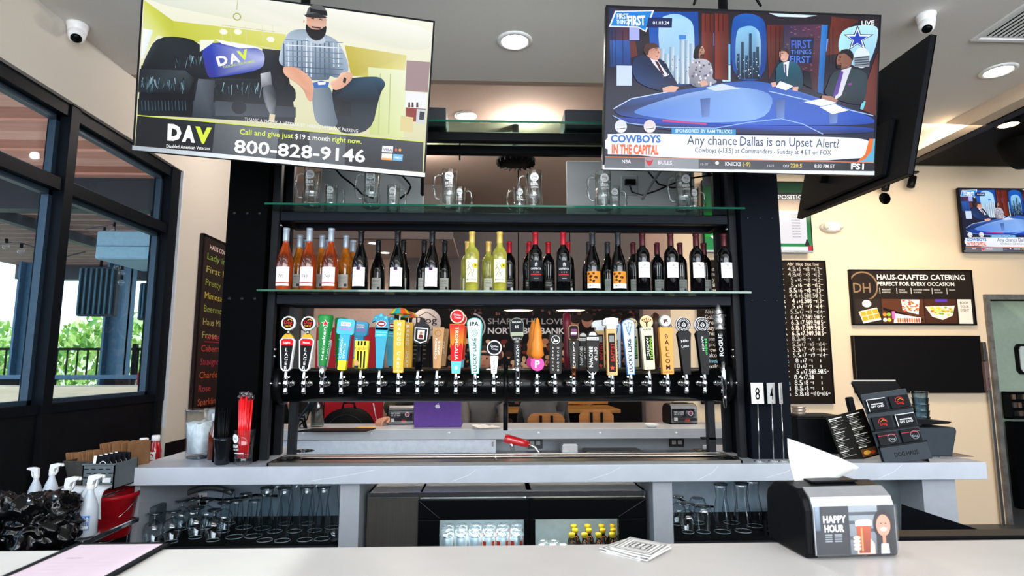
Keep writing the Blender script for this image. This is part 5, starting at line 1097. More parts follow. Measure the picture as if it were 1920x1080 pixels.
# ============================================================ THINGS ON THE BACK COUNTER
# pitcher of ice water
q=PZ(368,861,ZC); t=thing('water_pitcher','clear glass pitcher of ice water at the left end of the counter','pitcher',(q.x,q.y+.04,ZC))
pg_=glass('pitcher_glass','#fbfdfe','#9aa8b0',refl=1.2,power=.3)
mb=MB(); mb.lathe([(.0,.014),(.055,.012),(.058,0),(.06,.004),(.062,.03),(.074,.235),(.078,.245),(.074,.246),(.069,.235),(.057,.03),(0,.026)],40,sq=1.2); mb.build('glass_body',pg_,t)
mb=MB(); mb.tube([(.07,0,.2),(.1,0,.215),(.115,0,.18),(.105,0,.1),(.065,0,.06)],[.01,.009,.009,.009,.01],10); mb.T=Matrix.Rotation(R(0),4,'Z'); mb.build('handle',pg_,t)
t.rotation_euler=(0,0,R(60))
ice=M('cloudy_ice','#dfe6ea',.25,trans=.0,noise=.12,scale=40,bump=.4,alpha=1)
mb=MB(); mb.lathe([(0,.028),(.054,.03),(.066,.17),(.05,.182),(0,.178)],36,sq=1.2); 
for v in mb.v:
    if v.z>.165: v.z+=.012*math.sin(v.x*120)*math.cos(v.y*90)
o=mb.build('crushed_ice',ice,t)
mb=MB(); mb.lathe([(0,0),(.056,.0),(.057,.012),(0,.013)],30,sq=1.2); mb.build('thick_base',MC['thick_glass_foot'],t)
# straw holders
def straws(cx_,cy_,z0,n,r,ln,col,spread,lab,grp,seed,rad,wrap=None):
    rn=random.Random(seed); src=None; tot=[]
    for i in range(n):
        a=2*PI*i/n+rn.uniform(-.2,.2); q=rad*(rn.uniform(.35,1)); bx_,by_=q*.8*math.cos(a),q*.8*math.sin(a); tx_,ty_=bx_*spread,by_*spread; L=ln*rn.uniform(.95,1.03)
        t=thing('drinking_straw',lab,'straw',(cx_+bx_,cy_+by_,z0),0,grp); d=Vector((tx_-bx_,ty_-by_,L)).normalized()
        t.rotation_euler=Vector((0,0,1)).rotation_difference(d).to_euler()
        mb=MB(); mb.cyl((0,0,0),(0,0,L),r,8); mb.build('tube',col,t)
        if wrap:
            mb=MB(); mb.cyl((0,0,L-.002),(0,0,L+.022),r*1.9,7,r*2.6); mb.build('wrapper_end',wrap,t)
            mb=MB(); mb.cyl((0,0,.0),(0,0,.03),r*1.5,7); mb.build('paper_end',wrap,t)
q=PZ(416,868,ZC); cbx,cby=P(416,868,2.93).x,2.93; t=thing('straw_cup','dark glass cup holding short black straws beside the pitcher','cup',(cbx,cby,ZC))
mb=MB(); mb.lathe([(0,.004),(.030,0),(.033,.006),(.034,.05),(.041,.112),(.043,.128),(.040,.128),(.03,.05),(.028,.012),(0,.012)],28); mb.build('cup_wall',M('smoked_mirror_cup','#30343a',.08,.75,noise=.4,scale=12),t)
straws(cbx,cby,ZC+.014,14,.0032,.245,blackm,1.45,'thin black cocktail straw in the dark cup beside the pitcher','black straws in the dark cup',4,.03)
q=PZ(456,868,ZC); t=thing('straw_glass','printed clear beer glass holding red straws in front of the left column','glass',(P(456,868,2.93).x,2.925,ZC)); sx0,sy0=P(456,868,2.93).x,2.925
mb=MB(); mb.lathe([(0,.016),(.036,.012),(.04,0),(.042,.01),(.044,.08),(.052,.165),(.050,.165),(.041,.08),(.038,.03),(0,.028)],32); mb.build('glass_wall',pg_,t)
A=Art(.0003); A.ell(-.012,.125,.018,.021,'#f2f2f2'); A.text('Dog',-.012,.122,.010,'#5a5a5a',w=.02); A.text('BIER',-.012,.083,.014,'#f4f4f4',w=.036,bold=.03); A.text('GARTEN',-.012,.070,.008,'#f4f4f4',w=.036,bold=.03); A.rect(-.02,.055,.03,.058,'#f0e0e0',6); A.build('printed_logo',t,mapf=lambda x,z,e:((.046+(z-.08)*.09+e)*math.sin(x/.047-.25),-(.046+(z-.08)*.09+e)*math.cos(x/.047-.25),z))
straws(sx0,sy0,ZC+.03,18,.0048,.285,M('bright_red_straw','#ee1c24',.25,coat=.5),1.45,'red straw with clear wrapper end in the printed beer glass','red straws in the printed glass',9,.042,glass('cellophane','#f4f0f2','#b8a8b0',refl=1.6,power=.6))
# table number stands
for i,(px,ch,w_,rz) in enumerate(((1420,'8',.062,0),(1446,'4',.058,R(30)),(1464,'1',.058,R(52)))):
    q=PZ((1424,1451,1470)[i],866,ZC); t=thing('table_number_stand','white table number card %s on a chrome rod, %s of three'%(ch,['left','middle','right'][i]),'table number',(q.x,q.y,ZC),0,'table number stands beside the right column')
    top=P(px,718,q.y).z-ZC; bot=P(px,757,q.y).z-ZC; off=P(px,740,q.y).x-q.x
    mb=MB(); mb.cyl((0,0,.002),(off,0,bot+.01),.0028,8); mb.build('rod',chrome,t)
    mb=MB(); mb.tube([(.025*math.cos(a),.018*math.sin(a),.0025) for a in [2*PI*k/16 for k in range(17)]],.0022,6); mb.build('wire_base',chrome,t)
    mb=MB(); mb.T=Matrix.Translation((off,0,0))@Matrix.Rotation(rz,4,'Z'); mb.box(-w_/2,w_/2,-.002,.002,bot,top); c_=mb.build('card',M('brushed_card','#d8d8d6',.35,.3),t)
    A=Art(); A.text(ch,0,bot+(top-bot)*.2,(top-bot)*.58,'#0c0c0c',sx=.62,bold=.03); mt_=Matrix.Translation((off,0,0))@Matrix.Rotation(rz,4,'Z')
    A.build('numeral',c_,mapf=lambda x,z,e,m=mt_:tuple(m@Vector((x,-.002-e,z))))
# gift card rack
gq=PZ(1700,866,ZC); t=thing('gift_card_rack','leaning black gift card rack with three pockets rows on the right counter','display rack',(gq.x,gq.y,ZC),R(-4)); 
hgt=(P(1690,730,gq.y).z-ZC)*1.0; Wd=.235; lean=-.14; sh=-.0
slate=M('slate_rack','#2b333a',.5,noise=.08); 
Ml=Matrix.Translation((0,0,0))@Matrix.Rotation(R(-11),4,'X'); Msh=Matrix.Shear('XY',4,(0,0)); 
Ml=Matrix.Rotation(R(-11),4,'X')@Matrix(((1,0,-.17,.0),(0,1,0,0),(0,0,1,0),(0,0,0,1)))
Ml=Matrix.Rotation(R(-11),4,'X')@Matrix.Rotation(R(-8.0),4,'Y')
def lb_(fn,name,mat,par=None):
    mb=MB(); mb.T=Ml; fn(mb); return mb.build(name,mat,par or t)
hh=.345
lb_(lambda m:m.bbox(-Wd/2,Wd/2,0,.006,0,hh,.002),'back_plate',slate)
lb_(lambda m:m.bbox(-Wd/2,Wd/2,-.02,-.014,.0,.085,.002),'front_lip',slate)
mb=MB(); mb.T=Matrix.Identity(4); mb.add([(Wd/2*.9,.0,0),(Wd/2*.9,.12,0),(Wd/2*.9-.04,.07,.3),(Wd/2*.9+.004,.0,0),(Wd/2*.9+.004,.12,0),(Wd/2*.9-.036,.07,.3)],[(0,1,2),(3,5,4),(0,3,4,1),(1,4,5,2),(2,5,3,0)]); mb.build('easel_leg',blackm,t)
for r_,z in enumerate((.255,.165,.088)):
    lb_(lambda m:m.bbox(-Wd/2,Wd/2,-.024,-.004,z-.008,z,.001),'pocket_shelf',blackm)
    for c_ in (0,1):
        x=-.06+c_*.115; 
        cc=thing('gift_card','%s gift card, %s row %s of the rack'%(('black white-lettered' if (r_+c_)%2==0 and r_<2 else 'black red-logo') if r_<2 else 'dark card with a pink stripe',['top','middle','bottom'][r_],['left','right'][c_]),'gift card',(0,0,0),0,'gift cards in the rack')
        cc.matrix_world=Matrix.Translation(t.location)@Matrix.Rotation(R(-4),4,'Z')@Ml@Matrix.Translation((x,-.012,z+.001))
        mb=MB(); mb.bbox(-.048,.048,-.004,.004,0,.06,.001); mb.build('card',M('card_black','#0e0f12',.3),cc)
        A=Art(.0002)
        if r_<2 and (r_+c_)%2==0: A.rect(-.048,.056,.048,.06,'#d8dadc'); A.rect(-.048,.0,-.044,.06,'#d8dadc'); A.rect(-.03,.03,.03,.036,'#c8c8c8'); A.text('GIFT CARD',0,.016,.010,'#f2f2f2',w=.066,bold=.03)
        elif r_<2: A.ring(0,.03,.020,.0225,'#d8281e',a0=0,a1=PI*1.0); A.text('Dog',0,.018,.014,'#d8281e',w=.034,bold=.02); A.line([(-.01,.036),(.004,.044),(.018,.036)],.0025,'#e8902a')
        else: A.rect(-.045,.044,.045,.047,'#c83a48'); A.ring(.018,.03,.019,.0205,'#9aa0a8'); A.text('Dog',.018,.02,.011,'#b8bcc4',w=.026)
        A.build('card_print',cc,y=-.0042)
A=Art(.0003); A.text('DOG HAUS',0,.03,.02,'#07080a',w=.115,bold=.02); A.build('rack_lettering',t,mapf=lambda x,z,e:tuple(Ml@Vector((x,-.0202-e,z))))
# two-page menu
q=PZ(1612,862,ZC); t=thing('menu_card','black two-column menu card leaning left of the gift card rack','menu',(P(1625,866,q.y).x,q.y+.02,ZC),R(4))
Mm=Matrix.Rotation(R(-10),4,'X')@Matrix.Rotation(R(-12),4,'Y'); mb=MB(); mb.T=Mm; mb.bbox(-.12,.10,0,.004,0,.235,.001); mb.build('menu_board',M('menu_black','#15130f',.45),t)
A=Art(.0002); rn=random.Random(8)
for c_,x in ((0,-.11),(1,-.005)):
    A.rect(x,.218,x+.075,.223,'#e8e6e0')
    for k in range(24):
        z=.21-k*.0078
        if c_==1 and z<.05: continue
        L=rn.uniform(.03,.08); A.rect(x+(0 if k%4==0 else .004),z,x+L,z+(.0035 if k%4==0 else .0018),'#e6e4de' if k%4==0 else '#a8a49c')
A.poly([(.0,.008),(.085,.008),(.085,.045),(.0,.045)],'#5a3a1c'); A.ell(.03,.026,.02,.01,'#d89a3a'); A.ell(.062,.022,.014,.008,'#c8502a')
A.build('menu_print',t,mapf=lambda x,z,e:tuple(Mm@Vector((x,-e-.0002,z))))
# black caddies with cup stack
for i,(a,b) in enumerate(((1484,1532),(1530,1572))):
    A1=P(a,778,3.2); B1=P(b,778,3.2); q=PZ(a,858,ZC); mb=MB(); w_=B1.x-A1.x; mb.bbox(0,w_,0,.2,0,A1.z-ZC,.006); 
    t=thing('black_caddy','black counter caddy box %s behind the right column'%['left one, with a cup stack on top','right one, nearer the menu card'][i],'box',(A1.x,3.15,ZC)); mb.build('body',M('caddy_black','#0d0f12',.4),t)
    mb=MB(); mb.bbox(-.003,w_+.003,-.004,.204,A1.z-ZC-.02,A1.z-ZC-.012,.002); mb.build('lid_seam',blackm,t)
q=P(1498,778,3.25); t=thing('cup_stack','short stack of metallic cup lids on the left caddy','cups',(q.x,3.25,q.z)); 
for k in range(3): mb=MB(); mb.lathe([(.03,.001+k*.016),(.038,.014+k*.016),(.036,.0155+k*.016),(0,.0155+k*.016)],22); mb.build('cup',M('pearl_cup','#c8b8a8',.2,.6),t)
# payment terminal behind the rack
q=P(1690,850,3.35); t=thing('payment_terminal','tilted black register screen with light rim behind the gift card rack','register',(P(1690,850,3.35).x,3.35,ZC))
tp_=[P(1620,718,3.35),P(1690,719,3.35),P(1700,733,3.3)]
mb=MB(); mb.bbox(-.05,.05,-.03,.1,0,.26,.01); mb.build('stand',blackm,t)
Mt=Matrix.Translation((-.09,0,P(1660,745,3.35).z-ZC))@Matrix.Rotation(R(-38),4,'X'); mb=MB(); mb.T=Mt; mb.bbox(-.13,.14,-.01,.015,-.07,.11,.006); mb.build('screen_shell',M('terminal_dark','#15171a',.3),t)
mb=MB(); mb.T=Mt; mb.bbox(-.125,.135,-.012,.012,.108,.116,.002); mb.build('light_rim',M('pale_rim','#cfcac4',.3,.4),t)
mb=MB(); mb.tube([(-.15,-.0,.27),(-.17,0,.23),(-.15,0,.18),(-.1,0,.15)],.022,10); mb.build('arm',blackm,t)
q=P(1588,742,3.4); mb=MB(); mb.T=Matrix.Rotation(R(-8),4,'Y'); mb.bbox(-.015,.018,-.05,.02,0,.13,.004); 
t=thing('card_reader','slim black upright reader behind the menu card','card reader',(q.x+.02,3.4,ZC+.0)); hz_=q.z-ZC-.06
mb=MB(); mb.T=Matrix.Translation((0,0,P(1590,780,3.4).z-ZC-.02))@Matrix.Rotation(R(-9),4,'Y'); mb.bbox(-.016,.02,-.03,.0,0,.13,.004); mb.build('reader_body',M('caddy_black','#0d0f12'),t)
mb=MB(); mb.box(-.012,.012,-.02,-.01,0,P(1590,780,3.4).z-ZC); mb.build('stem',blackm,t)
# lidded tub and cup stack at right
a=P(1742,803,3.0); b=P(1795,803,3.0); t=thing('black_tub','black counter tub with flared rim at the right end of the counter','container',((a.x+b.x)/2-.01,3.12,ZC)); w_=(b.x-a.x)/2+.03; hz_=a.z-ZC
mb=MB(); mb.prism([(-w_,0),(w_-.035,0),(w_,hz_-.02),(w_-.005,hz_),(-w_,hz_)],-.09,.09); mb.build('tub',M('slate_rack','#2b333a'),t,bevel=.006)
mb=MB(); mb.prism([(-w_-.01,hz_+.012),(w_-.03,hz_+.018),(w_-.01,hz_+.028),(-w_-.01,hz_+.045)],-.08,.08); mb.build('lid_flap',blackm,t,bevel=.003)
q=P(1757,800,3.15); t2=thing('clear_cup_stack','stack of clear plastic cups behind the gift card rack','cups',(q.x+.0,3.26,ZC)); 
for k in range(5): z=.10+k*.035; mb=MB(); mb.lathe([(.030,z),(.042,z+.08),(.044,z+.082),(.041,z+.082),(.029,z+.002)],20,cap=False); mb.build('cup',glass('clear_plastic_cup','#e2ecf2','#7c8c98',refl=2,power=.5),t2)
mb=MB(); mb.lathe([(0,0),(.04,0),(.03,.105),(0,.105)],20); mb.build('holder',blackm,t2)
q=PZ(1800,858,ZC); mb=MB(); mb.box(-.09,.09,-.06,.06,0,.003); o=mb.build('paper_slips',M('printed_slip','#6d5f5a',.6,noise=.4,scale=30)); o.location=(q.x,q.y+.08,ZC); tag(o,'dark printed slips lying at the right end of the counter','papers')
# ============================================================ TELEVISIONS
def pose(x,y,z,yaw,pit,rol):
    f=Vector((math.sin(yaw)*math.cos(pit),math.cos(yaw)*math.cos(pit),math.sin(pit))); r=Vector((math.cos(yaw),-math.sin(yaw),0)); u=r.cross(f)
    a=r*math.cos(rol)+u*math.sin(rol); b=-r*math.sin(rol)+u*math.cos(rol)
    return Matrix(((a.x,f.x,b.x,x),(a.y,f.y,b.y,y),(a.z,f.z,b.z,z+H),(0,0,0,1)))
def television(lab,Mx,w_,h_,mount=None):
    t=thing('television',lab,'television'); t.matrix_world=Mx
    mb=MB(); mb.bbox(-w_/2,w_/2,.002,.03,-h_/2,h_/2,.003); mb.bbox(-w_*.36,w_*.36,.03,.06,-h_*.42,h_*.2,.01); mb.build('housing',M('tv_housing','#0d0e10',.4),t)
    e=.008; mb=MB(); mb.box(-w_/2,w_/2,-.001,.003,h_/2-e,h_/2); mb.box(-w_/2,-w_/2+e,-.001,.003,-h_/2,h_/2); mb.box(w_/2-e,w_/2,-.001,.003,-h_/2,h_/2); mb.build('bezel',M('tv_bezel','#14161a',.3),t)
    mb=MB(); mb.bbox(-w_/2,w_/2,-.003,.003,-h_/2,-h_/2+.02,.001); mb.bbox(-.03,.03,-.0045,-.002,-h_/2+.001,-h_/2+.014,.001); mb.build('silver_lower_bezel',M('tv_silver','#8f9296',.3,.7),t)
    return t
def invmap(Mx):
    n=Vector((Mx[0][1],Mx[1][1],Mx[2][1])); o=Vector((Mx[0][3],Mx[1][3],Mx[2][3])); a=Vector((Mx[0][0],Mx[1][0],Mx[2][0])); b=Vector((Mx[0][2],Mx[1][2],Mx[2][2]))
    def q(px,py):
        d=ray(px,py); t=(o-CP).dot(n)/d.dot(n); r=CP+d*t-o; return (r.dot(a),r.dot(b))
    return q
def tv1art(A,q0,w_,h_):
    def q(cx,cy): return q0(240+cx/3.177,cy/3.177)
    def pp(pts,c):
        if len(pts)>=7 and len(pts)!=10: pts=chai(pts)[0]
        A.poly([q(*p) for p in pts],c)
    def gp(pts,cols):
        cols=[lin(c) for c in cols]
        if len(pts)>=6: pts,cols=chai(pts,cols)
        A.mesh([q(*p) for p in pts],[tuple(range(len(pts)))],cols)
    def tx(s,x0,y0,x1,y1,h,c,bold=0):
        a=q(x0,y0); b=q(x1,y1); L=math.hypot(b[0]-a[0],b[1]-a[1]); hh=h/3.177/380*.86; A.text(s,a[0],a[1],hh,c,w=L,al='L',rot=math.atan2(b[1]-a[1],b[0]-a[0]),bold=bold)
    x0,x1,z0,z1=-w_/2+.008,w_/2-.008,-h_/2+.02,h_/2-.008
    A.grad(x0,z0,x1,z1,'#c9c690','#eeeedd')
    gp([(98,-110),(1830,140),(1815,330),(1180,210),(650,120),(100,10)],['#e6e6da','#f6f6f0','#dcdcc8','#eceade','#dfe0c8','#d6dccf'])
    gp([(95,0),(270,125),(270,240),(180,210),(80,350)],['#cdd256','#b9bf35','#c2c748','#d6da80','#e8ecd0']); gp([(270,125),(940,205),(940,300),(270,240)],['#c3c840','#d9d878','#cfcf62','#bdc23c'])
    gp([(90,170),(150,180),(90,350),(80,350)],['#f4f8ff','#dfeaf4','#dfe8ee','#f4f8ff'])
    gp([(1290,270),(1660,330),(1640,500),(1430,460),(1330,450)],['#c2b244','#d8cf88','#e6e2a8','#cfc860','#b8aa3c'])
    gp([(1430,400),(1660,420),(1640,820),(1440,800)],['#d8e0b0','#e8ecd0','#d4dca0','#c0cc78'])
    for x in (1500,1560): pp([(x,440),(x+6,440),(x-4,800),(x-12,800)],'#b8c48a')
    pp([(1660,360),(1800,370),(1785,550),(1650,540)],'#a08a8c'); pp([(1655,545),(1785,555),(1778,650),(1650,640)],'#e8eaec'); pp([(1655,640),(1775,650),(1765,730),(1655,720)],'#8c3a2c'); pp([(1720,650),(1775,655),(1768,740),(1715,730)],'#c8ccd0'); pp([(1738,665),(1768,668),(1762,715),(1734,712)],'#2a3038'); pp([(1625,690),(1700,700),(1695,790),(1620,780)],'#d8c890')
    for x in (1670,1690,1718): pp([(x,610),(x+10,610),(x+12,640),(x-2,640)],'#5a3a3a')
    # chandelier
    A.line([q(655,0),q(648,60)],.003,'#b9ba8a'); A.ring(*q(650,100),.012,.017,'#a9aa62'); 
    for x in (560,610,700,800,860): A.line([q(x,150),q(x+5,250)],.002,'#d6d6b0')
    A.line([q(560,150),q(875,190)],.003,'#cccc9a'); A.line([q(600,250),q(875,290)],.003,'#d6d6b0'); 
    for x,y in ((570,190),(655,190),(850,235)): A.ell(*q(x,y),.016,.012,'#f4f2e0')
    # sofa
    pp([(90,330),(180,225),(430,240),(480,300),(930,300),(960,700),(58,690)],'#0c0f12') if False else pp([(80,390),(440,400),(930,300),(1000,700),(58,690)],'#0d1114')
    gp([(175,210),(430,235),(480,420),(480,470),(80,420),(95,360)],['#20282c','#141a1e','#1a2026','#0a0d10','#0c0f12','#2e3a3c'])
    gp([(70,410),(340,420),(400,470),(385,560),(60,550)],['#1c2226','#3a4448','#0d1216','#080b0e','#1a242a']); gp([(60,590),(380,600),(370,700),(58,685)],['#10161a','#0a0e12','#0a0e12','#16202a'])
    gp([(400,480),(470,468),(900,470),(1000,520),(1000,620),(800,640),(385,600)],['#1a2228','#2c363c','#141a20','#101418','#0c1014','#12181c','#0a0d10'])
    gp([(385,600),(1000,640),(990,740),(370,700)],['#3a424c','#1c222a','#14181e','#26303a']); pp([(355,560),(395,480),(385,700),(365,700)],'#07090b')
    gp([(800,290),(910,300),(920,480),(800,470)],['#2a3036','#14181c','#0e1216','#1c2228'])
    rn=random.Random(4)
    for i in range(110):
        if i<40: x=rn.uniform(75,330); y=rn.uniform(455,500); L=rn.uniform(30,70)
        elif i<85: x=rn.uniform(410,800); y=rn.uniform(485,530); L=rn.uniform(25,70)
        else: x=rn.uniform(260,450); y=rn.uniform(320,360); L=rn.uniform(30,50)
        dx=rn.uniform(-14,14); pp([(x,y),(x+4,y+2),(x+dx+2,y+L),(x+dx,y+L)],rn.choice(['#6f94a4','#4c6c7c','#98b8c6','#2c3c44','#30464f','#0a0d10']))
    for i in range(14): x=80+i*20; pp([(x,600),(x+4,600),(x+8,660),(x+4,660)],'#3a5666')
    gp([(420,470),(520,480),(500,700),(380,700)],['#5a646e','#3a424a','#30363e','#2a3038']); A.ell(*q(662,640),.031,.031,'#1c1f24'); gp([(520,600),(1000,640),(1000,700),(520,690)],['#40464e','#2c323a','#343a44','#4a5058'])
    A.ell(*q(662,640),.030,.030,'#17191d')
    # pillow
    gp([(430,240),(790,285),(820,340),(800,420),(520,465),(470,460)],['#2440b8','#1e38a8','#c8d0f0','#2844b0','#243a9c','#3a2c80']); pp([(430,240),(520,240),(500,262),(430,310)],'#e8f0d8'); gp([(520,235),(790,285),(670,290),(560,262)],['#f2f6e8','#e8f0ff','#f0f4ff','#f8f8e8'])
    for (x,y,s,c) in ((540,395,'D','#f0f4ff'),(610,382,'A','#f0f4ff'),(665,362,'V','#dcec3c')): tx(s,x,y,x+62,y-14,55,c,.09)
    tx('FULFILLING OUR PROMISES',572,408,758,372,14,'#c8e040',.02)
    # prosthetic leg stand
    gp([(790,440),(850,428),(862,520),(795,520)],['#c8ccd4','#8c9098','#4c5058','#70747c']); A.ell(*q(900,490),.024,.032,'#1a1e22'); gp([(800,520),(865,500),(890,580),(880,690),(850,690),(810,600)],['#6c7278','#2c3238','#1c2228','#101418','#9aa0a8','#4c5258']); pp([(845,680),(878,684),(872,730),(840,724)],'#d8c8a8')
    # man: legs, body, head
    gp([(1240,480),(1370,460),(1500,455),(1540,500),(1500,560),(1450,790),(1230,800),(1210,560)],['#101820','#1c2830','#40607c','#2c4860','#101a24','#1a2834','#0c1218','#0e141a'])
    gp([(1100,500),(1210,510),(1225,640),(1260,760),(1120,750),(1095,600)],['#8a98a4','#5c6a78','#607080','#4c5a68','#8a94a0','#7c8a96']); pp([(1270,600),(1330,610),(1330,690),(1250,690)],'#05070a')
    gp([(960,185),(1050,170),(1180,205),(1260,250),(1330,420),(1250,470),(1200,450),(1200,480),(1060,480),(1010,400),(930,400),(895,370),(915,270)],['#a8b8c8','#8898a8','#8a9aaa','#a4b4c4','#9cb0c4','#7c90a4','#4c5c6c','#5c6c7c','#64748a','#90a0b4','#7488a0','#c0d0e0','#b0c0d4'])
    rn=random.Random(6)
    for i in range(13): x=925+i*27; pp([(x,230+abs(i-6)*5),(x+7,230+abs(i-6)*5),(x+9,400+ (60 if 3<i<11 else 0)),(x+1,400+(60 if 3<i<11 else 0))],rn.choice(['#42586e','#dfe9f4','#5a7088','#c8d8e8']))
    for i in range(7): y=235+i*32; pp([(940,y),(1280,y+18),(1280,y+23),(940,y+5)],rn.choice(['#4a6078','#e0eaf4','#6c8298']))
    gp([(920,395),(1010,400),(1110,480),(1100,610),(1070,600),(1040,520),(930,450)],['#e0a88a','#d8987a','#e8b498','#d49478','#e0a488','#c88c70','#e8b89c'])
    gp([(1270,430),(1335,430),(1340,470),(1290,520),(1230,545),(1200,490),(1250,470)],['#e8c0a4','#d8a488','#e0ac90','#d89c80','#e4b094','#e8b8a0','#f0c8b0']); pp([(1285,460),(1302,470),(1296,500),(1280,490)],'#2a2420'); pp([(1100,495),(1150,482),(1200,492),(1190,520),(1110,525)],'#3c6cb8'); pp([(1130,490),(1180,490),(1175,505),(1135,508)],'#eef2f8')
    gp([(1062,150),(1070,70),(1120,60),(1180,90),(1185,150),(1160,225),(1120,245),(1075,215)],['#e8b49c','#c89078','#b07c68','#c08870','#e8c0aa','#7c5848','#40302a','#8c6858'])
    pp([(1060,140),(1085,170),(1110,178),(1150,178),(1185,150),(1180,200),(1165,225),(1135,245),(1105,240),(1075,215),(1058,180)],'#1e1b1c'); pp([(1095,158),(1150,166),(1148,174),(1095,166)],'#3a2420')
    pp([(1060,92),(1075,45),(1115,25),(1165,38),(1188,75),(1188,105),(1130,85),(1065,98)],'#5f605f'); pp([(1085,52),(1185,68),(1186,92),(1150,92),(1130,78),(1085,76)],'#16171a'); pp([(1050,90),(1130,78),(1190,108),(1150,112),(1062,104)],'#2c2d30'); pp([(1092,108),(1110,110),(1110,116),(1092,114)],'#2c1e1c'); pp([(1140,114),(1160,118),(1158,124),(1140,120)],'#2c1e1c')
    for s in (1048,): A.ell(*q(s,128),.003,.006,'#d89c84')
    pp([(1060,215),(1100,245),(1150,245),(1170,215),(1180,260),(1120,265),(1065,240)],'#b8c6d4')
    # lower third
    gp([(57,690),(1760,845),(1755,1025),(40,895)],['#15181c','#3c4046','#101317','#0e1114']); gp([(520,735),(900,770),(880,960),(500,930)],['#5c6066','#6c7076','#54585e','#45494f']); gp([(1080,790),(1300,808),(1290,990),(1080,975)],['#6a6e74','#585c62','#50545a','#5c6066'])
    A.line([q(57,687),q(1762,846)],.0035,'#cfe23c')
    tx('THANK A THANK A VETERAR BY: HIRING VETERANS PARKING',695,722,1370,792,22,'#e8e8e8',.01)
    for s,x,y,ww,c in (('D',235,830,82,'#ffffff'),('A',322,838,78,'#ffffff'),('V',398,845,98,'#d8e83c')): tx(s,x,y,x+ww,y+ww*.08,88,c,.13)
    tx('Disabled American Veterans',230,880,488,894,20,'#ffffff',.02)
    tx('Call and give just',666,800,985,824,32,'#d8e83c',.03); tx('$19 a month',995,826,1205,842,30,'#f4f6e8',.03); tx('right now.',1218,843,1392,858,32,'#d8e83c',.03)
    tx('800-828-9146',632,908,1412,968,78,'#f4f6f8',.045)
    pp([(1516,868),(1580,872),(1577,910),(1512,906)],'#e8ecf4'); tx('VISA',1520,898,1574,902,16,'#20387c',.03); A.ell(*q(1597,893),.006,.0062,'#d8402c'); A.ell(*q(1620,894),.006,.0062,'#f0a03c'); pp([(1512,914),(1576,917),(1573,956),(1510,952)],'#f0ece0'); pp([(1512,940),(1574,944),(1573,956),(1510,952)],'#e8a050'); pp([(1580,918),(1638,922),(1634,960),(1577,956)],'#6cb4e8'); tx('AMEX',1586,944,1630,948,14,'#e8f4ff',.02)
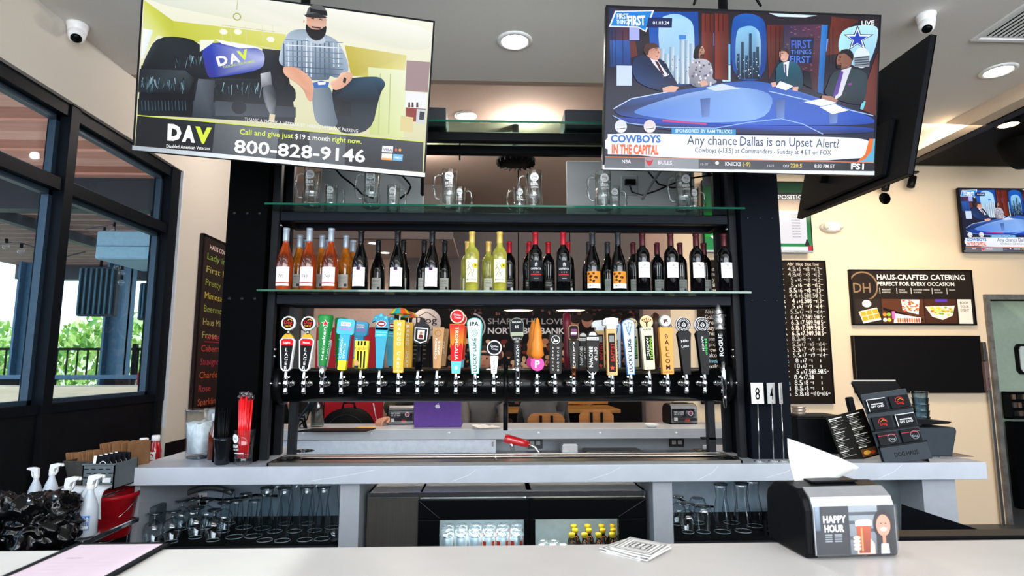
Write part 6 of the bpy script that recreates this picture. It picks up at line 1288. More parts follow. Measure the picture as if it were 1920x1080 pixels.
def tv2art(A,q0,w_,h_):
    def q(cx,cy): return q0(1120+cx/3.177,cy/3.177)
    def pp(pts,c):
        if len(pts)>=7 and len(pts)!=10: pts=chai(pts)[0]
        A.poly([q(*p) for p in pts],c)
    def gp(pts,cols):
        cols=[lin(c) for c in cols]
        if len(pts)>=6: pts,cols=chai(pts,cols)
        A.mesh([q(*p) for p in pts],[tuple(range(len(pts)))],cols)
    def tx(s,x0,y0,x1,y1,h,c,bold=0):
        a=q(x0,y0); b=q(x1,y1); L=math.hypot(b[0]-a[0],b[1]-a[1]); A.text(s,a[0],a[1],h/3.177*w_/517*1.02,c,w=L,al='L',rot=math.atan2(b[1]-a[1],b[0]-a[0]),bold=bold)
    x0,x1,z0,z1=-w_/2+.008,w_/2-.008,-h_/2+.02,h_/2-.008
    A.grad(x0,z0,x1,z1,'#101c3c','#241a20')
    gp([(70,45),(200,70),(240,330),(70,400)],['#16305c','#5c2418','#6c2c1c','#122850'])
    gp([(130,240),(190,240),(200,390),(80,400),(75,240)],['#2858a8','#2858a8','#1c3c80','#1a3870','#2c64b8'])
    for (x,y,w2,h2,c) in ((190,160,60,80,'#a8b0f0'),(115,390,90,120,'#c8d8f4'),(622,195,72,78,'#8c9cf0'),(740,262,52,122,'#58b0e8'),(745,388,48,98,'#b8e4f8'),(1043,235,34,66,'#f0f8ff'),(1362,232,50,76,'#6c9cf0'),(1640,430,26,130,'#c8ecf4')):
        pp([(x-5,y-5),(x+w2+5,y-3),(x+w2+5,y+h2+6),(x-5,y+h2+4)],'#0e2048'); pp([(x,y),(x+w2,y+2),(x+w2,y+h2),(x,y+h2)],c)
    gp([(300,70),(600,70),(610,500),(330,520)],['#1c58b8','#1448a0','#0c3888','#1a50a8']); gp([(355,110),(470,75),(560,120),(578,180),(580,500),(480,500),(380,420)],['#b8e0f8','#90c8f0','#a8d8f4','#a0d0f0','#c8dce8','#8c9cac','#8cb8dc'])
    for (x,y,h2) in ((372,290,130),(400,320,100),(430,280,140),(490,215,285),(520,240,260),(548,260,240),(455,330,170)): gp([(x,y),(x+26,y),(x+26,y+h2),(x,y+h2)],['#6c94b8','#c8dcec','#e8f0f4','#4c6c8c'])
    pp([(486,210),(528,210),(528,235),(486,235)],'#3c84d8')
    for (x,w2) in ((622,70),(700,80)): gp([(x,80),(x+w2,85),(x+w2,480),(x,470)],['#7c2c1c','#5c1c10','#45150c','#8c3420'])
    for x in (640,668,720,745): pp([(x,80),(x+5,80),(x+5,190),(x,190)],'#3a120a')
    gp([(795,110),(860,80),(940,85),(1010,130),(1005,480),(800,480)],['#1450a8','#1c60c0','#1c60c0','#0f4498','#0c3c8c','#1048a0']); gp([(822,180),(880,155),(930,155),(975,200),(970,470),(822,470)],['#90ccf0','#78b8e8','#78b8e8','#a8d8f4','#30486c','#3c5c88'])
    for (x,y,h2) in ((830,320,150),(855,250,220),(880,330,140),(902,200,270),(925,310,160),(945,280,190)): gp([(x,y),(x+16,y),(x+18,y+h2),(x-2,y+h2)],['#284868','#1c3858','#0c1828','#101c30'])
    gp([(1010,150),(1110,150),(1100,300),(1020,480)],['#6c2414','#501810','#40120c','#5c2014'])
    gp([(1110,150),(1345,145),(1330,560),(1220,500),(1110,300)],['#30284c','#5c3048','#4c2020','#2c1820','#3c3450'])
    rn=random.Random(12)
    for i in range(90): 
        x=rn.uniform(1118,1335); y=rn.uniform(155,540)
        if x<1210 and y>290 : continue
        pp([(x,y),(x+13,y+1),(x+13,y+6),(x,y+5)],rn.choice(['#7c4858','#5c3044','#8c5c70','#402430']))
    pp([(1150,222),(1292,224),(1278,380),(1145,362)],'#0c1640'); tx('FIRST',1155,290,1275,286,46,'#3c64d8',.03); tx('THINGS',1152,325,1275,322,26,'#5c84f0',.02); tx('FIRST',1145,372,1270,376,38,'#4878e0',.05)
    gp([(1335,150),(1372,150),(1342,560),(1310,550)],['#2c84d8','#1c6cc0','#14549c','#1c64b0'])
    gp([(1395,100),(1560,120),(1480,180),(1440,320),(1360,330)],['#6c2c1c','#501c12','#5c2014','#702c1c','#5c2418'])
    gp([(1455,165),(1675,140),(1665,260),(1610,400),(1520,400),(1425,300)],['#a8e4f4','#c0ecf8','#a8d8ec','#88c0dc','#94cce4','#b0e8f8'])
    def st(cx,cy,r,c): pp([(cx+(r if i%2==0 else r*.40)*math.sin(PI*i/5)*1.05+ (r*.18 if i in(2,) else 0),cy-(r if i%2==0 else r*.40)*math.cos(PI*i/5)) for i in range(10)],c)
    st(1548,232,84,'#14183c'); st(1548,233,70,'#e8f4fc'); st(1547,235,54,'#1c3cb8')
    A.ell(*q(1573,345),.038,.045,'#dce8f0'); pp([(1525,345),(1620,330),(1618,400),(1530,400)],'#8894a0'); 
    for i in range(4): pp([(1530,345+i*14),(1615,338+i*14),(1615,343+i*14),(1530,350+i*14)],'#202c44')
    gp([(1580,560),(1640,380),(1672,300),(1655,690),(1560,650)],['#8c3c24','#6c2c1c','#4c1810','#5c2014','#703020']); pp([(1575,600),(1595,605),(1580,655),(1562,650)],'#6cd0e0')
    # top left logo
    pp([(105,65),(338,62),(290,192),(240,165),(68,160)],'#e8ecf4'); pp([(112,72),(325,68),(285,182),(240,158),(80,154)],'#1c84d8'); tx('FIRST',116,112,185,112,28,'#ffffff',.05); tx('THINGS',112,144,192,144,24,'#ffffff',.05); tx('FIRST',180,152,285,150,52,'#ffffff',.08); pp([(305,105),(445,108),(443,166),(290,164)],'#18285c'); tx('01.03.24',330,146,428,146,18,'#f4f8ff',.02)
    tx('LIVE',1572,152,1648,150,26,'#f4f8ff',.03); gp([(1020,78),(1310,92),(1240,104),(1080,100)],['#d8ecf8','#a8ccdc','#e8f4f8','#b8dcec'])
    # desk
    gp([(90,660),(150,600),(480,540),(780,490),(960,480),(1200,545),(1650,700),(1645,750),(720,745),(150,700)],['#0c1430','#1c3c84','#3c64b8','#3058a8','#2c58b0','#4874c8','#2050c0','#1440a0','#3c70e0','#1c48a0'])
    gp([(200,660),(500,560),(820,510),(1060,560),(1000,720),(600,735),(250,690)],['#5080d0','#88a8e0','#88b0e8','#5c88d0','#88b4f0','#80a8f0','#4c7cd8'])
    gp([(150,700),(720,748),(1645,752),(1645,800),(700,800),(250,760),(95,700)],['#1440c0','#1c50d0','#1848b8','#0c1c50','#101c40','#0c1838','#18389c'])
    A.line([q(90,690),q(180,735),q(400,760),q(700,765),q(900,730),q(1090,708),q(1220,740),q(1340,800)],.004,'#90b8f0'); A.line([q(95,650),q(200,590),q(420,548)],.004,'#c0d8f8'); A.line([q(1020,545),q(1640,690)],.004,'#a8c8f4')
    for (x,y) in ((640,640),(1085,650),(1400,680)): gp([(x-30,y-50),(x+30,y-55),(x+25,y+55),(x-20,y+60)],['#3c5898','#4c68a8','#6c8cd0','#5c7cc0'])
    pp([(440,765),(822,772),(822,806),(440,800)],'#2c8cc8'); tx('SPONSORED BY RAM TRUCKS',462,790,800,796,20,'#e8f4ff',.03); pp([(385,715),(650,735),(645,745),(385,725)],'#c83878')
    # people
    gp([(215,345),(280,330),(400,360),(430,430),(490,520),(400,555),(240,500),(200,420)],['#1c2c50','#243458','#182444','#141e38','#1a2a50','#0c1428','#1c3c74','#203868']); pp([(300,330),(345,345),(420,450),(400,460),(330,380)],'#e8e4f0'); pp([(340,365),(360,370),(400,450),(380,440)],'#4c2430')
    gp([(275,300),(290,262),(340,262),(375,300),(372,350),(345,365),(295,340)],['#d8a08c','#8c5c44','#a87860','#e0a894','#e8b4a0','#d89c88','#c88c78']); pp([(270,300),(285,262),(340,256),(370,285),(330,288),(305,300),(300,335),(280,320)],'#4a2c24'); pp([(385,525),(440,512),(485,520),(460,550),(390,550)],'#e0ac98')
    gp([(545,380),(580,350),(660,355),(690,420),(680,470),(720,490),(640,520),(560,520),(540,450)],['#a8a8b4','#b8b8c4','#c0c0cc','#a8a8b8','#9898a8','#a0a0b4','#8c8c9c','#606070','#9c9cac'])
    rn=random.Random(3)
    for i in range(40): x=rn.uniform(552,672); y=rn.uniform(365,505); pp([(x,y),(x+11,y),(x+11,y+11),(x,y+11)],rn.choice(['#5c5c6c','#e0e0ea','#787888']))
    gp([(590,285),(625,270),(638,300),(632,345),(605,350)],['#b88c78','#c89c84','#c89880','#6c4838','#a07460']); pp([(568,340),(575,290),(600,268),(628,272),(610,285),(600,330),(605,352),(572,352)],'#1c1412'); pp([(612,328),(634,325),(632,346),(608,348)],'#2c1c18'); pp([(605,490),(640,480),(660,505),(620,520)],'#d8a894')
    gp([(1065,390),(1120,360),(1190,375),(1220,440),(1225,510),(1195,545),(1060,505),(1060,460)],['#1c586c','#20647c','#1c5c74','#184c60','#103848','#0c2c3c','#18485c','#1c5468']); pp([(1105,375),(1140,365),(1130,460),(1110,430)],'#e8ecf4'); pp([(1112,385),(1122,385),(1124,455),(1114,440)],'#3c4c74')
    gp([(1080,320),(1088,295),(1120,290),(1138,315),(1132,360),(1105,372),(1085,355)],['#d8a898','#b07c68','#c08c78','#c89484','#e0b0a0','#d8a494','#e8b8a8']); pp([(1078,315),(1085,292),(1125,288),(1140,312),(1135,330),(1120,308),(1090,305)],'#33201a'); pp([(1030,495),(1060,490),(1065,515),(1040,520)],'#e0ac98'); pp([(1160,520),(1195,518),(1190,545),(1160,540)],'#e0ac98'); pp([(1085,485),(1165,515),(1120,540),(1060,520)],'#f4f8ff')
    gp([(1390,440),(1450,410),(1540,410),(1610,440),(1600,560),(1570,640),(1340,570),(1370,500)],['#2c3c44','#24343c','#34444c','#283840','#2c3c48','#101820','#18242c','#243038']); pp([(1450,420),(1510,400),(1450,570),(1410,600),(1425,500)],'#d8d8e8'); pp([(1445,425),(1462,430),(1430,560),(1395,590),(1420,500)],'#5c3c9c'); pp([(1488,500),(1510,495),(1508,510),(1490,510)],'#8c3c90')
    gp([(1420,350),(1440,310),(1500,305),(1520,350),(1505,400),(1450,415),(1422,395)],['#9c6c58','#7c5040','#845848','#7c5444','#8c6050','#6c4434','#94644f']); pp([(1432,325),(1450,298),(1495,292),(1524,325),(1518,370),(1502,345),(1470,318),(1440,325)],'#100c0e'); pp([(1418,385),(1450,388),(1448,412),(1425,408)],'#281a16'); pp([(1335,570),(1390,575),(1430,600),(1400,625),(1330,590)],'#a87868')
    pp([(1225,610),(1330,590),(1425,615),(1330,635)],'#e8f0fc'); pp([(1320,640),(1410,622),(1490,660),(1395,682)],'#f4f8ff'); pp([(1225,420),(1265,430),(1280,530),(1225,505)],'#0c1020'); pp([(640,525),(740,500),(850,530),(700,545)],'#c8d8f4')
    for (x,y,s_,dk,ml) in ((352,300,1,'#3a2420','#a85c50'),(622,300,-1,'#2a1a16','#7c4c40'),(1100,318,-1,'#2a1c1a','#a85c50'),(1445,345,-1,'#140c0a','#5c3430')):
        pp([(x-9,y),(x+3,y-2),(x+3,y+3),(x-9,y+3)],dk); pp([(x-12,y-8),(x+5,y-9),(x+5,y-6),(x-12,y-5)],dk); pp([(x-8,y+36),(x+8,y+34),(x+6,y+39),(x-6,y+40)],ml); pp([(x+10*s_,y+6),(x+16*s_,y+20),(x+6*s_,y+20)],ml)
    for i in range(60):
        x=rn.choice([rn.uniform(380,560),rn.uniform(830,960)]); y=rn.uniform(330,470); pp([(x,y),(x+5,y),(x+5,y+7),(x,y+7)],rn.choice(['#dcecf8','#4c7098','#88a8c4']))
    for x in (85,105,150,1030,1060,1085,1380,1400): pp([(x,180 if x<200 else 160),(x+3,180 if x<200 else 160),(x+4,380),(x+1,380)],'#2c0c08')
    # lower third
    gp([(45,790),(440,800),(1340,815),(1650,830),(1642,968),(45,935)],['#e8ecf4','#f4f4f8','#f8f8fc','#e8f0f8','#f0f4f8','#e0e0e8']); pp([(1635,828),(1650,828),(1642,968),(1545,965),(1600,920)],'#5cb0d8'); pp([(1615,828),(1640,828),(1630,900),(1590,950),(1540,966),(1590,920)],'#e8701c')
    tx('Any chance',532,862,828,866,52,'#445468',.01); tx('Dallas is on Upset',846,868,1278,876,52,'#2c4470',.015); tx('Alert?',1298,878,1435,882,50,'#445468',.01); tx('Cowboys (-13.5) at Commanders - Sunday at 4 ET on FOX',578,908,1388,924,28,'#3c4c64',.01)
    gp([(45,935),(1642,968),(1640,1020),(40,1000)],['#5c6068','#1c1e24','#101218','#6c7078']); A.line([q(45,935),q(1642,970)],.004,'#e8743c'); gp([(280,942),(600,948),(600,1005),(280,1000)],['#9ca0a8','#8c9098','#8c9098','#9ca0a8'])
    tx('NBA',145,974,198,974,20,'#f0f0f4',.02); pp([(283,950),(295,958),(320,958),(332,948),(326,968),(316,988),(300,988),(290,968)],'#c8283c'); tx('BULLS',360,980,442,982,22,'#f0f0f4',.03); tx('15-20',612,986,655,986,14,'#c8ccd4'); A.ell(*q(710,972),.009,.008,'#e8dcd8'); tx('KNICKS',758,988,852,990,22,'#f0f4f8',.03); tx('(-9)',862,990,908,990,22,'#f0d060',.03); tx('18-15',1010,996,1048,996,14,'#c8ccd4'); tx('O/U',1102,998,1136,998,16,'#e0e4e8',.01); tx('220.5',1145,998,1214,1000,22,'#f0d040',.03); tx('8:30 PM ET',1288,1000,1410,1002,20,'#f0f4f8',.02); tx('FS1',1505,1008,1582,1010,32,'#f8fcff',.08)
    # cowboys in the capital
    for x,c in ((138,'#d8dce4'),(310,'#e0d4d8')): A.ell(*q(x,755),.027,.028,c); pp([(x-20,760),(x+26,755),(x+22,785),(x-10,785)],'#f4f4f8'); pp([(x-22,768),(x+26,762),(x+26,766),(x-22,772)],'#2c2c38')
    pp([(60,800),(390,800),(385,925),(60,920)],'#e8ecf4'); tx('COWBOYS',78,848,375,850,40,'#2c6cc0',.08); tx('IN THE CAPITAL',84,915,362,920,50,'#e8682c',.10)
TV1=pose(-.8889,2.4841,1.2268,-.1274,.144,-.0421); TV2=pose(1.1063,2.4152,1.1888,-.0122,.1783,-.0055)
t=television('large lit television at upper left showing a bearded man and a phone number',TV1,1.23,.715); A=Art(.00022); tv1art(A,invmap(TV1),1.23,.715); A.build('screen',t,mat=SCREEN); tva=t
t=television('large lit television at upper middle right showing four people at a blue studio desk',TV2,1.23,.705); A2=Art(.00022); tv2art(A2,invmap(TV2),1.23,.705); A2.build('screen',t,mat=SCREEN)
for k,(Mx,nm) in enumerate(((TV1,'left'),(TV2,'right'))):
    o=Mx.translation; t=thing('television_mount','black ceiling pole mount carrying the large %s television'%nm,'mount',(o.x,o.y+.16,ZCE))
    mb=MB(); mb.cyl((0,0,0),(0,0,o.z-ZCE+.1),.022,14); mb.build('pole',blackm,t)
    mb=MB(); mb.lathe([(.06,0),(.06,-.012),(.03,-.03),(0,-.03)],20); mb.build('ceiling_plate',blackm,t)
    mb=MB(); mb.bbox(-.1,.1,-.1,.0,o.z-ZCE-.12,o.z-ZCE+.12,.006); mb.build('bracket',blackm,t)
    if k==1: 
        for s in(-1,1): mb=MB(); mb.tube([(0,-.02,-.06),(s*.06,-.02,-.10),(s*.12,-.03,-.14),(s*.16,-.05,-.24)],.006,6); mb.build('cable_loop',blackm,t)
TV3=pose(2.229,3.395,1.363,1.6224,-.2031,-.0645)
t=thing('television','black television seen from behind at right, its screen turned away','television'); t.matrix_world=TV3
w_,h_=1.23,.75; mb=MB(); mb.bbox(-w_/2,w_/2,0,.03,-h_/2,h_/2,.003); mb.build('back_shell',M('tv_back','#14161a',.38,noise=.2),t); mb=MB(); mb.bbox(-w_/2,w_/2,.03,.034,-h_/2,h_/2,.001); mb.build('screen_panel',M('off_screen','#050607',.08),t)
mb=MB(); mb.bbox(-w_*.40,w_*.36,-.03,0,-h_*.46,-h_*.02,.01); mb.build('electronics_bulge',M('tv_back','#14161a'),t)
mb=MB(); mb.bbox(-.12,.12,-.06,-.03,-.1,.1,.005); mb.bbox(-.22,-.18,-.07,-.03,-.22,.2,.004); mb.bbox(.18,.22,-.07,-.03,-.22,.2,.004); mb.build('wall_mount_rails',blackm,t)
mb=MB(); mb.tube([(.1,-.07,.15),(.14,-.09,.0),(.05,-.08,-.15),(-.1,-.05,-.2)],.006,6); mb.build('rear_cable',blackm,t)
for i in range(3): mb=MB(); mb.T=Matrix.Translation((-.45+i*.45,-.0,-.33)); mb.ball((0,-.001,0),.008,8,5); mb.build('screw',black,t)
o=TV3.translation; tm=thing('television_mount','black ceiling pole mount behind the television turned away','mount',(o.x-.12,o.y,ZCE)); mb=MB(); mb.cyl((0,0,0),(0,0,o.z-ZCE),.022,14); mb.build('pole',blackm,tm); mb=MB(); mb.bbox(-.04,.06,-.06,.06,o.z-ZCE-.08,o.z-ZCE+.08,.004); mb.build('bracket',blackm,tm)
# small wall television repeating the studio picture
def walltv(lab,p0,p1,Y,art):
    a=P(*p0,Y); b=P(*p1,Y); w2=b.x-a.x; h2=a.z-b.z; Mx=Matrix.Translation(((a.x+b.x)/2,Y-.05,(a.z+b.z)/2)); t=television(lab,Mx,w2,h2); return t,w2,h2
a=P(1793,353,YR-.06); b=P(2012,475,YR-.06); w2=b.x-a.x; h2=a.z-b.z
t=television('wall television at the right edge repeating the studio desk picture',Matrix.Translation(((a.x+b.x)/2,YR-.08,(a.z+b.z)/2)),w2,h2)
A3=Art(.0002); A3.f=A2.f; A3.c=A2.c; sxx,szz=(w2-.018)/(1.23-.016),(h2-.03)/(.705-.028); A3.v=[(x*sxx,(z-.006)*szz+.004,L) for x,z,L in A2.v]; A3.build('screen',t,mat=SCREEN)
# position television (behind the right column)
a=P(1313,340,YR-.05); b=P(1522,475,YR-.05); w2=b.x-a.x; h2=a.z-b.z
t=television('wall television beyond the right column showing a white list over a football field',Matrix.Translation(((a.x+b.x)/2,YR-.08,(a.z+b.z)/2)),w2,h2)
A=Art(.0003); X=lambda px:(px-1417.5)/209*w2; Z=lambda py:-(py-407.5)/135*h2
A.grad(X(1315),Z(472),X(1520),Z(342),'#2c8c4c','#0f2a1a'); A.rect(X(1315),Z(447),X(1450),Z(400),'#1fa034'); A.poly([(X(1325),Z(445)),(X(1340),Z(442)),(X(1350),Z(452)),(X(1330),Z(450))],'#e8f0e8'); A.rect(X(1372),Z(458),X(1512),Z(396),'#e9e6ea'); A.grad(X(1372),Z(396),X(1512),Z(376),'#e8c8a0','#8c6c60'); A.rect(X(1372),Z(376),X(1512),Z(362),'#181a1c'); A.text('POSITION',X(1460),Z(374),.042,'#f4f4f4',w=.30,al='L',bold=.03); A.rect(X(1372),Z(472),X(1520),Z(464),'#f0eef0'); A.rect(X(1512),Z(472),X(1520),Z(462),'#c8283c')
for i,s in enumerate(('ALABAMA','TEXAS','FLORIDA','TENNESSEE','COLORADO','GEORGIA','GEORGIA','CLEMSON','OKLAHOMA')): A.text(s,X(1500),Z(405+i*5.2),.014,'#3a3a44',w=.085,al='R')
A.poly([(X(1506),Z(462)),(X(1510),Z(450)),(X(1513),Z(450)),(X(1516),Z(462))],'#20262c'); A.build('screen',t,mat=SCREEN)
# ============================================================ RIGHT WALL BOARDS
def board(name,lab,cat,px0,py0,px1,py1,Y,fc,bc_,thick=.03,fw=.012):
    a=P(px0,py0,Y-thick); b=P(px1,py1,Y-thick); t=thing(name,lab,cat,((a.x+b.x)/2,Y-thick,(a.z+b.z)/2)); w2=(b.x-a.x)/2; h2=(a.z-b.z)/2
    mb=MB(); mb.box(-w2,w2,.004,thick-.001,-h2,h2); mb.build('panel',bc_,t)
    mb=MB(); mb.box(-w2,w2,-.004,.006,h2-fw,h2); mb.box(-w2,w2,-.004,.006,-h2,-h2+fw); mb.box(-w2,-w2+fw,-.004,.006,-h2,h2); mb.box(w2-fw,w2,-.004,.006,-h2,h2); mb.build('frame',fc,t)
    X=lambda px:(px-(px0+px1)/2)/(px1-px0)*2*w2; Z=lambda py:-(py-(py0+py1)/2)/(py1-py0)*2*h2
    return t,X,Z
t,X,Z=board('catering_poster','framed black catering poster with food pictures on the cream wall','poster',1592,505,1832,610,YR,blackm,M('poster_black','#1c1714',.4))
A=Art(.0003); A.rect(X(1595),Z(608),X(1829),Z(507),'#241c17'); A.ring(X(1617),Z(537),.13,.145,'#8a6c50',a0=-PI*.5,a1=PI*.85); A.text('DH',X(1614),Z(549),.095,'#8a6c50',w=.17,bold=.02)
A.text('HAUS-CRAFTED CATERING',X(1645),Z(524),.048,'#f4efe6',w=X(1817)-X(1645),al='L',bold=.04); A.text('PERFECT FOR EVERY OCCASION',X(1645),Z(535.5),.034,'#f4efe6',w=X(1795)-X(1645),al='L',bold=.03)
for px,s1,s2 in ((1648,'BREAKFAST','BURRITOS'),(1681,'DOGS &','TENDERS'),(1709,'CHOPPED CHEESE','SLIDERS'),(1750,'DOGS &','SAUSAGES'),(1779,'SALADS','')): 
    A.rect(X(px),Z(551),X(px+1),Z(540),'#e8e0d4'); A.text(s1,X(px+5),Z(544.5),.013,'#d8d0c4',w=(.16 if 'CH' in s1 else .085 if len(s1)>6 else .06),al='L',bold=.03)
    if s2: A.text(s2,X(px+5),Z(549.5),.013,'#d8d0c4',w=.08,al='L',bold=.03)
def fd(x0,x1,c): A.rect(X(x0),Z(606),X(x1),Z(561),c)
fd(1598,1648,'#2e2620'); A.poly([(X(1604),Z(585)),(X(1640),Z(577)),(X(1647),Z(600)),(X(1612),Z(607))],'#f0e6d0'); 
for i in range(3):
    for j in range(2): A.poly([(X(1607+i*11.5+j*3),Z(586-i*2.4+j*9)),(X(1617+i*11.5+j*3),Z(583.8-i*2.4+j*9)),(X(1619.5+i*11.5+j*3),Z(592-i*2.4+j*9)),(X(1609+i*11.5+j*3),Z(594-i*2.4+j*9))],'#e8a02c')
A.ell(X(1621),Z(570),.045,.035,'#f0ece4'); A.text('DOG',X(1621),Z(572),.02,'#4a4a4a',w=.05)
fd(1650,1731,'#5a3220'); rn=random.Random(1)
A.poly([(X(1688),Z(562)),(X(1724),Z(562)),(X(1720),Z(590)),(X(1690),Z(583))],'#f4ece4'); 
for i in range(40): A.ell(X(rn.uniform(1691,1720)),Z(rn.uniform(564,584)),.012,.007,rn.choice(['#d84a1c','#e86a2c','#b83814','#e88440']),8)
A.poly([(X(1652),Z(577)),(X(1728),Z(598)),(X(1728),Z(602)),(X(1652),Z(582))],'#1a1412'); A.poly([(X(1674),Z(588)),(X(1724),Z(596)),(X(1722),Z(606)),(X(1670),Z(606))],'#f0d8d4')
for i in range(10): A.ell(X(1679+i*4.5),Z(601),.009,.024,rn.choice(['#b8542c','#d8743c','#a8442c']),10)
for i,c in enumerate(('#d88c3c','#8cb83c','#f4f0e8','#e8c84c')): A.ell(X(1654+(i%2)*8),Z(590+(i//2)*10),.02,.018,c,12)
A.rect(X(1668),Z(598),X(1674),Z(584),'#e86ab0')
fd(1733,1795,'#4a2a1c'); A.rect(X(1755),Z(566),X(1778),Z(561),'#5c3cb0'); A.poly([(X(1734),Z(575)),(X(1792),Z(573)),(X(1786),Z(592)),(X(1766),Z(600)),(X(1746),Z(594))],'#e4dcd4')
for i in range(30): A.ell(X(rn.uniform(1742,1786)),Z(rn.uniform(574,591)),.016,.011,rn.choice(['#f0c83c','#e8a82c','#f4dc70','#c8702c','#88a83c']),9)
A.rect(X(1798),Z(607),X(1825),Z(561),'#e8dccc')
for i,s in enumerate(('BOOK','YOUR','EVENT')): A.text(s,X(1811),Z(570+i*7),.024,'#3a2c24',w=.085,bold=.02)
A.build('poster_print',t)
t,X,Z=board('black_wall_board','blank black landscape board below the catering poster','board',1600,629,1848,737,YR,M('board_edge','#3a2c1c',.5),M('blank_black_board','#0b090a',.5),.05,.004)
# chalk board with beer prices
t,X,Z=board('beer_chalkboard','tall brown-black chalkboard with handwritten beer names, strengths and prices','chalkboard',1305,487,1566,757,YR,blackm,M('chalkboard_surface','#1d1611',.7,noise=.3,scale=4),.03,.012)
A=Art(.0003); rn=random.Random(11)
rows=[('Lager','4.5','6','8','12'),('Mexican Lager','4.8','6','8','12'),('Pilsner','5','6','8','12'),('Lager','5','6','8','12'),('Amber','5.5','6','8','13'),('Pale Ale','4.4','6.50','8.50','13'),('Wheat','4','6.50','8','13'),('Hefeweizen','5','7','9','14'),('Pale Ale','5.5','7','9','14'),('IPA','6.6','7.50','9.50','15'),('Hazy','6.3','7.50','9.50','15'),('IPA','6.8','7.50','9.50','15'),('Hazy IPA','6.5','7.50','9.50','15'),('IPA','8.2','8','',''),('Lager','5.5','7','9','14'),('Brown','5.3','7','9','14'),('Brown Ale','5.5','7','9','14'),('Stout','8','7','',''),('Cider','10','7','',''),('Cider','5','7.50','9.50','15'),('Seltzer','8.4','7.50','',''),('Lemonade','8.5','8','',''),('Canned','8.5','8','',''),('Rogue','5.8','8','10','16')]
names=['Franziskaner','Commemorative','Lucky','Torii','Harland','Golden','Eppig','Poppy','Alaskan','Golden','Tropicalia','Hazy','Creature','Common','Epic','Brown','Balcom','Pineapple','Avalon','Hilo','Mojito','Ranch','Mango','21 Rogue']
for px,s in ((1469,'STYLE'),(1495,'ABV'),(1513,'10oz'),(1530,'20oz'),(1546,'Tower')): A.text(s,X(px),Z(497),.03,'#d8c8b4',w=.065,bold=.01)
for i,r in enumerate(rows):
    z=Z(508+i*10.2); c=['#e8dccc','#d8d0c4','#c8c0b8','#a8a49c'][rn.randrange(4)] if i<16 else '#dcdcdc'
    if i in (17,21): c2='#8cc8e0'
    else: c2=c
    A.text(names[i],X(1318),z,.040,c2,w=.035*len(names[i])*.62,al='L'); A.text(r[0],X(1480),z,.038,c2,w=.026*len(r[0]),al='R'); A.text(r[1],X(1496),z,.044,c,bold=.01); A.rect(X(1503),z,X(1505),z+.02,c)
    for px,s in ((1515,r[2]),(1532,r[3]),(1549,r[4])):
        A.rect(X(px-7),z+.005,X(px-5.4),z+.03,c)
        if s: A.text(s,X(px-4),z,.044,c,al='L',sx=.8,bold=.01); A.rect(X(px+4.5),z+.022,X(px+9),z+.027,c)
A.build('chalk_writing',t,mat=CHALK)
# switches beside the black board, door closer notes
for k,(px0,py0,px1,py1,lab) in enumerate(((1843,641,1853,677,'dark metal wall box beside the black board, upper'),(1846,678,1860,733,'brownish wall box with small window beside the black board, lower'))):
    a=P(px0,py0,YR-.08); b=P(px1,py1,YR-.08); mb=MB(); mb.bbox(0,b.x-a.x,0,.079,0,a.z-b.z,.004); t=thing('wall_box',lab,'wall box',(a.x,YR-.08,b.z)); mb.build('casing',M('brown_grey_metal','#6e5a58',.4,.3) if k else M('dark_grey_metal','#4a4848',.4,.4),t)
    if k: mb=MB(); mb.box(.02,b.x-a.x-.02,-.003,0,.03,.12); mb.build('window',blackm,t)
# kitchen black rack and dark cabinet past the door
a=P(1893,735,6.0); b=P(1960,786,6.0); t=thing('kitchen_rack','black slotted rack with small items past the door','rack',(a.x,6.0,b.z)); h2=a.z-b.z; w2=b.x-a.x
mb=MB(); mb.box(0,w2,0,.1,0,.015); mb.box(0,w2,.09,.1,0,h2); mb.box(0,.01,0,.1,0,h2); mb.box(0,w2,0,.1,h2-.012,h2); mb.build('frame',blackm,t)
for i in range(6): 
    for j in range(3): mb=MB(); mb.bbox(.03+i*.055,.065+i*.055,0,.06,.03+j*.085,.085+j*.085,.004); mb.build('bin',M(['bin_dark','bin_grey','bin_tan'][(i+j)%3],['#1c1c1e','#4c4844','#6a5648'][(i+j)%3],.5),t)
a=P(1893,790,6.05); mb=MB(); mb.bbox(0,1.2,0,.1,0,a.z,.01); o=mb.build('kitchen_cabinet',blackg); o.location=(a.x,6.02,0); tag(o,'glossy black cabinet at the lower right past the door','cabinet')
a=P(1872,800,YR-.06); mb=MB(); mb.bbox(0,.03,0,.02,-1.1,.7,.003); o=mb.build('corner_guard',steel); o.location=(xd-.12,YR-.045,a.z); tag(o,'stainless steel corner guard strip beside the door frame','corner guard')
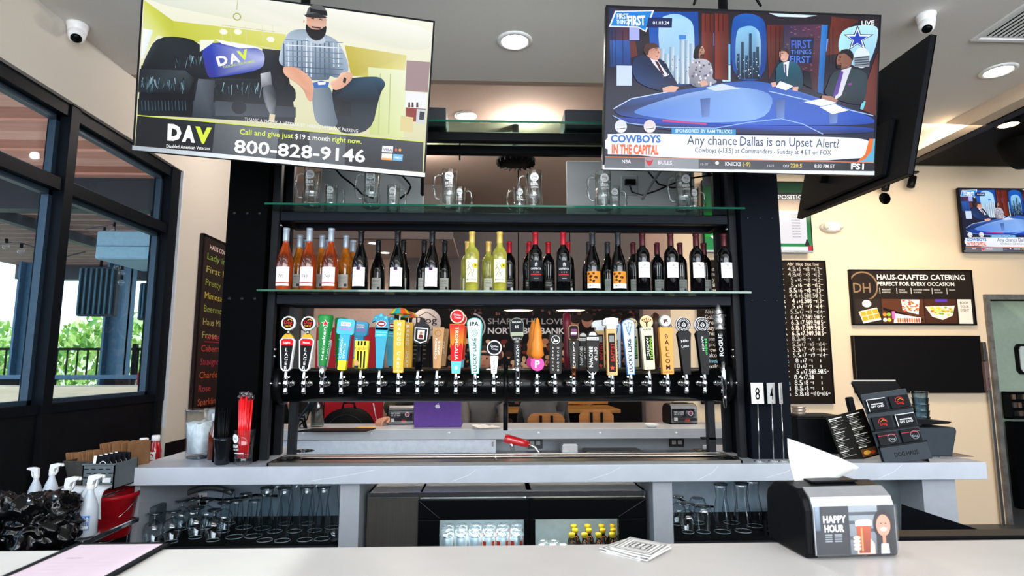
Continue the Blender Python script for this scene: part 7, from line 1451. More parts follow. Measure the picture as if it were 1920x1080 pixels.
# ============================================================ LEFT CHALK MENU ON THE LEFT WALL
a=PXX(382,437,XL+.03); b=PXX(367,768,XL+.03); t=thing('cocktail_chalkboard','narrow tall dark chalk menu of cocktails on the left wall beside the black column','chalkboard',(XL+.03,a.y,0),R(90))
zt,zb=a.z,b.z; w2=.95; mb=MB(); mb.bbox(0,w2,.0,.028,zb,zt,.003); mb.build('panel',M('dark_brown_board','#2a211f',.6),t)
mb=MB(); mb.box(0,w2,-.004,.0,zt-.02,zt); mb.box(0,.02,-.004,.0,zb,zt); mb.box(0,w2,-.004,0,zb,zb+.02); mb.build('frame',blackm,t)
A=Art(.0004); hgt=zt-zb; 
for i,(s,c) in enumerate((('Lady in Red','#7d9a3c'),('First Kiss','#a8a04c'),('Pretty in Pink','#8c9a3c'),('Mimosa','#b8a83c'),('Beermosa','#8c9a40'),('Haus Michelada','#a8a060'),('Frose','#b0a468'),('Cabernet','#b84038'),('Sauvignon Blanc','#a83048'),('Chardonnay','#b85c30'),('Rose','#a83c40'),('Sparkling Wine','#b8502c'))):
    A.text(s,.09,zt-.20-i*hgt*.0765,.055,c,w=min(.62,.052*len(s)),al='L'); A.ell(.80,zt-.18-i*hgt*.0765,.012,.02,'#d8d4cc'); A.text('7',.84,zt-.20-i*hgt*.0765,.045,'#c8b8a0')
A.text('HAUS COCKTAILS',.12,zt-.11,.04,'#e0c8c0',w=.5,al='L',bold=.02); A.text('WINES',.15,zt-.15-6.55*hgt*.0765,.04,'#b02c40',w=.3,al='L'); A.rect(.13,zt-.17-6.55*hgt*.0765,.5,zt-.165-6.55*hgt*.0765,'#b02c40')
A.build('chalk_writing',t,mat=CHALK,y=0)
# ============================================================ MURAL, SIGN AND THE DINING SIDE
YMW=7.97
a=P(740,574,YMW-.02); b=P(1206,830,YMW-.02)
t=thing('photo_mural','black photo collage mural with white lettering about sharing the love','mural',((a.x+b.x)/2,YMW-.0,(a.z+b.z)/2)); w2=(b.x-a.x)/2; h2=(a.z-b.z)/2
mb=MB(); mb.box(-w2,w2,0,.02,-h2,h2); mb.build('backing',M('mural_black','#141315',.5),t)
X=lambda px:(px-973)/466*2*w2; Z=lambda py:-(py-702)/256*2*h2
A=Art(.0008); rn=random.Random(21)
A.rect(-w2,-h2,w2,h2,'#161416')
def collage(x0,y0,x1,y1,n,cols,big=(6,16)):
    for i in range(n):
        x=rn.uniform(x0,x1); y=rn.uniform(y0,y1); s=rn.uniform(*big); k=rn.randrange(3); c=rn.choice(cols)
        x=min(max(x,x0+s*.4),x1-s*.4); y=min(max(y,y0+s*.3),y1-s*.3)
        if k==0: A.ell(X(x),Z(y),s/466*w2,s*.8/466*w2,c,10)
        elif k==1: e=s*.5; A.poly([(X(x-e),Z(y+e*.5)),(X(x+e),Z(y+e*.7)),(X(x+e*.7),Z(y-e*.6)),(X(x-e*.8),Z(y-e*.5))],c)
        else: A.ell(X(x),Z(y),s*.5/466*w2,s*.9/466*w2,c,9)
warm=['#8a5a44','#b87c5a','#5c3a30','#c8986c','#3a2624','#7c3028','#d8b08c','#4a3a38','#a84c2c','#2a2022']; dim=['#4a3230','#6c4a40','#2a2224','#8c5c4c','#3a2c2c','#5c2c2c']
collage(840,576,1206,590,46,dim,(5,10)); collage(1068,590,1206,690,130,dim+warm[:4],(6,13)); collage(842,636,1064,692,150,warm,(6,15)); collage(842,752,1100,826,60,dim,(8,16)); collage(1010,750,1130,775,50,['#d84028','#c87838','#d8a860','#8c4020','#e8c090'],(8,14))
for px,py in ((1084,604),(1105,600),(1128,612),(1160,600),(1180,610),(905,655)): A.ell(X(px),Z(py+14),.13,.11,'#1a1618',12); A.ell(X(px),Z(py),.075,.10,'#b88068' if px!=905 else '#d8a088',14); A.ell(X(px),Z(py-6),.085,.06,'#2c2422',12); A.rect(X(px-3.2),Z(py+1.2),X(px+3.2),Z(py-.2),'#2c1c1a')
A.rect(X(1096),Z(592),X(1122),Z(576),'#c8c0bc') if False else None
A.text('SHARE THE LOVE',X(916),Z(607.5),.078,'#b8b4b4',w=X(1062)-X(916),al='L'); A.text('NORTH BURBANK',X(916),Z(626),.082,'#efeaea',w=X(1062)-X(916),al='L',bold=.04); A.ring(X(885),Z(613),.17,.19,'#c8c8cc',a0=-PI*.45,a1=PI*.45)
for i in range(5): A.rect(X(760),Z(640+i*8),X(800),Z(642+i*8),'#6c6468')
A.text('B',X(806),Z(636),.05,'#d8d4d4',bold=.04)
A.build('mural_print',t,mat=PRINT)
q=P(800,605,7.6); t=thing('round_sign','round white sign with dog house logo hanging before the mural','sign',q); mb=MB(); mb.T=Matrix.Rotation(R(90),4,'X'); mb.lathe([(0,0),(.185,0),(.185,.02),(0,.02)],40); mb.build('disc',M('sign_white','#e9dcd6',.5),t)
A=Art(.0006); A.text('Dog',0,-.01,.085,'#17161a',w=.27,bold=.02); A.text('haus',.03,-.10,.06,'#17161a',w=.2,bold=.01); A.line([(-.10,.08),(-.0,.14),(.12,.06),(.12,.02)],.008,'#17161a'); A.build('logo',t,y=-.021)
mb=MB(); mb.box(-.004,.004,-.008,.0,.18,ZU-q.z); mb.build('hanger',black,t)
# red panel wall and pale frame
a=P(594,606,7.4); b=P(716,800,7.4); t=thing('red_partition','deep red partition panel with pale frame seen behind the left taps','partition',((a.x+b.x)/2,7.4,0)); w2=(b.x-a.x)/2
mb=MB(); mb.bbox(-w2,w2,0,.05,.3,a.z-.05,.004); mb.build('red_panel',M('deep_red_panel','#b01224',.5),t)
mb=MB(); mb.box(-w2-.05,w2+.3,-.01,.06,a.z-.05,a.z+.02); mb.box(-w2-.08,-w2,-.01,.06,0,a.z+.02); mb.build('pale_frame',M('pale_trim_wood','#c8b4a4',.6),t)
# spire like patio umbrella in the far window
q=P(553,640,7.8); t=thing('patio_umbrella','pale closed patio umbrella outside the far window','umbrella',(q.x,7.8,0)); zt=P(553,576,7.8).z; zm=P(553,625,7.8).z; zl=P(553,640,7.8).z
mb=MB(); mb.lathe([(.02,zl-.35),(.1,zl-.1),(.17,zm),(.05,zm+.06),(.02,zt-.1),(0,zt)],12); mb.build('canopy',M('pale_canvas','#e4eef0',.7),t); mb=MB(); mb.cyl((0,0,0),(0,0,zl-.2),.03,8); mb.build('pole',blackm,t)
# dining tables and chairs
wood=M('honey_wood','#b07a3c',.4,noise=.2,scale=5,stretch=(1,12,12)); woodk=M('tan_plywood','#a8703c',.45,noise=.15,scale=4,stretch=(1,10,10))
def table(px0,px1,py,Y,lab,dep=.75):
    a=P(px0,py,Y); b=P(px1,py,Y); t=thing('dining_table',lab,'table',((a.x+b.x)/2,Y+dep/2,0)); w2=(b.x-a.x)/2; z=a.z
    mb=MB(); mb.bbox(-w2,w2,-dep/2,dep/2,z-.04,z,.004); mb.build('tabletop',wood,t)
    for x in (-w2+.08,w2-.08):
        for y in (-dep/2+.08,dep/2-.08): mb=MB(); mb.box(x-.025,x+.025,y-.025,y+.025,0,z-.04); mb.build('leg',blackm,t)
    return t
table(1042,1164,768,6.6,'honey wood dining table right of the grey-shirted diners')
table(930,1000,769,7.2,'small honey wood table seen between the two diners',.6)
table(1060,1140,752,7.3,'honey wood table against the mural',.5)
def chair(px,pyt,Y,wpx,lab,rz=0):
    p=P(px,pyt,Y); w2=wpx/2/1101*Y; t=thing('plywood_chair',lab,'chair',(p.x,Y,0),rz,'curved plywood chairs'); z=p.z
    mb=MB(); pts=[(-w2,z-.16),(w2,z-.16),(w2,z-.05),(w2-.03,z-.01),(w2-.06,z),(-w2+.06,z),(-w2+.03,z-.01),(-w2,z-.05)]; mb.prism(pts,0,.014); mb.build('backrest',woodk,t)
    for s in (-.3,.3): mb=MB(); mb.box(s*w2-.012,s*w2+.012,-.014,0,z-.38,z-.02); mb.build('back_strut',blackm,t)
    mb=MB(); mb.bbox(-w2,w2,0,.4,z-.42,z-.40,.004); mb.build('seat',woodk,t)
    for sx_ in(-1,1):
        for y in (.02,.38): mb=MB(); mb.cyl((sx_*(w2-.03),y,z-.41),(sx_*(w2),y,0),.012,8); mb.build('leg',blackm,t)
chair(1024,775,5.6,68,'curved plywood chair back in front of the grey shirt'); chair(1118,769,5.7,64,'curved plywood chair back in front of the honey table')
# dark bench / backpack
p=P(651,765,4.7); t=thing('backpack','rounded black backpack beside the writing hand, behind the far counter','backpack',(p.x,4.75,p.z-.24)); 
mb=MB(); mb.prism([(.2*math.cos(a)*1.0,.0+.24*max(0,math.sin(a))**.7) for a in [PI*i/16 for i in range(17)]],-.08,.08,True); mb.build('bag_body',M('black_nylon','#0c0c0e',.6,bump=.3),t)
mb=MB(); mb.tube([(-.05,-.0,.23),(-.04,-.0,.275),(.04,0,.275),(.05,0,.23)],.010,8); mb.build('carry_handle',blackm,t); mb=MB(); mb.tube([(.16*math.cos(a),-.082,.02+.17*math.sin(a)) for a in [PI*i/12 for i in range(13)]],.003,6); mb.build('zip',M('zip_grey','#2a2a2c',.4),t)
def stool(x,y,z,lab):
    t=thing('bar_stool',lab,'stool',(x,y,0),0,'black stools on the guest side'); mb=MB(); mb.lathe([(0,z-.04),(.17,z-.04),(.18,z-.02),(.16,z),(0,z)],24); mb.build('seat',blackm,t)
    for k in range(4): a=PI/4+k*PI/2; mb=MB(); mb.cyl((.12*math.cos(a),.12*math.sin(a),z-.03),(.19*math.cos(a),.19*math.sin(a),0),.012,8); mb.build('leg',black,t)
    mb=MB(); mb.tube([(.17*math.cos(2*PI*k/16),.17*math.sin(2*PI*k/16),.25) for k in range(17)],.008,6); mb.build('foot_ring',black,t)
p=P(651,765,4.7); stool(p.x,4.75,p.z-.24,'black bar stool under the backpack')
stool(P(775,700,5.0).x,5.14,.66,'black bar stool under the person writing'); stool(P(903,800,6.0).x,6.0,.42,'low black stool under the person in the knit hat'); stool(P(524,820,5.4).x,5.4,.52,'black bar stool under the person at far left')
# items on the far counter
q=P(822,793,4.28); t=thing('laptop','open purple laptop seen from behind on the far counter','laptop',(q.x,4.22,ZF)); w2=.325/2*1.02; hz_=(P(822,756,4.25).z-ZF)/math.cos(R(12))+.012
mb=MB(); mb.bbox(-w2,w2,.0,.22,0,.012,.003); mb.build('base',M('purple_shell','#6a4a9c',.35),t)
Ml2=Matrix.Translation((0,0,.008))@Matrix.Rotation(R(10),4,'X'); mb=MB(); mb.T=Ml2; mb.bbox(-w2,w2,-.004,.004,0,.21,.003); mb.build('lid',M('purple_shell','#6a4a9c'),t)
A=Art(.0004); 
A.ell(-.006,.146,.010,.0125,'#f4f0f8'); A.ell(.006,.146,.010,.0125,'#f4f0f8'); A.ell(.0165,.150,.005,.006,'#6a4a9c',12); A.poly([(-.001,.162),(.003,.160),(.008,.166),(.007,.170),(.002,.167)],'#f4f0f8'); A.v=[(x,z-.005,L) for x,z,L in A.v]
A.build('lid_emblem',t,mapf=lambda x,z,e:tuple(Ml2@Vector((x,-.0042-e,z))))
# tablet on its stand
t=thing('tablet_stand','black tablet leaning on a wire stand at the left of the far counter','tablet',(P(556,795,4.2).x,4.2,ZF)); Mq=Matrix.Rotation(R(33),4,'Y'); mb=MB(); mb.T=Mq; mb.bbox(-.014,.0,-.07,.09,0,.23,.004); mb.build('tablet_shell',M('tablet_dark','#1c2838',.2),t)
mb=MB(); mb.tube([(.01,0,.10),(.04,0,.05),(.05,.02,0)],.007,8); mb.tube([(.06,0,.14),(.05,0,.08),(.075,-.02,0)],.007,8); mb.tube([(.02,.0,.02),(.07,0,.06),(.09,0,.14)],.005,8); mb.build('wire_stand',blackm,t)
q=P(595,790,4.3); t=thing('water_jar','tall clear ribbed water jar on the far counter','jar',(q.x,4.3,ZF)); mb=MB(); mb.lathe([(0,.004),(.042,0),(.046,.01),(.046,.16),(.04,.2),(.04,.23),(.037,.23),(.037,.2),(.042,.16),(.042,.012),(0,.012)],24); mb.build('glass_wall',glass('greenish_jar_glass','#dcecea','#2c4648',refl=2,power=.5),t)
mb=MB(); mb.lathe([(0,.012),(.041,.012),(.041,.15),(0,.15)],20); mb.build('water',glass('jar_water','#d4e6e6','#8cacae',refl=1),t)
for x_ in (-.02,0,.02): mb=MB(); mb.ball((x_,0,.21+x_),.012,8,5); mb.build('leaf_slices',M('leaf_green','#8fb84e'),t)
a=PZ(585,799,ZF+.002); b=PZ(705,799,ZF+.002); mb=MB(); d=.17; mb.add([(a.x,3.96+.0,0),(b.x,3.96,0),(b.x+.03,3.96+d,0),(a.x+.06,3.96+d,0),(a.x,3.96,.006),(b.x,3.96,.006),(b.x+.03,3.96+d,.006),(a.x+.06,3.96+d,.006)],[(0,3,2,1),(4,5,6,7),(0,1,5,4),(1,2,6,5),(2,3,7,6),(3,0,4,7)]); o=mb.build('black_folder',blackm); o.location=(0,.0,ZF+.001); tag(o,'flat black folder on the far counter','folder')
mb=MB(); mb.box(0,.12,0,.05,0,.004); o=mb.build('yellow_pad',M('yellow_paper','#e8b040',.6)); q=PZ(694,791,ZF); o.location=(q.x,4.18,ZF+.001); tag(o,'yellow pad under the writing hand','paper')
mb=MB(); rn=random.Random(5)
for k in range(3):
    mb.T=Matrix.Translation((0,0,.002*k))@Matrix.Rotation(.3*k,4,'Z'); vs=[];fs=[]
    for i in range(6):
        for j in range(4): vs.append((-.09+i*.036,-.05+j*.035,.02*max(0,math.sin(i*.9+k))*(j/3)))
    for i in range(5):
        for j in range(3): a_=i*4+j; fs.append((a_,a_+4,a_+5,a_+1))
    mb.add(vs,fs,True)
o=mb.build('crumpled_papers',paper); q=PZ(912,796,ZF); o.location=(q.x,4.15,ZF+.003); tag(o,'loose white papers right of the laptop on the far counter','papers')
q=P(1222,797,4.17); t=thing('white_saucer','small white dish on the far counter left of the right dispenser','dish',(q.x,4.17,ZF)); mb=MB(); mb.lathe([(0,0),(.03,0),(.05,.022),(.047,.024),(.028,.006),(0,.006)],24); mb.build('dish',white,t)
# ============================================================ PEOPLE
def skinbody(name,joints,edges,mat,parent,lev=2):
    me=bpy.data.meshes.new(name); me.from_pydata([j[0] for j in joints],edges,[]); me.materials.append(mat); o=bpy.data.objects.new(name,me); C.objects.link(o); o.parent=parent
    m=o.modifiers.new('skin','SKIN'); m.use_smooth_shade=True
    for i,j in enumerate(joints): 
        r=j[1]; me.skin_vertices[0].data[i].radius=(r,r) if not isinstance(r,tuple) else r; me.skin_vertices[0].data[i].use_root=(i==0)
    s=o.modifiers.new('sub','SUBSURF'); s.levels=lev; s.render_levels=lev; return o
skinm=M('skin','#c98f74',.5,noise=.05); 
def ensure_skin(me): pass
_old=skinbody
def skinbody(name,joints,edges,mat,parent,lev=2):
    me=bpy.data.meshes.new(name); me.from_pydata([j[0] for j in joints],edges,[]); me.materials.append(mat); o=bpy.data.objects.new(name,me); C.objects.link(o); o.parent=parent
    m=o.modifiers.new('skin','SKIN'); m.use_smooth_shade=True
    if not me.skin_vertices:
        import bmesh; bm=bmesh.new(); bm.from_mesh(me); bm.verts.layers.skin.verify(); bm.to_mesh(me); bm.free()
    for i,j in enumerate(joints):
        r=j[1]; d=me.skin_vertices[0].data[i]; d.radius=(r,r) if not isinstance(r,tuple) else r; d.use_root=(i==0)
    s=o.modifiers.new('sub','SUBSURF'); s.levels=lev; s.render_levels=lev; return o
def head(t,c,facing,hair,hat=None,beard=False,s=1.0):
    """c: centre of the skull; facing: rotation about z, 0 looks towards the camera"""
    Mh=Matrix.Translation(c)@Matrix.Rotation(facing,4,'Z')@Matrix.Scale(s,4)
    mb=MB(); mb.T=Mh; n=20; prof=[(.0,-.125),(.035,-.12),(.055,-.10),(.066,-.06),(.074,-.02),(.078,.02),(.076,.06),(.062,.09),(.035,.108),(0,.115)]
    vs=[];fs=[]
    for r,z in prof:
        for k in range(n):
            a=2*PI*k/n; y=-math.cos(a)*r*1.18; x=math.sin(a)*r
            if -.09<z<.0 and y<0: y*=1.02
            vs.append((x,y,z))
    for i in range(len(prof)-1):
        for k in range(n): a=i*n+k;b=i*n+(k+1)%n; fs.append((a,b,b+n,a+n))
    mb.add(vs,fs,True); mb.add([(-.012,-.088,-.035),(.012,-.088,-.035),(0,-.112,-.032),(0,-.09,.008)],[(0,1,2),(0,2,3),(1,3,2)],True)
    for s_ in (-1,1): mb.ball((s_*.078,.0,-.015),.022,8,6,(.45,.8,1.2))
    hd=mb.build('head',skinm,t)
    mb=MB(); mb.T=Mh
    for s_ in (-1,1): mb.ball((s_*.03,-.083,.0),.010,8,6)
    mb.build('eyes',M('eye_dark','#2a1d18',.3),hd); mb=MB(); mb.T=Mh; mb.ball((0,-.085,-.068),.022,10,6,(1,.35,.28)); mb.build('mouth',M('lip','#9c5348',.5),hd)
    mb=MB(); mb.T=Mh; hv=[(.0,.124),(.04,.118),(.07,.098),(.085,.062),(.088,.03)]
    if hat: mb.lathe([(r,z+.004) for r,z in hv],20,cap=False); mb.lathe([(.089,.028),(.094,.03),(.092,.058),(.087,.06)],20,cap=False); 
    else: mb.lathe([(r,z) for r,z in hv],20,cap=False); mb.ball((0,.03,.01),.088,14,8,(1,.95,1.0))
    if not hat:
        pass
    mb.build('knit_hat' if hat else 'hair',hat or hair,t)
    if beard: mb=MB(); mb.T=Mh; mb.ball((0,-.055,-.095),.05,12,8,(1,.75,.7)); mb.build('beard',hair,t)
    return hd
def person(lab,hip,shz,facing,shirt,hair,arms,headc,hat=None,beard=False,group=None):
    t=thing('person',lab,'person',(hip[0],hip[1],0),0,group)
    def L(v): return (v[0]-hip[0],v[1]-hip[1],v[2])
    z0=hip[2]; nx,ny,nz=headc
    J=[(L(hip),(.16,.13)),(L((hip[0]*.7+nx*.3,hip[1]*.7+ny*.3,z0+(shz-z0)*.45)),(.155,.12)),(L((hip[0]*.3+nx*.7,hip[1]*.3+ny*.7,shz-.06)),(.17,.12)),(L((nx,ny,shz+.02)),(.08,.07)),(L((nx,ny,nz-.09)),(.05,.05))]
    E=[(0,1),(1,2),(2,3),(3,4)]; Sh=L((nx,ny,shz-.06))
    c,s=math.cos(facing),math.sin(facing)
    for k,sd in enumerate((-1,1)):
        el,wr=arms[k]; i=len(J); J+=[((Sh[0]+sd*.19*c,Sh[1]+sd*.19*s,Sh[2]+.01),.062),(L(el),.046),(L(wr),.034)]; E+=[(2,i),(i,i+1),(i+1,i+2)]
    i=len(J)
    for sd in (-1,1):
        kx=hip[0]+sd*.1*c+.36*s*1; ky=hip[1]+sd*.1*s-.36*c
        J+=[(L((hip[0]+sd*.1*c,hip[1]+sd*.1*s,z0-.02)),.095),(L((kx,ky,z0)),.07),(L((kx,ky,.05)),.045)]; E+=[(0,i),(i,i+1),(i+1,i+2)]; i+=3
    skinbody('clothed_body',J,E,shirt,t,1)
    o=head(t,Vector(L(headc)),facing,hair,hat,beard); return t
def hand(t,wr,d,up,curl=.6,side=1,name='hand'):
    """five-fingered hand: palm at wr heading along d"""
    d=Vector(d).normalized(); up=Vector(up).normalized(); a=d.cross(up).normalized()*side; up=a.cross(d)*side
    pc=Vector(wr)+d*.045
    J=[(Vector(wr),(.022,.016)),(pc,(.030,.014)),(pc+d*.035,(.032,.012))]; E=[(0,1),(1,2)]
    for k,(o_,l) in enumerate(((-.027,.062),(-.009,.074),(.009,.07),(.026,.055))):
        b=pc+d*.042+a*o_; i=len(J); c=curl*(1+.1*k); p1=b+(d*math.cos(c*.5)-up*math.sin(c*.5))*l*.4; p2=p1+(d*math.cos(c*1.4)-up*math.sin(c*1.4))*l*.34; p3=p2+(d*math.cos(c*2.2)-up*math.sin(c*2.2))*l*.26
        J+=[(b,.0095),(p1,.009),(p2,.0085),(p3,.007)]; E+=[(2,i),(i,i+1),(i+1,i+2),(i+2,i+3)]
    i=len(J); b=pc-a*.026-d*.015; J+=[(b,.012),(b-a*.018+d*.025-up*.012,.010),(b-a*.012+d*.048-up*.022,.0085)]; E+=[(1,i),(i,i+1),(i+1,i+2)]
    return skinbody(name,[(tuple(j[0]),j[1]) for j in J],E,skinm,t,1)
olive=M('olive_sweater','#33301f',.85,bump=.4); greys=M('charcoal_shirt','#4a4a4c',.85,bump=.2); greyl=M('heather_grey_sweater','#6a6664',.9,bump=.4); hairb=M('dark_hair','#1a1412',.7,bump=.5,scale=120)
# writer behind the napkin dispenser, bent over the counter, hand with pen
hw=P(716,786,4.34); hp=(P(775,700,5.0).x,5.12,.74); hd=P(772,718,4.66)
t=person('person in an olive sweater bent over the far counter, writing with a pen',hp,hd.z-.13,0,olive,hairb,[((hw.x+.06,4.62,ZF+.09),(hw.x+.035,4.42,ZF+.045)),((hd.x+.26,4.75,ZF+.02),(hd.x+.2,4.55,ZF+.03))],tuple(hd))
Lw=lambda v:(v[0]-hp[0],v[1]-hp[1],v[2])
hand(t,Lw((hw.x+.035,4.42,ZF+.05)),(-.45,-.8,-.12),(0,0,1),.75,1,'writing_hand'); hand(t,Lw((hd.x+.2,4.55,ZF+.03)),(-.3,-.9,0),(0,0,1),.3,-1,'resting_hand')
mb=MB(); pa=P(706,788,4.30); pb=P(700,757,4.33); mb.tube([pa,pa+(pb-pa)*.9,pb],[.0025,.005,.006],8); o=mb.build('pen',M('silver_pen','#c8c8cc',.25,.6)); tag(o,'silver and black pen held upright in the writing hand','pen')
# beanie man across, grey sweater
hd=P(907,672,5.9); 
person('person in a grey sweater and dark knit hat sitting beyond the purple laptop',(P(903,800,6.0).x,6.0,.5),P(903,735,5.9).z,0,greyl,hairb,[((P(872,790,5.8).x,5.75,.85),(P(885,800,5.6).x,5.5,.80)),((P(945,790,5.8).x,5.75,.85),(P(925,800,5.6).x,5.5,.80))],tuple(hd),hat=M('dark_knit_hat','#2a2a2c',.9,bump=.6,scale=100),beard=False)
# back of a diner in charcoal shirt
hd=P(1018,712,5.95)
person('person in a charcoal shirt seen from behind on a plywood chair',(P(1018,800,5.9).x,5.85,.5),P(1018,752,5.9).z,PI,greys,hairb,[((P(1062,790,6.1).x,6.1,.82),(P(1050,780,6.3).x,6.4,.84)),((P(975,790,6.1).x,6.1,.82),(P(990,780,6.3).x,6.4,.84))],tuple(hd))
# person at the far left holding something orange
hd=P(528,716,5.3); wr=P(546,772,5.05)
t=person('person in black at the far left of the guest counter with a raised hand',(P(524,820,5.4).x,5.4,.6),P(524,742,5.35).z,R(10),M('black_shirt','#0e0e10',.8),M('brown_hair','#5a3420',.7),[((P(512,800,5.2).x,5.2,.95),(P(520,790,5.0).x,5.0,1.02)),((P(560,795,5.15).x,5.2,.98),tuple(wr))],tuple(hd))
hp=(P(524,820,5.4).x,5.4)
hand(t,(wr.x-hp[0],wr.y-hp[1],wr.z),(-.2,-.2,.9),(-.3,1,0),.5,1,'raised_hand'); hand(t,(P(520,790,5.0).x-hp[0],5.0-hp[1],1.02),(.3,-.9,0),(0,0,1),.4,-1,'resting_hand')
# ============================================================ CONDIMENT CART AT LEFT
zr=.86; 
q=PZ(150,905,zr) ; 
YS_,YE_=2.55,3.35; X0,X1=XL+.08,xcl-.045
Lx=P(105,915,2.75).x
zt_=P(200,912,2.8).z; zlow=P(200,1003,2.8).z
ct=thing('wire_shelf_cart','chrome wire shelving cart between the windows and the counter','cart',((Lx+X1)/2,3.0,0)); cxx=ct.location.x; wl=Lx-cxx; wr_=X1-cxx+.02
def wshelf(z,par,nm):
    mb=MB(); 
    for y in (-.3,.32): mb.tube([(wl,y,z),(wr_,y,z)],.006,8); mb.tube([(wl,y,z-.03),(wr_,y,z-.03)],.004,8)
    for x in (wl,wr_): mb.tube([(x,-.3,z),(x,.32,z)],.006,8); mb.tube([(x,-.3,z-.03),(x,.32,z-.03)],.004,8)
    mb.build(nm,chrome,par)
    mb=MB(); n=int((wr_-wl)/.022)
    for i in range(n): x=wl+(i+.5)*(wr_-wl)/n; mb.tube([(x,-.3,z),(x,.32,z)],.002,5)
    k=int((wr_-wl)/.03)
    for i in range(k): x=wl+i*(wr_-wl)/k; mb.tube([(x,-.3,z-(.03 if i%2 else 0)),(x+(wr_-wl)/k,-.3,z-(0 if i%2 else .03))],.002,5)
    o=mb.build('shelf_wires',chrome,par); o['kind']='stuff'
wshelf(zt_,ct,'shelf_rim'); wshelf(zlow,ct,'shelf_rim')
for x in (wl,wr_-.06):
    for y in (-.3,.32): mb=MB(); mb.cyl((x,y,.08),(x,y,zt_+.02),.0125,12); mb.build('post',chrome,ct); mb=MB(); mb.ball((x,y,.04),.04,12,8,(.5,1,1)); mb.build('caster',blackm,ct)
# curved push handle
mb=MB(); mb.tube([(wl-.02,-.32,zt_-.02),(wl+.05,-.38,zt_-.03),(cxx*0+.0,-.38,zt_-.03),(wr_-.14,-.38,zt_-.04),(wr_-.07,-.31,zt_-.06)],.011,10); mb.build('push_handle',chrome,ct)
# steel pan with brown packets
pa=P(106,863,2.8); pb=P(158,908,2.8); t=thing('steel_pan','deep stainless steel pan of brown paper packets on the cart','pan',((P(106,863,2.75).x+P(163,863,2.75).x)/2+.02,2.9,zt_+.006)); w2=(P(163,863,2.75).x-P(106,863,2.75).x)/2
ph=pa.z-zt_-.006
mb=MB(); mb.add([(-w2*.85,-.1,0),(w2*.85,-.1,0),(w2*.85,.2,0),(-w2*.85,.2,0),(-w2,-.13,ph),(w2,-.13,ph),(w2,.23,ph),(-w2,.23,ph)],[(0,3,2,1),(0,1,5,4),(1,2,6,5),(2,3,7,6),(3,0,4,7)]); mb.box(-w2-.01,w2+.01,-.14,-.13,ph-.004,ph); mb.box(-w2-.01,-w2,-.14,.24,ph-.004,ph); mb.box(w2,w2+.01,-.14,.24,ph-.004,ph); mb.box(-w2,w2,.23,.24,ph-.004,ph); mb.build('pan_body',M('dull_steel','#8a8a86',.3,.9,noise=.1),t)
kraft=M('brown_kraft_paper','#7a5638',.8,noise=.12,bump=.3); src=None; rn=random.Random(31)
px0=P(118,840,2.85).x
for i in range(16):
    if src is None:
        o=thing('brown_packet','','packet',(0,0,0)); src=o; mb=MB(); mb.bbox(-.004,.004,-.05,.05,0,.115,.002); mb.build('folded_sleeve',kraft,o); mb=MB(); mb.box(-.0052,-.0042,-.046,.046,.095,.113); mb.build('folded_flap',kraft,o)
    else: o=dup(src,(0,0,0))
    u=i/15; x=t.location.x-w2*.75+u*.22; o.location=(x,2.86+.05*rn.random()+u*.06,zt_+.035+ (.03 if u>.45 else 0)); o.rotation_euler=(rn.uniform(-.1,.1),-.45*(1-u)+rn.uniform(-.08,.08),-.5+rn.uniform(-.2,.2)+(.0)); 
    o['label']='brown paper packet in the steel pan, %s from the left end'%['first','second','third','fourth','fifth','sixth','seventh','eighth','ninth','tenth','eleventh','twelfth','thirteenth','fourteenth','fifteenth','sixteenth'][i]; o['group']='brown packets standing in the pan'
# grey perforated basket
bx0=P(162,882,2.72).x; bx1=P(254,862,2.95).x; t=thing('grey_basket','grey slotted plastic basket of black and white packets on the cart','basket',(P(215,880,2.70).x-.068,2.785,zt_+.006)); w2=.068; d2=.085; ph=P(200,866,2.75).z-zt_-.006
g=M('grey_slotted_plastic','#5f666a',.5)
mb=MB(); mb.box(-w2,w2,-d2,-d2+.005,0,ph); mb.box(-w2,w2,d2-.005,d2,0,ph); mb.box(-w2,-w2+.005,-d2,d2,0,ph); mb.box(w2-.005,w2,-d2,d2,0,ph); mb.box(-w2,w2,-d2,d2,0,.004); mb.bbox(-w2-.004,w2+.004,-d2-.004,-d2+.006,ph-.006,ph,.001); mb.build('basket_wall',g,t)
mb=MB()
for r_ in range(5):
    for k in range(4): x=-w2+.006+k*.031+(.012 if r_%2 else 0); mb.box(x,min(x+.019,w2-.004),-d2-.0006,-d2+.001,.012+r_*.018,.016+r_*.018)
mb.build('slots',M('slot_dark','#17191b',.8),t)
for x in (.02,): mb=MB(); mb.box(x,x+.035,-d2-.0012,-d2,.03,.05); mb.build('white_label',white,t)

src=None
for i in range(5):
    if src is None:
        o=thing('printed_packet','','packet'); src=o; mb=MB(); mb.bbox(-.045,.045,-.006,.006,0,.12,.002); mb.build('card_sleeve',M('black_card','#14151a',.5),o); A=Art(.0003); A.rect(-.045,0,-.028,.12,'#eeeeee'); A.ell(.012,.07,.024,.027,'#f0f0f0'); A.ell(.012,.07,.021,.024,'#14151a'); A.text('88',.012,.058,.026,'#f0f0f0',w=.024,bold=.04); A.build('packet_print',o,y=-.0062)
    else: o=dup(src,(0,0,0))
    o.location=(t.location.x-.012+i*.004,2.725+i*.03,zt_+.03); o.rotation_euler=(R(-6),0,R(-10)); o.scale=(.85,.85,.95); o['label']='black and white printed packet standing in the grey basket, %s from the front'%ORD[i].replace('leftmost','first').replace(' from left',''); o['group']='printed packets in the grey basket'
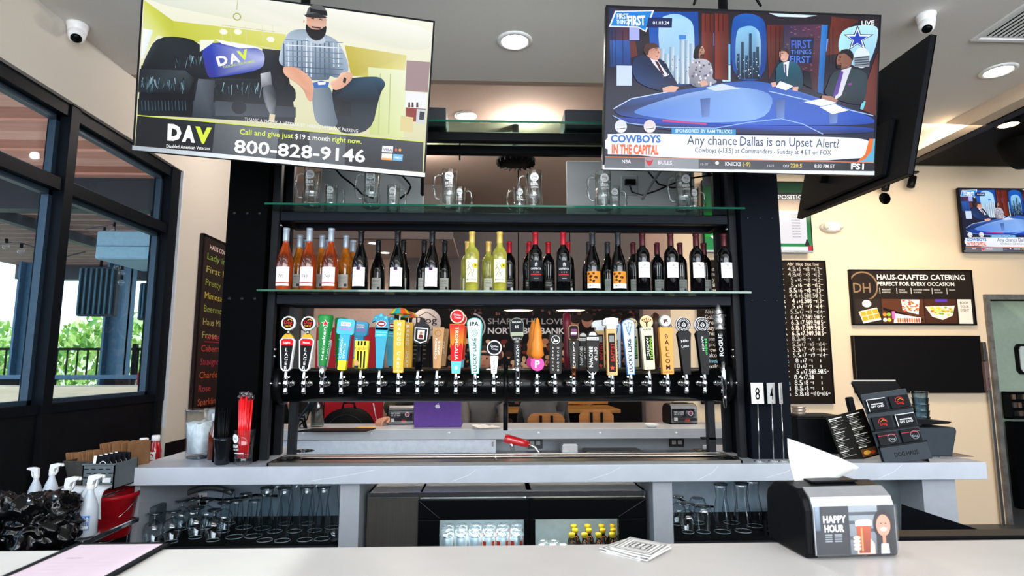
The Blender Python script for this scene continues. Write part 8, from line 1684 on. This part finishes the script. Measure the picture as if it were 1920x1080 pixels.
# ketchup and mustard
src=None
def sauce(col,nm):
    o=thing('sauce_bottle','','sauce bottle'); mb=MB(); mb.lathe([(0,0),(.028,0),(.032,.01),(.033,.06),(.026,.085),(.022,.10),(.014,.118),(.014,.122)],20); mb.build('bottle_body',M(nm,col,.15,coat=1),o); mb=MB(); mb.lathe([(.019,.112),(.0205,.114),(.0205,.138),(.017,.142),(0,.142)],18); mb.build('white_cap',white,o); A=Art(.0004); A.rect(-.02,.02,.02,.06,'#f0ece4',8); A.ell(0,.04,.01,.012,col,12); A.build('label',o,bend=.0335); return o
for i,(px,py,c) in enumerate(((232,862,'r'),(251,858,'r'),(268,853,'r'),(290,852,'r'),(243,878,'y'))):
    Y=3.05+.12*(i%4) if c=='r' else 2.98; z=P(px,py,Y).z-.07
    if c=='y': o=sauce('#e8b018','mustard_yellow'); lab='yellow mustard bottle with white cap by the corner of the counter'
    else:
        if src is None: src=sauce('#a01018','ketchup_red'); o=src
        else: o=dup(src,(0,0,0))
        lab='red ketchup bottle with white cap beyond the basket, %s'%ORD[i]; o['group']='ketchup bottles on the cart'
    o['label']=lab; zz=max(zt_+.005,0); o.location=(P(px,py,Y).x,Y,zz+.0); o.scale=(1.05,1.05,1.05)
sh=MB(); a=P(225,880,3.1); b=P(310,870,3.5); sh.bbox(a.x-.03,b.x+.05,3.0,3.6,zt_-.02,zt_+.004,.002); o=sh.build('side_ledge',blackm); tag(o,'dark ledge behind the counter end holding the sauce bottles','ledge')
# spray bottles
def spray(): 
    o=thing('spray_bottle','','spray bottle'); tr_=M('frosted_plastic','#c9d2dc',.35,noise=.02,coat=.3)
    mb=MB(); mb.lathe([(0,0),(.036,0),(.04,.006),(.04,.10),(.037,.13),(.028,.16),(.018,.185),(.014,.2),(.014,.21)],26); mb.build('bottle_body',tr_,o)
    mb=MB(); mb.lathe([(.017,.205),(.017,.225),(.012,.23),(0,.23)],18); mb.prism([(-.014,.228),(.012,.228),(.016,.245),(.052,.262),(.056,.272),(.02,.275),(-.01,.268)],-.011,.011); mb.build('spray_head',white,o,bevel=.002)
    mb=MB(); mb.prism([(.028,.255),(.034,.256),(.03,.225),(.022,.21),(.02,.213)],-.005,.005); mb.build('trigger',white,o); mb=MB(); mb.cyl((.05,0,.262),(.062,0,.264),.007,10); mb.build('nozzle',white,o); return o
src=spray(); rn=random.Random(3)
SP=[(119,1003,2.45,.80,0,'translucent spray bottle with grey printed label standing before the cart'),(162,1004,2.42,.83,-10,'translucent spray bottle with bright blue label beside the towels'),(91,960,2.62,.72,20,'spray bottle half hidden behind the black bags, with upright white head'),(62,958,2.68,.66,PI,'spray bottle furthest left, head turned left')]
for i,(px,py,Y,s,rz,lab) in enumerate(SP):
    o=src if i==0 else dup(src,(0,0,0)); q=P(px,py,Y); o.location=(q.x,Y,q.z); o['label']=lab; o['group']='spray bottles by the cart'; o.scale=(s,s,s)
    if i==3: o.rotation_euler=(0,0,PI)
    if i<2:
        A=Art(.0004)
        if i==0:
            A.rect(-.03,.03,.028,.085,'#aeb4bc',8)
            for k in range(6): A.rect(-.026,.075-k*.007,.02-.006*(k%2),.0775-k*.007,'#6c7480',4)
            A.rect(-.02,.032,.0,.038,'#3a3c44',2)
        else:
            A.rect(-.032,.03,.03,.095,'#2f7fd0',8); A.text('GLASS &',-.001,.082,.008,'#ffffff',w=.05,bold=.02); A.text('SURFACE',-.001,.071,.008,'#ffffff',w=.05,bold=.02); A.rect(-.028,.038,.026,.05,'#e8eef4',6); A.ell(-.008,.046,.014,.004,'#4a5a48',12)
        A.build('label',o,bend=.0405)
tray=MB(); tray.bbox(P(60,1003,2.45).x,P(185,1003,2.45).x,2.36,2.72,P(119,1003,2.45).z-.02,P(119,1003,2.45).z-.0,.003); o=tray.build('lower_tray',chrome); tag(o,'narrow chrome tray under the spray bottles','tray')
tray=MB(); tray.box(P(50,990,2.65).x,P(125,990,2.65).x,2.6,2.75,P(80,960,2.65).z-.08,P(80,960,2.65).z-.04) 
q=P(194,1003,2.4); o=dup(src,(q.x,2.35,q.z-.235),None,'only the white spray head tip showing low beside the cart post','spray bottles by the cart')
# towels
def cloth(cx_,cy_,z0,w2,h2,seed,lab):
    rn=random.Random(seed); mb=MB(); vs=[];fs=[]; n,m=12,14
    for j in range(m+1):
        v=j/m
        for i in range(n+1):
            u=i/n-.5; y=-.02-.012*math.sin(u*14+seed)*(v)-.03*math.sin(min(1,v*3)*PI/2); z=-h2*v+.012*math.cos(u*PI)*(v>.0)-.02*abs(u)*v
            x=u*w2*2*(1-.12*v*math.sin(u*5+seed)); vs.append((x,y if v>.05 else .02,z))
    for j in range(m):
        for i in range(n): a=j*(n+1)+i; fs.append((a,a+1,a+n+2,a+n+1))
    mb.add(vs,fs,True); o=mb.build('hanging_towel',M('white_cotton','#e4ebf0',.9,bump=.5,scale=120)); o.location=(cx_,cy_,z0); s=o.modifiers.new('thick','SOLIDIFY'); s.thickness=.006; tag(o,lab,'towel','white towels over the cart handle')
a=P(143,915,2.6); cloth(a.x,2.6,a.z,.045,.10,1,'white towel hung over the handle left of the blue-labelled bottle')
a=P(182,914,2.62); cloth(a.x,2.62,a.z,.05,.11,4,'white rounded towel hung over the handle right of the blue-labelled bottle')
# red buckets
for k,(px,py,Y,lab) in enumerate(((205,1005,2.85,'red bucket on the lower cart shelf, nearer one'),(232,990,3.1,'red bucket on the lower cart shelf, behind by the counter end'),(142,1000,2.95,'red bucket half hidden behind the spray bottles'))):
    q=P(px,py,Y); t=thing('red_bucket',lab,'bucket',(q.x,Y,q.z),0,'red sanitiser buckets'); mb=MB(); mb.lathe([(0,.0),(.075,.0),(.08,.01),(.10,.17),(.106,.172),(.106,.19),(.098,.19),(.095,.17),(.075,.012),(0,.012)],32); mb.build('pail',M('red_plastic_pail','#b0101c',.3),t); mb=MB(); mb.tube([(.104*math.cos(a_),-.104*math.sin(a_),.16-.09*math.sin(a_)) for a_ in [PI*i/14 for i in range(15)]],.002,6); mb.build('wire_handle',chrome,t)
# black trash bags
def bag(c,r,seed,lab):
    import mathutils
    from mathutils import noise as NZ
    mb=MB(); n,m=90,60; vs=[];fs=[]
    for i in range(m+1):
        th_=PI*i/m
        for k in range(n):
            a=2*PI*k/n; d=Vector((math.sin(th_)*math.cos(a),math.sin(th_)*math.sin(a),-math.cos(th_))); q=d*2.2+Vector((seed,0,0))
            f=1+.35*NZ.noise(q*.8)-.30*abs(NZ.noise(q*1.6))-.12*abs(NZ.noise(q*3.4+Vector((3,1,7))))-.03*abs(NZ.noise(q*7))
            vs.append((r[0]*f*d.x*1.15,r[1]*f*d.y*1.15,r[2]*f*d.z*1.15))
    for i in range(m):
        for k in range(n): a=i*n+k;b=i*n+(k+1)%n; fs.append((a,b,b+n,a+n))
    mb.add(vs,fs,True); o=mb.build('black_bin_bag',M('black_bin_liner','#08080a',.16,coat=.6,bump=.2,scale=60)); o.location=c; tag(o,lab,'bag','black bin liners'); return o
a=P(58,985,2.3); bag((a.x,2.3,a.z),(.15,.12,.11),3,'crumpled black bin liner in front of the spray bottles'); a=P(-5,975,2.3); bag((a.x,2.25,a.z),(.11,.1,.09),8,'crumpled black bin liner at the left edge of the picture')
mb=MB(); mb.lathe([(.22,0),(.25,.7),(.24,.7),(.21,.02),(0,.02)],28); o=mb.build('bin',blackm); o.location=(P(30,985,2.3).x,2.3,.02); tag(o,'black bin under the crumpled liners','bin')
# amber bottle behind the pitcher
q=PZ(402,850,ZC); t=thing('small_amber_bottle','small amber bottle with clear cap behind the pitcher and straw cup','bottle',(P(397,800,3.05).x,3.08,ZC)); mb=MB(); mb.lathe([(0,0),(.026,0),(.026,.13),(.012,.17),(.012,.2)],20); mb.build('bottle_glass',M('amber_sauce','#5c2410',.1,coat=1),t); mb=MB(); mb.lathe([(.014,.19),(.015,.225),(0,.227)],14); mb.build('cap',M('clear_white_cap','#d8dce0',.3),t)
bpy.context.view_layer.update()
